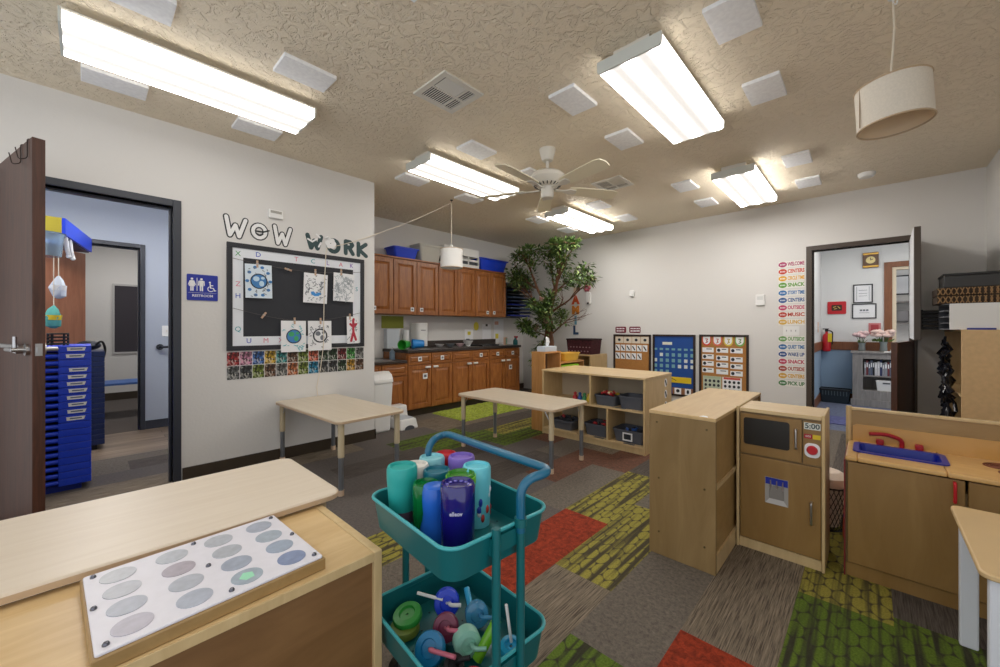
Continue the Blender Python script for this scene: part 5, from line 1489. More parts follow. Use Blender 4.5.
def leaf(p, d, up, s, mi):
    d = d.normalized(); sd = d.cross(up)
    if sd.length < 0.05: sd = d.cross(Vector((1, 0, 0)))
    sd.normalize(); nn = sd.cross(d)
    a = p; t = p + d * s
    m1 = p + d * s * 0.4; w_ = s * 0.22
    lf.raw([tuple(a), tuple(m1 + sd * w_ + nn * w_ * 0.35), tuple(t), tuple(m1 - sd * w_ + nn * w_ * 0.35), tuple(m1)], [(0, 1, 4), (1, 2, 4), (0, 4, 3), (4, 2, 3)], mi)
for (p, d) in tips:
    if p.x > 0.93 or (p.x > 0.34 and p.z < 1.85) or (p.x < -0.24 and p.z < 1.88): continue
    for _ in range(6 if p.z > 1.0 else 4):
        dv = Vector((rnd.uniform(-1, 1), rnd.uniform(-1, 1), rnd.uniform(-0.8, 0.8)))
        q = p + dv * 0.05
        q.y = min(q.y, 0.60); q.x = max(q.x, -0.70); q.z = min(q.z, H - 0.24)
        leaf(q, dv + d * 0.4 + Vector((0, 0, -0.3)), Vector((rnd.uniform(-.5, .5), rnd.uniform(-.5, .5), 1)), rnd.uniform(0.06, 0.10), rnd.choice((0, 0, 1, 1, 2)))
build('foliage', lf, LEAF, tree)
PKF = mat('dusty_pink_bloom', (190, 150, 138), 0.8)
for i, (x, y, z) in enumerate(((0.0, -0.16, 1.66), (0.16, -0.18, 1.56), (0.12, -0.2, 1.30), (-0.1, -0.2, 1.2))):
    b = MB()
    for k in range(9):
        a = 2 * PI * k / 6
        b.ball((0.03 * math.cos(a), 0.02 * math.sin(a + k), 0.03 * math.sin(a)), 0.026, 5)
    build('blossom', b, PKF, tree, (x, y, z), smooth=True)

# hanging letters by the tree
hl = thing('hanging_letters', 'string of coloured letters hanging on the wall right of the tree', 'wall letters', (-3.80, BY - 0.012, 1.41), ROT_B)
build('letter_cord', MB().tube([(0, 0.50, 0), (0, 0.35, 0.002), (0, -0.36, 0)], 0.0025, 6), CORD, hl)
for ch, y, s, c in (('F', 0.42, 0.17, (214, 190, 170)), ('A', 0.27, 0.20, (206, 84, 40)), ('M', 0.09, 0.19, (226, 140, 50)), ('I', -0.09, 0.20, (110, 160, 180)), ('L', -0.265, 0.20, (44, 74, 110))):
    txt(ch, s, mat('letter_%s' % ch, c, 0.6), hl, (0, y, 0.0), None, 0.012, 0.004, 'letter')
af = thing('air_freshener', 'small white wall dispenser with a pink flower right of the hanging letters', 'dispenser', (-3.53, BY, 1.70), ROT_B)
build('dispenser_body', MB().prism(rrect(0.075, 0.21, 0.025), 0, 0.05), WHITE_P, af, bevel=0.006)
build('dark_nozzle', MB().box(-0.02, 0.02, -0.105, -0.07, 0.05, 0.053), DKGREY, af)
b = MB()
for k in range(6):
    a = 2 * PI * k / 6
    b.ball((-0.03 + 0.045 * math.cos(a), 0.18 + 0.04 * math.sin(a), 0.03), 0.03, 6, sq=(1, 1, 0.4))
build('flower', b, mat('mauve_flower', (170, 90, 100), 0.7), af, smooth=True)
ws = thing('wall_box', 'tiny white box on the back wall above the maroon cards', 'wall sensor', (-2.755, BY, 1.735), ROT_B)
build('box_body', MB().prism(rrect(0.075, 0.10, 0.02), 0, 0.03), WHITE_P, ws, bevel=0.005)
build('box_lip', MB().box(-0.025, 0.025, -0.045, -0.035, 0.03, 0.036), WHITE_P, ws)
th = thing('thermostat', 'white thermostat on the back wall left of the coloured schedule', 'thermostat', (-1.033, BY, 1.548), ROT_B)
build('thermostat_body', MB().prism(rrect(0.10, 0.14, 0.012), 0, 0.025), WHITE_P, th, bevel=0.004)
build('thermostat_screen', MB().box(-0.032, 0.032, 0.0, 0.045, 0.025, 0.0262), mat('grey_screen', (214, 216, 214), 0.3), th)

# ------------------------------------------------------------------ boards on the back wall
for x, nm, lines in ((-2.952, 'left', (3, 3)), (-2.714, 'right', (3, 3))):
    t = thing('maroon_card', '%s of the two maroon word cards above the left cork board' % nm, 'card', (x, BY, 1.16), ROT_B, 'maroon cards')
    build('card', MB().prism(rrect(0.185, 0.10, 0.02), 0, 0.004), MAROON, t)
    b = MB()
    r_ = random.Random(int(-x * 100))
    for row in (0.018, -0.02):
        xx = -0.07
        while xx < 0.06:
            w_ = r_.uniform(0.012, 0.028); b.box(xx, xx + w_, row - 0.008, row + 0.01, 0.004, 0.005); xx += w_ + 0.006
    build('word_marks', b, PAPER, t)
def board(name, label, x0, x1, z0, z1, m):
    t = thing(name, label, 'board', ((x0 + x1) / 2, BY, (z0 + z1) / 2), ROT_B)
    w_, h_ = x1 - x0, z1 - z0
    b = MB().box(-w_ / 2, w_ / 2, h_ / 2 - 0.028, h_ / 2, 0, 0.022).box(-w_ / 2, w_ / 2, -h_ / 2, -h_ / 2 + 0.028, 0, 0.022).box(-w_ / 2, -w_ / 2 + 0.028, -h_ / 2 + 0.028, h_ / 2 - 0.028, 0, 0.022).box(w_ / 2 - 0.028, w_ / 2, -h_ / 2 + 0.028, h_ / 2 - 0.028, 0, 0.022)
    build('board_frame', b, mat('dark_brown_frame', (44, 32, 26), 0.5), t, bevel=0.002)
    build('board_surface', MB().box(-w_ / 2 + 0.02, w_ / 2 - 0.02, -h_ / 2 + 0.02, h_ / 2 - 0.02, 0, 0.008), m, t)
    return t
board('cork_board', 'left cork board with rows of small white cards on the back wall', -3.072, -2.455, 0.22, 1.085, CORK)
board('pocket_chart', 'blue calendar pocket chart in a black frame on the back wall', -2.424, -1.814, 0.19, 1.09, CHART_BLUE)
board('cork_board', 'right cork board with coloured round tabs and name cards on the back wall', -1.763, -1.160, 0.20, 1.095, CORK)
ZB = BY - 0.009
RW = ['top', 'second', 'third', 'fourth', 'fifth']
CL_ = ['first', 'second', 'third', 'fourth', 'fifth', 'sixth', 'seventh']
def pin_card(name, label, x, z, w_, h_, m, mark=None, grp=None, round_=0):
    t = thing(name, label, 'card', (x, ZB, z), ROT_B, grp)
    build('card', MB().prism(rrect(w_, h_, max(0.002, round_)), 0, 0.0025), m, t)
    if mark: build('card_mark', mark, NIGHT, t)
    return t
for k in range(4):
    pin_card('header_card', '%s header card from the left, top row of the left cork board' % CL_[k], -2.972 + k * 0.142, 0.998, 0.135, 0.105, mat('cream_card', (226, 214, 196), 0.7), MB().prism(ellipse(0.05, 0.045, 10), 0.0025, 0.0035), 'cards on the left cork board')
for r, n in ((0, 6), (1, 5)):
    for k in range(n):
        pin_card('picture_card', '%s small card from the left, %s row of the left cork board' % (CL_[k], ('middle', 'lower')[r]), -3.0 + k * 0.0905, (0.87, 0.74)[r], 0.076, 0.10, PAPER, strokes(MB(), [[(-0.018, 0.025), (0.018, -0.028)]], 0.009, 0.0025, 0.0035), 'cards on the left cork board')
pin_card('month_card', 'long pale card near the top of the blue pocket chart', -2.208, 0.958, 0.14, 0.042, mat('pale_card', (220, 224, 210), 0.7))
rnd = random.Random(12)
GD = mat('teal_day_card', (120, 170, 180), 0.7); GD2 = mat('pale_day_card', (216, 224, 220), 0.7)
for r in range(5):
    for k in range(7):
        if (r, k) in ((1, 0), (4, 3), (4, 4), (4, 5), (4, 6)): continue
        pale = (r, k) in ((1, 1), (2, 0), (2, 6), (3, 4), (3, 5), (3, 6), (2, 5))
        pin_card('day_card', '%s day card from the left, %s row of the blue calendar chart' % (CL_[k], RW[r]), -2.382 + k * 0.0875, 0.872 - r * 0.083, 0.046 if r else 0.05, 0.05 if r else 0.03, GD2 if pale else GD, None, 'day cards on the blue calendar')
pin_card('yellow_strip', 'wide yellow paper strip near the bottom of the blue pocket chart', -2.02, 0.425, 0.30, 0.085, YELLOW, strokes(MB(), [[(-0.12, 0.02), (-0.06, -0.01)]], 0.004, 0.0025, 0.0035))
pin_card('face_card', 'left of two white face cards at the bottom of the blue chart frame', -2.055, 0.262, 0.095, 0.09, PAPER, MB().prism(ellipse(0.05, 0.05, 12, 0, 0.005), 0.0025, 0.0035), 'face cards on the blue chart')
pin_card('face_card', 'right of two white face cards at the bottom of the blue chart frame', -1.915, 0.262, 0.085, 0.09, PAPER, MB().prism(ellipse(0.035, 0.06, 12), 0.0025, 0.0035), 'face cards on the blue chart')
pin_card('brown_strip', 'brown paper strip behind the two face cards on the blue chart', -1.99, 0.262, 0.285, 0.10, mat('kraft_strip', (150, 104, 70), 0.8)).location.y += 0.0008
for k, (nm, c) in enumerate((('red', (214, 74, 60)), ('coral', (224, 110, 90)), ('yellow', (222, 200, 80)), ('green', (120, 180, 90)))):
    x = -1.668 + k * 0.135
    t = thing('round_tab', '%s rimmed round tab at the top of the right cork board' % nm, 'card', (x, ZB, 1.005), ROT_B, 'round tabs on the right cork board')
    pts = [(0.057, 0.066), (-0.057, 0.066)] + [(0.057 * math.cos(a), 0.0 + 0.066 * math.sin(a)) for a in [PI + PI * q / 14 for q in range(15)]]
    build('tab_rim', MB().prism(pts, 0, 0.0025), mat('tab_' + nm, c, 0.7), t)
    build('tab_face', MB().prism([(px_ * 0.78, py_ * 0.8 + 0.008) for px_, py_ in pts], 0.0025, 0.0035), PAPER, t)
    build('tab_number', strokes(MB(), [[(-0.012, 0.03), (0.014, 0.03), (0.0, 0.0), (0.014, -0.012), (-0.01, -0.025)]], 0.005, 0.0035, 0.0045), mat('tab_ink_' + nm, tuple(int(v * 0.8) for v in c), 0.7), t)
for r in range(4):
    for k in range(3):
        x = (-1.650, -1.473, -1.302)[k]; z = 0.882 - r * 0.094 - (0.012 * k if r else 0)
        mk = MB().prism(ellipse(0.042, 0.046, 12, -0.042, 0), 0.0025, 0.0035).box(-0.005, 0.05, 0.008, 0.02, 0.0025, 0.0035)
        if (r, k) in ((0, 0), (3, 1)): mk = MB().box(-0.02, 0.05, 0.008, 0.018, 0.0025, 0.0035)
        pin_card('name_card', '%s name card in the %s column of the right cork board' % (CL_[r], ('left', 'middle', 'right')[k]), x, z, 0.145, 0.066, PAPER, mk, 'name cards on the right cork board', 0.004)
for nm, x, c in (('green', -1.598, (176, 190, 160)), ('red', -1.355, (206, 90, 80))):
    t = thing('helper_chart', '%s topped picture chart at the bottom of the right cork board' % nm, 'chart', (x, ZB, 0.42), ROT_B, 'picture charts on the right cork board')
    build('sheet', MB().box(-0.115, 0.115, -0.12, 0.10, 0, 0.0025), PAPER if nm == 'red' else mat('sage_sheet', (190, 200, 178), 0.8), t)
    build('chart_heading', MB().box(-0.1, 0.1, 0.07, 0.098, 0.0025, 0.0035), mat('heading_' + nm, c, 0.8), t)
    b = MB()
    for r in range(3):
        for k in range(4):
            b.prism(ellipse(0.034, 0.04, 10, -0.08 + k * 0.053, 0.035 - r * 0.058), 0.0025, 0.0035)
    build('chart_pictures', b, NIGHT, t)

# coloured schedule strips
SCH = [('WELCOME', (176, 70, 110), 'pink'), ('CENTERS', (206, 76, 50), 'red'), ('CIRCLE TIME', (226, 170, 50), 'yellow'), ('SNACK', (100, 160, 60), 'green'), ('STORY TIME', (60, 120, 180), 'blue'), ('CENTERS', (50, 90, 150), 'navy'), ('OUTSIDE', (196, 70, 110), 'pink'), ('MUSIC', (190, 70, 50), 'red'), ('LUNCH', (222, 180, 80), 'yellow'),
       ('OUTSIDE', (110, 160, 90), 'green'), ('QUIET TIME', (50, 110, 170), 'blue'), ('WAKE UP', (50, 80, 140), 'navy'), ('SNACK', (190, 60, 90), 'pink'), ('OUTSIDE', (170, 70, 50), 'red'), ('CENTERS', (220, 170, 60), 'yellow'), ('PICK UP', (80, 130, 80), 'green')]
SZ = [1.975, 1.888, 1.801, 1.718, 1.622, 1.53, 1.438, 1.351, 1.260, 1.051, 0.952, 0.860, 0.770, 0.682, 0.593, 0.502]
for i, ((wd, c, nm), z) in enumerate(zip(SCH, SZ)):
    t = thing('schedule_strip', '%s schedule strip reading %s, %s from the top' % (nm, wd, ('first second third fourth fifth sixth seventh eighth ninth tenth eleventh twelfth thirteenth fourteenth fifteenth last').split()[i]), 'schedule strip', (-0.71, BY, z), ROT_B, 'daily schedule strips')
    m_ = mat('schedule_%s_%d' % (nm, i), c, 0.7)
    build('strip', MB().box(-0.13, 0.128, -0.038, 0.038, 0, 0.001), mat('strip_paper', (236, 234, 228), 0.8), t)
    ov = build('time_oval', MB().prism(ellipse(0.086, 0.066, 20, -0.088, 0), 0.001, 0.0025), m_, t)
    b = MB()
    for q in range(4):
        b.box(-0.113 + q * 0.014, -0.105 + q * 0.014, -0.008, 0.008, 0.0025, 0.0032)
    build('time_marks', b, PAPER, ov)
    o_ = txt(wd, 0.062, m_, t, (0.045, 0, 0.0018), None, 0.0022, 0.0006)
    xs = [v.co.x for v in o_.data.vertices]
    k_ = min(1.0, 0.165 / (max(xs) - min(xs)))
    for v in o_.data.vertices: v.co.x *= k_
sp_ = thing('light_switch_plate', 'white three-gang switch plate in the gap of the schedule strips', 'light switch', (-0.712, BY, 1.150), ROT_B)
build('switch_plate', MB().prism(rrect(0.162, 0.115, 0.006), 0, 0.006), WHITE_P, sp_, bevel=0.002)
for k in range(3):
    build('toggle', MB().box(-0.05 + k * 0.046, -0.042 + k * 0.046, -0.008, 0.014, 0.006, 0.016), mat('grey_toggle', (170, 170, 170), 0.5), sp_)

# ------------------------------------------------------------------ play kitchen furniture
tc2 = thing('tall_cabinet', 'plain birch cabinet with closed side next to the play refrigerator', 'cabinet', (-0.855, 2.06, 0))
CWd, CD, CH = 0.319, 1.055, 0.75
build('cabinet_top', MB().box(-0.002, CWd + 0.002, -0.002, CD, CH - 0.018, CH), MAPLE_Y, tc2, bevel=0.003)
build('end_panel', MB().box(0, CWd, 0, 0.02, 0, CH - 0.0185), BIRCH_V, tc2, bevel=0.002)
build('end_panel', MB().box(0, CWd, CD - 0.02, CD, 0, CH - 0.0185), BIRCH_V, tc2)
build('side_panel', MB().box(0.0, 0.015, 0.02, CD - 0.02, 0.0, CH - 0.0185), BIRCH_V, tc2)
build('recessed_panel', MB().box(CWd - 0.022, CWd - 0.012, 0.02, CD - 0.02, 0.085, CH - 0.0185), BIRCH_X, tc2)
build('shelf_edge', MB().box(CWd - 0.0115, CWd - 0.002, 0.02, CD - 0.02, 0.40, 0.42), BIRCH_EDGE, tc2)
build('base_rail', MB().box(CWd - 0.0115, CWd - 0.001, 0.02, CD - 0.02, 0.0, 0.085), BIRCH_EDGE, tc2)
for x, z in ((0.05, 0.12), (0.27, 0.12), (0.05, 0.40), (0.27, 0.40), (0.04, 0.69), (0.28, 0.69)):
    build('screw', MB().lathe([(0.005, 0), (0.005, 0.002), (0.001, 0.002)], 12), mat('screw_bronze', (110, 96, 70), 0.4, 1), tc2, (x, -0.0002, z), (PI / 2, 0, 0))
build('white_chip', MB().prism([(0.245, 0.004), (0.285, 0.002), (0.275, 0.03), (0.255, 0.035)], CH, CH + 0.001), PAPER, tc2)

pf = thing('play_refrigerator', 'wooden play microwave and refrigerator beside the plain birch cabinet', 'play kitchen', (-0.533, 2.445, 0))
FW, FD, FH = 0.374, 0.28, 0.752
build('cabinet_body', MB().box(0.014, FW - 0.014, 0.015, FD, 0, FH - 0.02), BIRCH_V, pf)
build('side_panel', MB().box(0, 0.0135, -0.006, FD, 0, FH + 0.007), BIRCH_EDGE, pf, bevel=0.004)
build('side_panel', MB().box(FW - 0.0135, FW, -0.006, FD, 0, FH + 0.007), BIRCH_EDGE, pf, bevel=0.004)
build('cabinet_top', MB().box(0.014, FW - 0.014, 0.0, FD, FH - 0.0195, FH), MAPLE, pf, bevel=0.003)
md = build('microwave_door', MB().box(0.018, 0.285, 0.0, 0.0145, 0.51, 0.722), BIRCH_DOOR, pf, bevel=0.003)
build('microwave_window', MB().prism(rrect(0.2, 0.142, 0.012), 0, 0.002), GLASS_DARK, md, (0.135, -0.0005, 0.632), (PI / 2, 0, 0))
build('door_handle', MB().tube(arc_path([(0.262, 0.0, 0.675), (0.262, -0.02, 0.675), (0.262, -0.02, 0.58), (0.262, 0.0, 0.58)], 0.012), 0.005, 10), METAL, md, smooth=True)
cp = build('control_panel', MB().box(0.289, FW - 0.014, 0.002, 0.0145, 0.51, 0.722), BIRCH_DOOR, pf)
build('clock_display', MB().box(0.293, 0.357, 0.0, 0.002, 0.683, 0.716), mat('pale_display', (220, 222, 214), 0.5), cp)
txt('5:00', 0.034, mat('display_digits', (70, 84, 84), 0.6), cp, (0.325, -0.0006, 0.6995), ROT_B, 0.0008, 0.0005, 'display_digits')
build('button_row', MB().box(0.293, 0.325, 0.0, 0.002, 0.638, 0.660), DARKRED, cp)
build('button_row', MB().box(0.327, 0.357, 0.0, 0.002, 0.638, 0.660), YELLOW, cp)
txt('000', 0.014, PAPER, cp, (0.309, -0.0006, 0.649), ROT_B, 0.0, 0.0004, 'button_marks')
build('dial_plate', MB().prism(rrect(0.06, 0.07, 0.022), 0, 0.003), PAPER, cp, (0.325, 0.0015, 0.582), ROT_B)
build('dial', MB().lathe([(0.022, 0), (0.022, 0.008), (0.018, 0.014), (0.002, 0.014)], 26), RED, cp, (0.325, -0.0015, 0.584), ROT_B, smooth=True)
fd = build('refrigerator_door', MB().box(0.018, FW - 0.016, 0.0, 0.0145, 0.055, 0.502), BIRCH_DOOR, pf, bevel=0.003)
build('door_handle', MB().tube(arc_path([(0.322, 0.0, 0.327), (0.322, -0.02, 0.327), (0.322, -0.02, 0.222), (0.322, 0.0, 0.222)], 0.012), 0.005, 10), METAL, fd, smooth=True)
build('ice_dispenser', MB().box(0.131, 0.230, -0.001, 0.001, 0.272, 0.408), mat('silver_print', (168, 164, 160), 0.35), fd)
build('dispenser_header', MB().box(0.133, 0.228, -0.0025, -0.0012, 0.372, 0.406), SIGN_BLUE, fd)
build('dispenser_spouts', MB().box(0.153, 0.158, -0.004, -0.0012, 0.35, 0.395).box(0.179, 0.184, -0.004, -0.0012, 0.35, 0.395).box(0.205, 0.210, -0.004, -0.0012, 0.35, 0.395), METAL, fd)
build('dispenser_recess', MB().raw([(0.148, -0.0015, 0.30), (0.213, -0.0015, 0.30), (0.213, -0.0015, 0.368), (0.148, -0.0015, 0.368)], [(0, 1, 2, 3)]), mat('grey_recess_print', (138, 134, 130), 0.4), fd)
build('drip_tray', MB().raw([(0.133, -0.0015, 0.273), (0.228, -0.0015, 0.273), (0.211, -0.0015, 0.299), (0.150, -0.0015, 0.299)], [(0, 1, 2, 3)]), mat('pale_tray_print', (206, 204, 202), 0.4), fd)
build('base_board', MB().box(0.0145, FW - 0.0145, 0.008, 0.014, 0.0, 0.05), BIRCH_EDGE, pf)

ps = thing('play_sink_unit', 'wooden play sink and stove unit with blue basin at the right', 'play kitchen', (-0.09, 2.50, 0))
PW, PD, PH = 0.80, 0.385, 0.575
build('counter_top', MB().box(0.002, 0.045, -0.012, PD - 0.02, PH - 0.022, PH).box(0.325, PW, -0.012, PD - 0.02, PH - 0.022, PH).box(0.045, 0.325, -0.012, 0.11, PH - 0.022, PH).box(0.045, 0.325, 0.29, PD - 0.02, PH - 0.022, PH), wood('golden_maple_counter', (206, 160, 96), (226, 184, 120), 'x', 2, 7, 0.3, 0.3), ps, bevel=0.006)
build('cabinet_body', MB().box(0.002, PW, 0.018, PD - 0.02, 0.06, PH - 0.085).box(0.40, PW, 0.018, PD - 0.02, PH - 0.085, PH - 0.023).box(0.002, 0.02, 0.018, PD - 0.02, PH - 0.085, PH - 0.023), BIRCH_V, ps)
build('toe_board', MB().box(0.002, PW, 0.012, 0.0175, 0.0, 0.062), BIRCH_DOOR, ps)
d_ = build('cupboard_door', MB().box(0.010, 0.375, 0.0, 0.0175, 0.068, PH - 0.028), BIRCH_DOOR, ps, bevel=0.003)
build('door_handle', MB().tube(arc_path([(0.345, 0.0, 0.536), (0.345, -0.022, 0.536), (0.345, -0.022, 0.455), (0.345, 0.0, 0.455)], 0.012), 0.0055, 10), RED, d_, smooth=True)
build('cupboard_door', MB().box(0.383, PW - 0.01, 0.0, 0.0175, 0.068, PH - 0.028), BIRCH_DOOR, ps, bevel=0.003)
build('back_board', MB().box(0.012, PW, PD - 0.018, PD, 0.0, 0.745), BIRCH_X, ps)
build('top_rail', MB().box(0.012, PW, PD - 0.026, PD + 0.004, 0.737, 0.752), BIRCH_EDGE, ps, bevel=0.004)
build('back_splash', MB().prism([(0.02, PH), (PW, PH), (PW, 0.665), (0.035, 0.665), (0.02, 0.655)], 0, 0.010).move(Matrix.Translation((0, PD - 0.019, 0)) @ Matrix.Rotation(PI / 2, 4, 'X')), mat('amber_board', (206, 158, 88), 0.3, coat=0.3), ps)
build('side_post', MB().tube([(0.004, PD - 0.011, 0.0), (0.004, PD - 0.011, 0.757)], 0.013, 12), BIRCH_EDGE, ps, smooth=True)
build('side_panel', MB().box(-0.004, 0.0018, 0.0, PD - 0.026, 0.0, PH - 0.022), mat('red_side_edge', (120, 34, 30), 0.5), ps)
bs = MB()
bx, by, bw, bd_ = 0.185, 0.20, 0.32, 0.215
P = [rrect(bw, bd_, 0.03, 5, bx, by), rrect(bw, bd_, 0.03, 5, bx, by), rrect(bw - 0.045, bd_ - 0.045, 0.025, 5, bx, by), rrect(bw - 0.075, bd_ - 0.075, 0.02, 5, bx, by)]
zs = [PH + 0.0005, PH + 0.006, PH + 0.006, PH - 0.075]
n = len(P[0])
bs.raw([(x, y, z) for p, z in zip(P, zs) for x, y in p], [(j * n + i, j * n + (i + 1) % n, (j + 1) * n + (i + 1) % n, (j + 1) * n + i) for j in range(3) for i in range(n)] + [tuple(range(3 * n, 4 * n))])
build('basin', bs, mat('basin_blue', (18, 38, 150), 0.35), ps, smooth=True)
build('faucet', MB().tube(arc_path([(0.205, 0.345, PH), (0.205, 0.34, PH + 0.04), (0.15, 0.325, PH + 0.062), (0.085, 0.305, PH + 0.056)], 0.05, 8), 0.0095, 12), DARKRED, ps, smooth=True)
for x in (0.125, 0.265):
    build('tap_knob', MB().box(x - 0.015, x + 0.015, 0.328, 0.358, PH, PH + 0.028), DARKRED, ps, bevel=0.006)
for (x, y, r) in ((0.52, 0.245, 0.065), (0.55, 0.135, 0.068)):
    b = MB()
    for k in range(6):
        rr = r * (1 - k * 0.16)
        q = [(x + rr * math.cos(2 * PI * j / 26), y + rr * 0.78 * math.sin(2 * PI * j / 26), PH + 0.002) for j in range(26)]
        b.tube(q, 0.0035, 6, closed=True)
    build('burner', b, mat('burner_brown', (126, 70, 50), 0.6), ps)

wbin = thing('mesh_wastebasket', 'black wire mesh bin with white bag between play refrigerator and sink unit', 'waste bin', (-0.20, 3.05, 0))
b = MB()
nn = 28
for k in range(nn):
    for s in (1, -1):
        b.tube([((0.085 + 0.025 * j / 8) * math.cos(2 * PI * k / nn + s * j * 0.12), (0.085 + 0.025 * j / 8) * math.sin(2 * PI * k / nn + s * j * 0.12), 0.005 + 0.25 * j / 8) for j in range(9)], 0.0018, 4)
for z, r in ((0.006, 0.086), (0.255, 0.111)):
    b.tube([(r * math.cos(2 * PI * k / 30), r * math.sin(2 * PI * k / 30), z) for k in range(30)], 0.005, 8, closed=True)
build('mesh_body', b, BLACK, wbin)
b = MB().lathe([(0.07, 0.02), (0.09, 0.14), (0.104, 0.25), (0.122, 0.275), (0.115, 0.31), (0.07, 0.335), (0.02, 0.325)], 26)
rnd = random.Random(4)
b.v = [(x * (1 + rnd.uniform(-.06, .06)), y * (1 + rnd.uniform(-.06, .06)), z) for x, y, z in b.v]
build('bin_bag', b, mat('pinkish_white_bag', (232, 214, 198), 0.6), wbin, smooth=True)
oc = thing('orange_cloth', 'orange striped cloth bag between the mesh bin and sink unit', 'bag', (-0.088, 2.935, 0))
b = MB().lathe([(0.03, 0), (0.035, 0.02), (0.03, 0.15), (0.022, 0.28), (0.008, 0.33)], 14)
b.v = [(x * 0.8, y * 0.8, z) for x, y, z in b.v]
build('cloth_body', b, mat('orange_cloth', (214, 92, 50), 0.8), oc, smooth=True)
build('cloth_band', MB().lathe([(0.026, 0.12), (0.025, 0.14)], 14, cap=False), mat('violet_band', (120, 70, 120), 0.8), oc)

rt = thing('white_leg_table', 'tan topped table with flat white legs at the right edge', 'table', (0.222, 1.715, 0))
TW, TDp, TH = 0.56, 0.59, 0.50
b = MB().prism(rrect(TW, TDp, 0.03, 6, TW / 2, TDp / 2), TH - 0.018, TH)
build('tabletop', b, mat('tan_tabletop', (216, 186, 138), 0.4, var=0.03, vscale=6), rt, bevel=0.005, smooth=True)
WL = mat('white_leg_enamel', (226, 230, 238), 0.35)
for (x, y, sx) in ((0.018, 0.535, 1), (0.018, 0.035, 1), (TW - 0.035, 0.525, -1), (TW - 0.035, 0.045, -1)):
    pts = [(0, 0), (0.048, 0), (0.048, TH - 0.12), (0.075, TH - 0.045), (0.12, TH - 0.019), (0, TH - 0.019)]
    b = MB().prism([(px_ * sx, pz_) for px_, pz_ in pts], -0.014, 0.014).move(Matrix.Translation((x, y, 0)) @ Matrix.Rotation(PI / 2, 4, 'X'))
    build('leg', b, WL, rt, bevel=0.006)

# ------------------------------------------------------------------ right corner
mc = thing('maple_cabinet', 'maple cabinet end standing against the right wall beside the split door', 'cabinet', (0.535, 4.88, 0))
build('end_panel', MB().box(0, 0.272, 0, 0.02, 0, 1.17), mat('speckled_maple_end', (214, 180, 132), 0.5, var=0.06, vscale=30), mc, bevel=0.003)
build('cabinet_body', MB().box(0.12, 0.272, 0.02, 1.02, 0, 1.165), BIRCH_EDGE, mc)
build('top_board', MB().box(-0.0, 0.272, 0.02, 1.02, 1.15, 1.17), MAPLE_Y, mc)
build('shelf_board', MB().box(0, 0.12, 0.02, 1.0, 0.30, 0.318).box(0, 0.12, 0.02, 1.0, 0.62, 0.638).box(0, 0.12, 0.02, 1.0, 0.02, 0.04), MAPLE_Y, mc)
build('far_panel', MB().box(0, 0.12, 1.0, 1.02, 0, 1.15), BIRCH_EDGE, mc)
hang = MB()
rnd = random.Random(17)
for k in range(22):
    x, y, z = rnd.uniform(-0.03, 0.0), rnd.uniform(0.12, 0.42), rnd.uniform(0.45, 1.02)
    pts = [(x, y, z + 0.1)] + [(x + rnd.uniform(-.04, .04), y + rnd.uniform(-.06, .06), z + 0.1 - q * 0.06) for q in range(1, 6)]
    hang.tube(pts, rnd.uniform(0.006, 0.016), 7)
hang.ball((-0.015, 0.24, 0.42), 0.06, 8, sq=(0.6, 1.3, 1.6))
hb_ = tag(build('hanging_bag', hang, mat('black_glossy_bag', (30, 32, 40), 0.25), loc=(0.500, 4.93, 0), smooth=True), 'bundle of black straps and bags hanging on the left side of the maple cabinet', 'bag')
bx_ = thing('white_box', 'long white slotted box on top of the maple cabinet', 'box', (0.445, 4.92, 1.1705))
build('front_panel', MB().box(0.03, 0.362, 0, 0.012, 0.0, 0.215), WHITE_P, bx_, bevel=0.002)
b = MB()
for k in range(5):
    b.box(0, 0.362, 0.0125, 0.36, 0.0 + k * 0.0515, 0.008 + k * 0.0515)
b.box(0.355, 0.362, 0.0125, 0.36, 0, 0.215)
build('slot_shelves', b, mat('grey_slots', (120, 122, 128), 0.5), bx_)
build('back_panel', MB().box(0.0, 0.362, 0.3605, 0.37, 0, 0.215), DKGREY, bx_)
tag(build('folded_cloth', MB().prism(ellipse(0.15, 0.05, 16, 0.2, -0.0), 0, 0.014).move(Matrix.Translation((0.44, 4.895, 1.1705)) @ Matrix.Scale(0.45, 4, (0, 1, 0))), BLUE_DEEP, smooth=True), 'flat blue cloth lying in front of the white slotted box', 'cloth')
WEAVE = mat('dark_weave', (60, 46, 34), 0.8, var=0.5, vscale=40)
WEAVE_L = mat('tan_weave', (150, 118, 80), 0.8)
for i, z in enumerate((1.3865, 1.4545)):
    t = thing('woven_tray', '%s of two dark honeycomb woven trays on the white slotted box' % ('lower', 'upper')[i], 'tray', (0.405, 4.93, z), group='woven trays on the white box')
    build('tray_body', MB().box(0, 0.40, 0, 0.35, 0, 0.064), WEAVE, t, bevel=0.004)
    b = MB()
    for k in range(13):
        b.tube(arc_path([(0.005 + k * 0.031, -0.003, 0.004), (0.02 + k * 0.031, -0.008, 0.032), (0.005 + k * 0.031, -0.003, 0.06)], 0.02, 3), 0.004, 5, 0)
        b.tube(arc_path([(0.032 + k * 0.0295, -0.003, 0.004), (0.018 + k * 0.0295, -0.006, 0.032), (0.032 + k * 0.0295, -0.003, 0.06)], 0.02, 3), 0.004, 5, 0)
    build('weave_loops', b, WEAVE_L, t)
bt = thing('black_tray', 'dark flat tray box on top of the woven trays in the corner', 'tray', (0.425, 4.94, 1.519))
build('tray_body', MB().box(0.02, 0.33, 0, 0.33, 0, 0.10), mat('charcoal_tray', (52, 52, 52), 0.45), bt, bevel=0.006)
build('tray_lid', MB().box(0.014, 0.336, -0.006, 0.336, 0.10, 0.118), mat('charcoal_lid', (40, 40, 40), 0.4), bt, bevel=0.004)
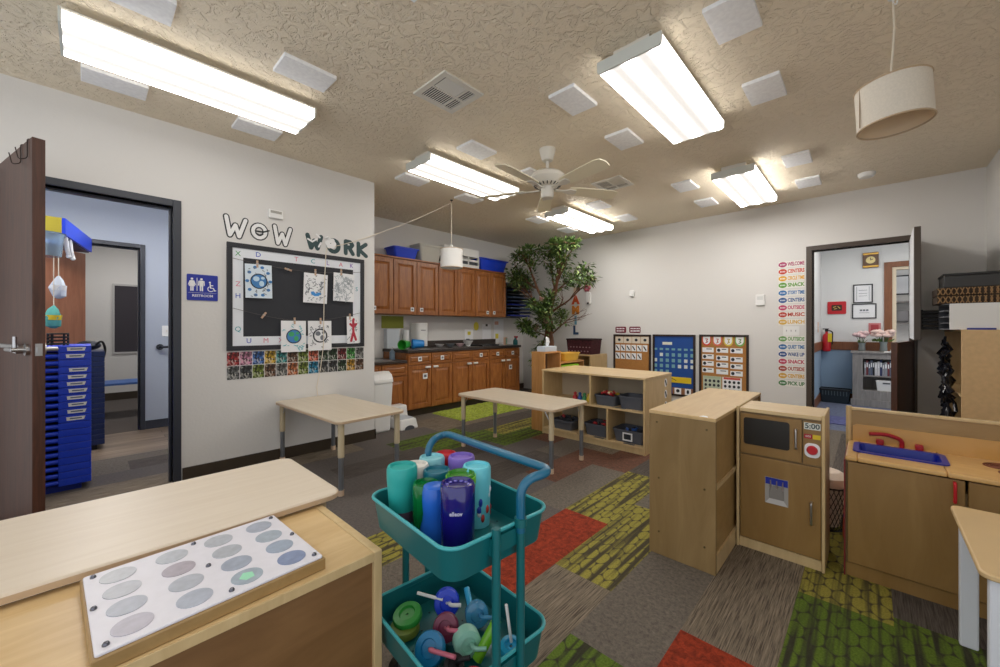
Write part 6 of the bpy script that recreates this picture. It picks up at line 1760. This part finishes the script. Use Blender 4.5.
for k in range(5):
    t = tag(build('letter_tray', MB().box(0, 0.44, 0, 0.30, 0, 0.006).box(0, 0.44, 0, 0.006, 0.006, 0.03).box(0, 0.44, 0.294, 0.30, 0.006, 0.03).box(0.434, 0.44, 0.006, 0.294, 0.006, 0.03), mat('black_letter_tray', (40, 38, 40), 0.5), loc=(0.345, 5.52, 1.1705 + k * 0.038)),
            '%s black letter tray from the bottom, stacked behind the white slotted box' % CL_[k], 'tray', 'black letter trays')
    build('tray_feet', MB().box(0.0, 0.02, 0.0, 0.02, 0.030, 0.0379).box(0.42, 0.44, 0.28, 0.30, 0.030, 0.0379), BLACK, t)

# ------------------------------------------------------------------ office behind the back door
def wallthing(name, label, cat, x, z, y=OY): return thing(name, label, cat, (x, y, z), ROT_B)
t = wallthing('wall_clock', 'square brown and gold clock on the office wall', 'clock', -0.001, 2.255)
build('clock_case', MB().prism(rrect(0.185, 0.24, 0.01), 0, 0.03), mat('brown_clock_case', (96, 66, 40), 0.4), t, bevel=0.004)
build('gold_band', MB().box(-0.09, 0.09, 0.085, 0.112, 0.03, 0.034).box(-0.09, 0.09, -0.112, -0.085, 0.03, 0.034), mat('gold_band', (190, 150, 70), 0.35, 0.6), t)
build('clock_face', MB().prism(ellipse(0.11, 0.11, 24), 0.03, 0.034), mat('gold_face', (236, 216, 150), 0.4), t)
build('clock_hands', strokes(MB(), [[(0, 0), (0.0, 0.035)], [(0, 0), (0.025, 0.01)]], 0.004, 0.034, 0.036), BLACK, t)
t = wallthing('alarm_panel', 'red wall plaque with dark lettering in the office', 'sign', -0.406, 1.52)
build('plaque', MB().prism(rrect(0.235, 0.205, 0.015), 0, 0.02), RED, t, bevel=0.004)
build('plaque_panel', MB().prism(rrect(0.13, 0.095, 0.012), 0.02, 0.024), mat('dark_plaque', (70, 40, 30), 0.5), t)
build('plaque_marks', strokes(MB(), [[(-0.04, 0.01), (-0.01, 0.02)], [(0.015, 0.02), (0.04, -0.01)], [(-0.03, -0.02), (0.0, -0.012)]], 0.006, 0.024, 0.026), mat('plaque_gold', (206, 170, 90), 0.5), t)
def framed(label, x, z, w_, h_, marks):
    t = wallthing('framed_certificate', label, 'certificate', x, z); t['group'] = 'framed certificates in the office'
    build('picture_frame', MB().box(-w_ / 2, w_ / 2, h_ / 2 - 0.014, h_ / 2, 0, 0.02).box(-w_ / 2, w_ / 2, -h_ / 2, -h_ / 2 + 0.014, 0, 0.02).box(-w_ / 2, -w_ / 2 + 0.014, -h_ / 2 + 0.014, h_ / 2 - 0.014, 0, 0.02).box(w_ / 2 - 0.014, w_ / 2, -h_ / 2 + 0.014, h_ / 2 - 0.014, 0, 0.02), BOARD_FRAME, t)
    build('certificate', MB().box(-w_ / 2 + 0.01, w_ / 2 - 0.01, -h_ / 2 + 0.01, h_ / 2 - 0.01, 0, 0.008), PAPER, t)
    build('certificate_print', marks, SKETCH, t)
framed('upper framed certificate on the office wall', -0.09, 1.735, 0.23, 0.295, MB().box(-0.075, -0.07, -0.11, 0.11, 0.008, 0.009).box(0.07, 0.075, -0.11, 0.11, 0.008, 0.009).box(-0.05, 0.05, 0.05, 0.056, 0.008, 0.009).box(-0.05, 0.05, 0.0, 0.005, 0.008, 0.009).box(-0.05, 0.05, -0.04, -0.035, 0.008, 0.009))
framed('lower wider framed certificate on the office wall', -0.076, 1.457, 0.285, 0.235, MB().box(-0.05, -0.022, 0.0, 0.025, 0.008, 0.009).box(-0.014, 0.014, 0.0, 0.025, 0.008, 0.009).box(0.022, 0.05, 0.0, 0.025, 0.008, 0.009).box(-0.06, 0.06, -0.03, -0.025, 0.008, 0.009))
t = wallthing('framed_print', 'small red picture behind the flowers in the office', 'picture', 0.045, 1.18); 
build('print_frame', MB().box(-0.07, 0.07, -0.085, 0.085, 0, 0.015), mat('pink_print', (196, 120, 120), 0.5), t)
build('print_picture', MB().box(-0.045, 0.045, -0.06, 0.06, 0.015, 0.018), mat('red_print', (170, 60, 66), 0.5), t)
t = thing('framed_closet_picture', 'framed picture seen through the brown cased opening in the office', 'picture', (0.36, 9.299, 1.90), ROT_B)
build('picture_frame', MB().box(-0.11, 0.11, -0.16, 0.16, 0, 0.02), BOARD_FRAME, t)
build('picture', MB().box(-0.09, 0.09, -0.14, 0.14, 0.02, 0.024), PAPER, t)
cs = thing('closet_shelves', 'wall shelves with a dark rim inside the brown cased opening', 'shelf', (0.2, 9.3, 0))
for z in (1.25, 1.6):
    build('shelf_board', MB().box(0.0, 0.9, -0.25, 0, z, z + 0.025), GREY_WOOD, cs)
bxx = thing('basket_on_shelf', 'grey round basket on the lower shelf in the cased opening', 'basket', (0.36, 9.17, 1.276))
build('basket_body', MB().lathe([(0.07, 0), (0.1, 0.03), (0.1, 0.16), (0.08, 0.2), (0.075, 0.16), (0.01, 0.02)], 20), mat('grey_basket', (150, 148, 150), 0.7), bxx, smooth=True)
t = thing('light_switch', 'cream light switch on the office side wall beside the door frame', 'light switch', (-0.605, 7.95, 1.20), ROT_L)
build('switch_plate', MB().prism(rrect(0.12, 0.16, 0.01), 0, 0.006), mat('peach_plate', (226, 196, 176), 0.5), t)
build('toggle', MB().box(-0.01, 0.01, -0.02, 0.02, 0.006, 0.014), WHITE_P, t)
fe = thing('fire_extinguisher', 'red fire extinguisher hanging in the office corner', 'fire extinguisher', (-0.53, OY - 0.075, 0.80))
build('cylinder', MB().lathe([(0.02, 0), (0.05, 0.01), (0.055, 0.03), (0.055, 0.24), (0.04, 0.28), (0.018, 0.30), (0.018, 0.33)], 22), RED, fe, smooth=True)
build('valve', MB().box(-0.02, 0.02, -0.02, 0.02, 0.33, 0.365).box(-0.05, 0.03, -0.008, 0.008, 0.365, 0.38), BLACK, fe)
build('hose', MB().tube(arc_path([(0.02, 0, 0.35), (0.075, 0, 0.33), (0.07, 0, 0.12)], 0.04), 0.009, 8), BLACK, fe, smooth=True)
build('tag', MB().box(0.02, 0.07, -0.06, -0.056, 0.16, 0.30), YELLOW, fe)
bc = thing('grey_bookcase', 'grey washed low bookcase under the flowers in the office', 'bookcase', (-0.206, 8.15, 0))
build('case_top', MB().box(-0.02, 0.86, -0.02, 0.34, 0.80, 0.83), GREY_WOOD, bc, bevel=0.004)
b = MB().box(0, 0.12, 0, 0.03, 0.0, 0.7995).box(0.72, 0.84, 0, 0.03, 0, 0.7995).box(0.12, 0.72, 0, 0.03, 0.72, 0.7995).box(0.12, 0.72, 0, 0.03, 0.10, 0.24)
build('face_frame', b, GREY_WOOD, bc, bevel=0.003)
build('case_sides', MB().box(0, 0.02, 0.03, 0.33, 0, 0.7995).box(0.82, 0.84, 0.03, 0.33, 0, 0.7995).box(0.02, 0.82, 0.31, 0.33, 0, 0.7995), GREY_WOOD, bc)
build('case_shelf', MB().box(0.02, 0.82, 0.031, 0.309, 0.22, 0.24).box(0.02, 0.82, 0.031, 0.309, 0.45, 0.47), GREY_WOOD, bc)
build('base_plinth', MB().box(-0.02, 0.86, -0.025, -0.0005, 0, 0.10), GREY_WOOD, bc, bevel=0.003)
rnd = random.Random(31)
x = 0.135
BKC = [('grey', (150, 152, 160)), ('navy', (50, 60, 100)), ('white', (220, 220, 222)), ('black', (40, 42, 48)), ('slate', (100, 110, 130)), ('maroon', (120, 60, 66))]
for k in range(12):
    nm, c = BKC[(k * 5 + k // 3) % 6]
    w_ = rnd.uniform(0.018, 0.03)
    t = thing('binder', '%s upright binder, %s from the left on the upper bookcase shelf in the office' % (nm, (CL_ + ['eighth', 'ninth', 'tenth', 'eleventh', 'twelfth'])[k]), 'binder', (-0.206 + x, 8.185, 0.4705), group='binders in the grey bookcase')
    h_ = rnd.uniform(0.19, 0.235)
    build('cover', MB().box(0, w_, 0, 0.2, 0, h_), mat('binder_%s_%d' % (nm, k), c, 0.5), t, bevel=0.002)
    build('spine_label', MB().box(w_ * 0.2, w_ * 0.8, -0.001, 0.0, h_ * 0.55, h_ * 0.85), PAPER, t)
    x += w_ + 0.003
bb2 = thing('white_bin', 'white storage bin on the lower shelf of the grey bookcase', 'bin', (0.17, 8.20, 0.2405))
build('bin_body', MB().frustum((-0.10, 0.10, 0.0, 0.2, 0), (-0.115, 0.115, -0.012, 0.21, 0.16)), WHITE_P, bb2, bevel=0.006)
build('bin_handle', MB().box(-0.04, 0.04, -0.016, -0.012, 0.11, 0.13), DKGREY, bb2)
def flowers(name, label, x, y, col, n, seed, spread, vh):
    t = thing(name, label, 'flowers', (x, y, 0.8305), group='pink flowers on the grey bookcase')
    vs_ = build('vase', MB().lathe([(0.035, 0), (0.045, 0.02), (0.04, vh * 0.7), (0.05, vh), (0.045, vh), (0.035, vh * 0.7), (0.03, 0.02), (0.002, 0.02)], 20), mat(name + '_glass', (186, 196, 196), 0.1, trans=0.6), t, smooth=True)
    r_ = random.Random(seed)
    st, hd, lv = MB(), MB(), MB()
    for k in range(n):
        a = 2 * PI * k / n; rr = spread * (0.35 + 0.65 * r_.random())
        p = (rr * math.cos(a), rr * math.sin(a) * 0.7, vh + 0.09 + 0.07 * r_.random())
        st.tube([(0, 0, 0.03), (p[0] * 0.4, p[1] * 0.4, vh), p], 0.003, 5)
        for q in range(7):
            b_ = 2 * PI * q / 6
            hd.ball((p[0] + 0.018 * math.cos(b_) * (q < 6), p[1] + 0.018 * math.sin(b_) * (q < 6), p[2] + 0.01 * (q == 6)), 0.026, 5)
        if k % 2 == 0:
            lv.prism(ellipse(0.03, 0.08, 8), -0.001, 0.001) if k == 0 else lv.raw([(p[0] * 0.5, p[1] * 0.5, vh + 0.01), (p[0] * 1.1 + 0.02, p[1], vh + 0.05), (p[0] * 1.3, p[1] * 1.3, vh + 0.03), (p[0] * 1.0 - 0.02, p[1], vh + 0.0)], [(0, 1, 2, 3)])
    build('stems', st, mat(name + '_stem', (70, 110, 60), 0.7), t)
    build('blooms', hd, mat(name + '_bloom', col, 0.8), t, smooth=True)
    if n > 6: build('leaves', lv.move(Matrix.Identity(4)), LEAF[1], t)
flowers('rose_posy', 'small pale pink flowers in a slim vase, left on the office bookcase', -0.10, 8.30, (232, 200, 200), 9, 3, 0.075, 0.13)
flowers('rose_bouquet', 'full pink bouquet in a glass vase, right on the office bookcase', 0.14, 8.28, (238, 210, 200), 18, 4, 0.12, 0.15)
tt = thing('black_crate', 'black carrying crate with handle on the office floor beside the bookcase', 'crate', (-0.415, 8.28, 0))
b = MB().frustum((-0.165, 0.165, -0.12, 0.12, 0), (-0.18, 0.18, -0.14, 0.14, 0.2))
build('crate_body', b, mat('black_crate', (34, 46, 54), 0.45), tt, bevel=0.01)
build('crate_rim', MB().tube([(x, y, 0.205) for x, y in rrect(0.37, 0.29, 0.02)], 0.011, 8, closed=True), BLACK, tt, smooth=True)
b = MB()
for k in range(9):
    b.box(-0.15 + k * 0.036, -0.14 + k * 0.036, -0.139, -0.13, 0.12, 0.19)
build('crate_slots', b, mat('crate_slot', (90, 104, 110), 0.5), tt)
mt = tag(build('door_mat', MB().box(-0.45, 0.25, 6.35, 6.9, 0, 0.008), mat('blue_violet_mat', (96, 100, 150), 0.9, var=0.3, vscale=20)), 'blue-violet mat on the office floor inside the doorway', 'mat')

# ------------------------------------------------------------------ side room
def make_cot(m, nm):
    t = thing(nm, '', 'cot', (-4.22, 0.03, 0))
    b = MB().box(-0.55, 0.0, -0.165, 0.0, 0.0, 0.0485)
    build('end_frame', b, m, t, bevel=0.004)
    r = MB()
    for x in (-0.02, -0.53):
        r.tube([(x, -1.30, 0.026), (x, -0.165, 0.026)], 0.0165, 10)
    build('side_rail', r, m, t, smooth=True)
    build('bed_sheet', MB().box(-0.52, -0.03, -1.28, -0.165, 0.022, 0.027), NAVY, t)
    build('far_frame', MB().box(-0.55, 0.0, -1.45, -1.30, 0.0, 0.0485), m, t)
    return t
cot0 = make_cot(BLUE, 'stacking_cot')
lab = {19: 0.0, 18: -0.005, 16: 0.01, 15: 0.005, 14: 0.0, 13: 0.008, 12: 0.0, 11: 0.006, 10: 0.002, 9: -0.003}
NUM = ['lowest', 'second', 'third', 'fourth', 'fifth', 'sixth', 'seventh', 'eighth', 'ninth', 'tenth', 'eleventh', 'twelfth', 'thirteenth', 'fourteenth', 'fifteenth', 'sixteenth', 'seventeenth', 'eighteenth', 'nineteenth', 'topmost']
for k in range(20):
    loc = (-4.22, 0.03, 0.045 + k * 0.0505)
    lb = 'bright blue stacking cot, %s %sin the tall stack behind the open door' % (NUM[k], 'from the bottom ' if 0 < k < 19 else '')
    if k == 0:
        o = cot0; o.location = loc; o['label'] = lb; o['group'] = 'bright blue cots'
        for y in (-0.03, -0.14):
            pass
    else:
        o = dup(cot0, loc, None, lb, 'bright blue cots')
    if k in lab:
        build('name_label', MB().prism([(-0.045, -0.013), (0.04, -0.013), (0.048, 0.013), (-0.048, 0.013)], 0, 0.001), PAPER, o, (0.0005, -0.075 + lab[k], 0.026), ROT_L)
        build('name_marks', MB().box(-0.03, 0.03, -0.004, 0.005, 0.001, 0.0015), mat('label_ink', (120, 130, 160), 0.8), o, (0.0005, -0.075 + lab[k], 0.026), ROT_L)
tag(build('cot_dolly', MB().box(-0.50, -0.04, -1.36, -0.05, 0.0, 0.0445), BLUE_DEEP, loc=(-4.22, 0.03, 0)), 'blue base carrying the tall stack of bright blue cots', 'dolly')
cot1 = make_cot(NAVY, 'stacking_cot')
for k in range(18):
    loc = (-5.46, 0.13, 0.05 + k * 0.0505)
    lb = 'navy stacking cot, %s from the bottom in the darker stack behind the bright blue one' % NUM[k] if k < 17 else 'navy stacking cot on top of the darker stack behind the bright blue one'
    if k == 0:
        cot1.location = loc; cot1['label'] = lb; cot1['group'] = 'navy cots'
    else:
        dup(cot1, loc, None, lb, 'navy cots')
tag(build('cot_dolly', MB().box(-0.50, -0.04, -1.36, -0.05, 0.0, 0.0495), BLACK, loc=(-5.46, 0.13, 0)), 'black base carrying the darker stack of navy cots', 'dolly')
bg = thing('black_bag', 'crumpled black bag with straps lying on the navy cots', 'bag', (-5.62, 0.02, 0.962))
b = MB().ball((0, 0, 0.05), 0.09, 8, sq=(1.2, 1.0, 0.54))
build('bag_body', b, mat('black_nylon', (30, 34, 46), 0.5), bg, smooth=True)
build('bag_strap', MB().tube(arc_path([(0.08, 0.05, 0.06), (0.10, 0.09, 0.10), (0.05, 0.12, 0.02), (0.03, 0.10, -0.10)], 0.05), 0.01, 8), BLACK, bg, smooth=True)
hs = thing('hanging_shelf', 'blue and yellow hanging shelf high up behind the left doorway', 'shelf', (-4.885, -0.115, 1.965))
build('blue_side', MB().raw([(0, 0, 0), (-0.945, 0.16, 0), (-0.945, 0.16, 0.135), (0, 0, 0.135), (0, -0.02, 0), (-0.945, 0.14, 0), (-0.945, 0.14, 0.135), (0, -0.02, 0.135)], [(0, 1, 2, 3), (7, 6, 5, 4), (0, 4, 5, 1), (2, 6, 7, 3), (0, 3, 7, 4), (1, 5, 6, 2)]), BLUE, hs)
build('yellow_end', MB().box(-0.02, 0, -0.50, -0.021, 0, 0.135), mat('mustard_panel', (176, 160, 40), 0.5), hs)
build('shelf_bottom', MB().prism([(0, -0.5), (0, -0.021), (-0.945, 0.139), (-0.945, -0.5)], -0.01, -0.0), NAVY, hs)
pb = thing('plastic_tub', 'clear plastic tub with blue things hanging under the yellow shelf end', 'tub', (-4.72, -0.215, 1.75))
build('tub_body', MB().lathe([(0.085, 0), (0.10, 0.18), (0.11, 0.185), (0.095, 0.18), (0.08, 0.006), (0.002, 0.006)], 24), mat('clear_tub', (190, 210, 226), 0.15, trans=0.6), pb, smooth=True)
build('tub_filling', MB().lathe([(0.07, 0.01), (0.086, 0.10), (0.05, 0.13), (0.004, 0.12)], 20), mat('blue_filling', (60, 130, 210), 0.5), pb, smooth=True)
build('tub_hook', MB().tube([(0, 0, 0.18), (-0.11, 0, 0.2), (-0.17, 0, 0.203)], 0.006, 6), METAL, pb)
for i, (dx, lb) in enumerate(((0.0, 'left'), (-0.13, 'right'))):
    y_ = -0.125 - dx * 0.17
    t = thing('white_strap', '%s white strap hanging below the blue shelf side' % lb, 'strap', (-5.02 + dx, y_, 1.97), group='white straps under the blue shelf')
    build('strap_band', MB().tube(arc_path([(0, 0, 0.03), (0.01, 0.01, -0.03), (0.0, 0.015, -0.10), (-0.03, 0.025, -0.16)], 0.05), 0.014, 8), PAPER, t, smooth=True)
    build('strap_end', MB().ball((-0.03, 0.025, -0.165), 0.018, 6), PAPER, t, smooth=True)
for lb, z, c in (('white crumpled cloth hanging between the shelf and the cots', 1.52, (214, 222, 234)), ('teal and yellow toy bag hanging above the cots', 1.27, (90, 170, 160))):
    t = thing('hanging_cloth', lb, 'cloth', (-4.95 if z > 1.4 else -4.90, -0.155 if z > 1.4 else -0.18, z))
    build('hanging_cord', MB().tube([(0, 0, 0.09), (0.0, 0, 1.958 - z)], 0.003, 6), CORD, t)
    b = MB().lathe([(0.01, -0.09), (0.04, -0.07), (0.05, 0.0), (0.03, 0.07), (0.008, 0.10)], 14)
    rnd = random.Random(int(z * 100))
    b.v = [(x * rnd.uniform(.7, 1.2), y * rnd.uniform(.7, 1.2), z_) for x, y, z_ in b.v]
    build('cloth_body', b, mat('cloth_%d' % int(z * 100), c, 0.8), t, smooth=True)
    build('cloth_band', MB().lathe([(0.046, -0.02), (0.05, 0.02)], 14, cap=False), YELLOW if 'teal' in lb else PAPER, t, smooth=True)
t = thing('black_basket', 'small black wire item lying on top of the bright blue cots', 'basket', (-4.40, -0.14, 1.0555))
b = MB()
for k in range(4):
    b.tube([(x, y, 0.01 + k * 0.025) for x, y in rrect(0.14, 0.10, 0.02)], 0.006, 6, closed=True)
for x, y in rrect(0.14, 0.10, 0.02, 1):
    b.tube([(x, y, 0.0), (x, y, 0.09)], 0.005, 6)
build('wire_body', b, BLACK, t)
t = thing('light_switch', 'white light switch on the blue grey side room wall', 'light switch', (IX, 0.672, 1.15), ROT_L)
build('switch_plate', MB().prism(rrect(0.085, 0.13, 0.008), 0, 0.006), WHITE_P, t)
build('toggle', MB().box(-0.006, 0.006, -0.012, 0.014, 0.006, 0.016), OFFWHITE, t)
t = thing('door_lever', 'dark metal lever mounted on the side room wall', 'handle', (IX, 0.63, 0.96), ROT_L)
build('rose', MB().tube([(-0.02, 0, 0), (-0.02, 0, 0.02)], 0.035, 18), mat('dark_steel', (70, 72, 78), 0.3, 1), t, smooth=True)
build('lever', MB().tube(arc_path([(-0.02, 0, 0.02), (-0.02, 0, 0.06), (0.16, 0, 0.06)], 0.02), 0.014, 10), mat('dark_steel_bar', (60, 62, 68), 0.3, 1), t, smooth=True)
t = thing('notice_board', 'dark notice board with pale frame on the far room wall', 'notice board', (-9.08, 0.75, 1.34), ROT_L)
build('board_surface', MB().box(-0.42, 0.42, -0.55, 0.55, 0, 0.012), mat('dark_felt', (64, 60, 66), 0.9), t)
build('board_frame', MB().box(-0.45, -0.42, -0.58, 0.58, 0, 0.02).box(0.42, 0.45, -0.58, 0.58, 0, 0.02).box(-0.42, 0.42, 0.55, 0.58, 0, 0.02).box(-0.42, 0.42, -0.58, -0.55, 0, 0.02), mat('silver_board_frame', (190, 188, 186), 0.4), t)
bn = thing('blue_bench', 'low blue topped bench table in the far room', 'bench', (-7.55, 0.45, 0))
build('bench_top', MB().prism(rrect(0.5, 1.3, 0.04), 0.42, 0.45), mat('blue_bench_top', (70, 110, 180), 0.45), bn, bevel=0.004)
for x in (-0.2, 0.2):
    for y in (-0.42, 0.42):
        l_ = build('leg', MB().tube([(x, y, 0.02), (x, y, 0.4195)], 0.018, 12), BLACK, bn, smooth=True)
        build('foot', MB().tube([(x, y, 0), (x, y, 0.05)], 0.02, 12), METAL, l_, smooth=True)
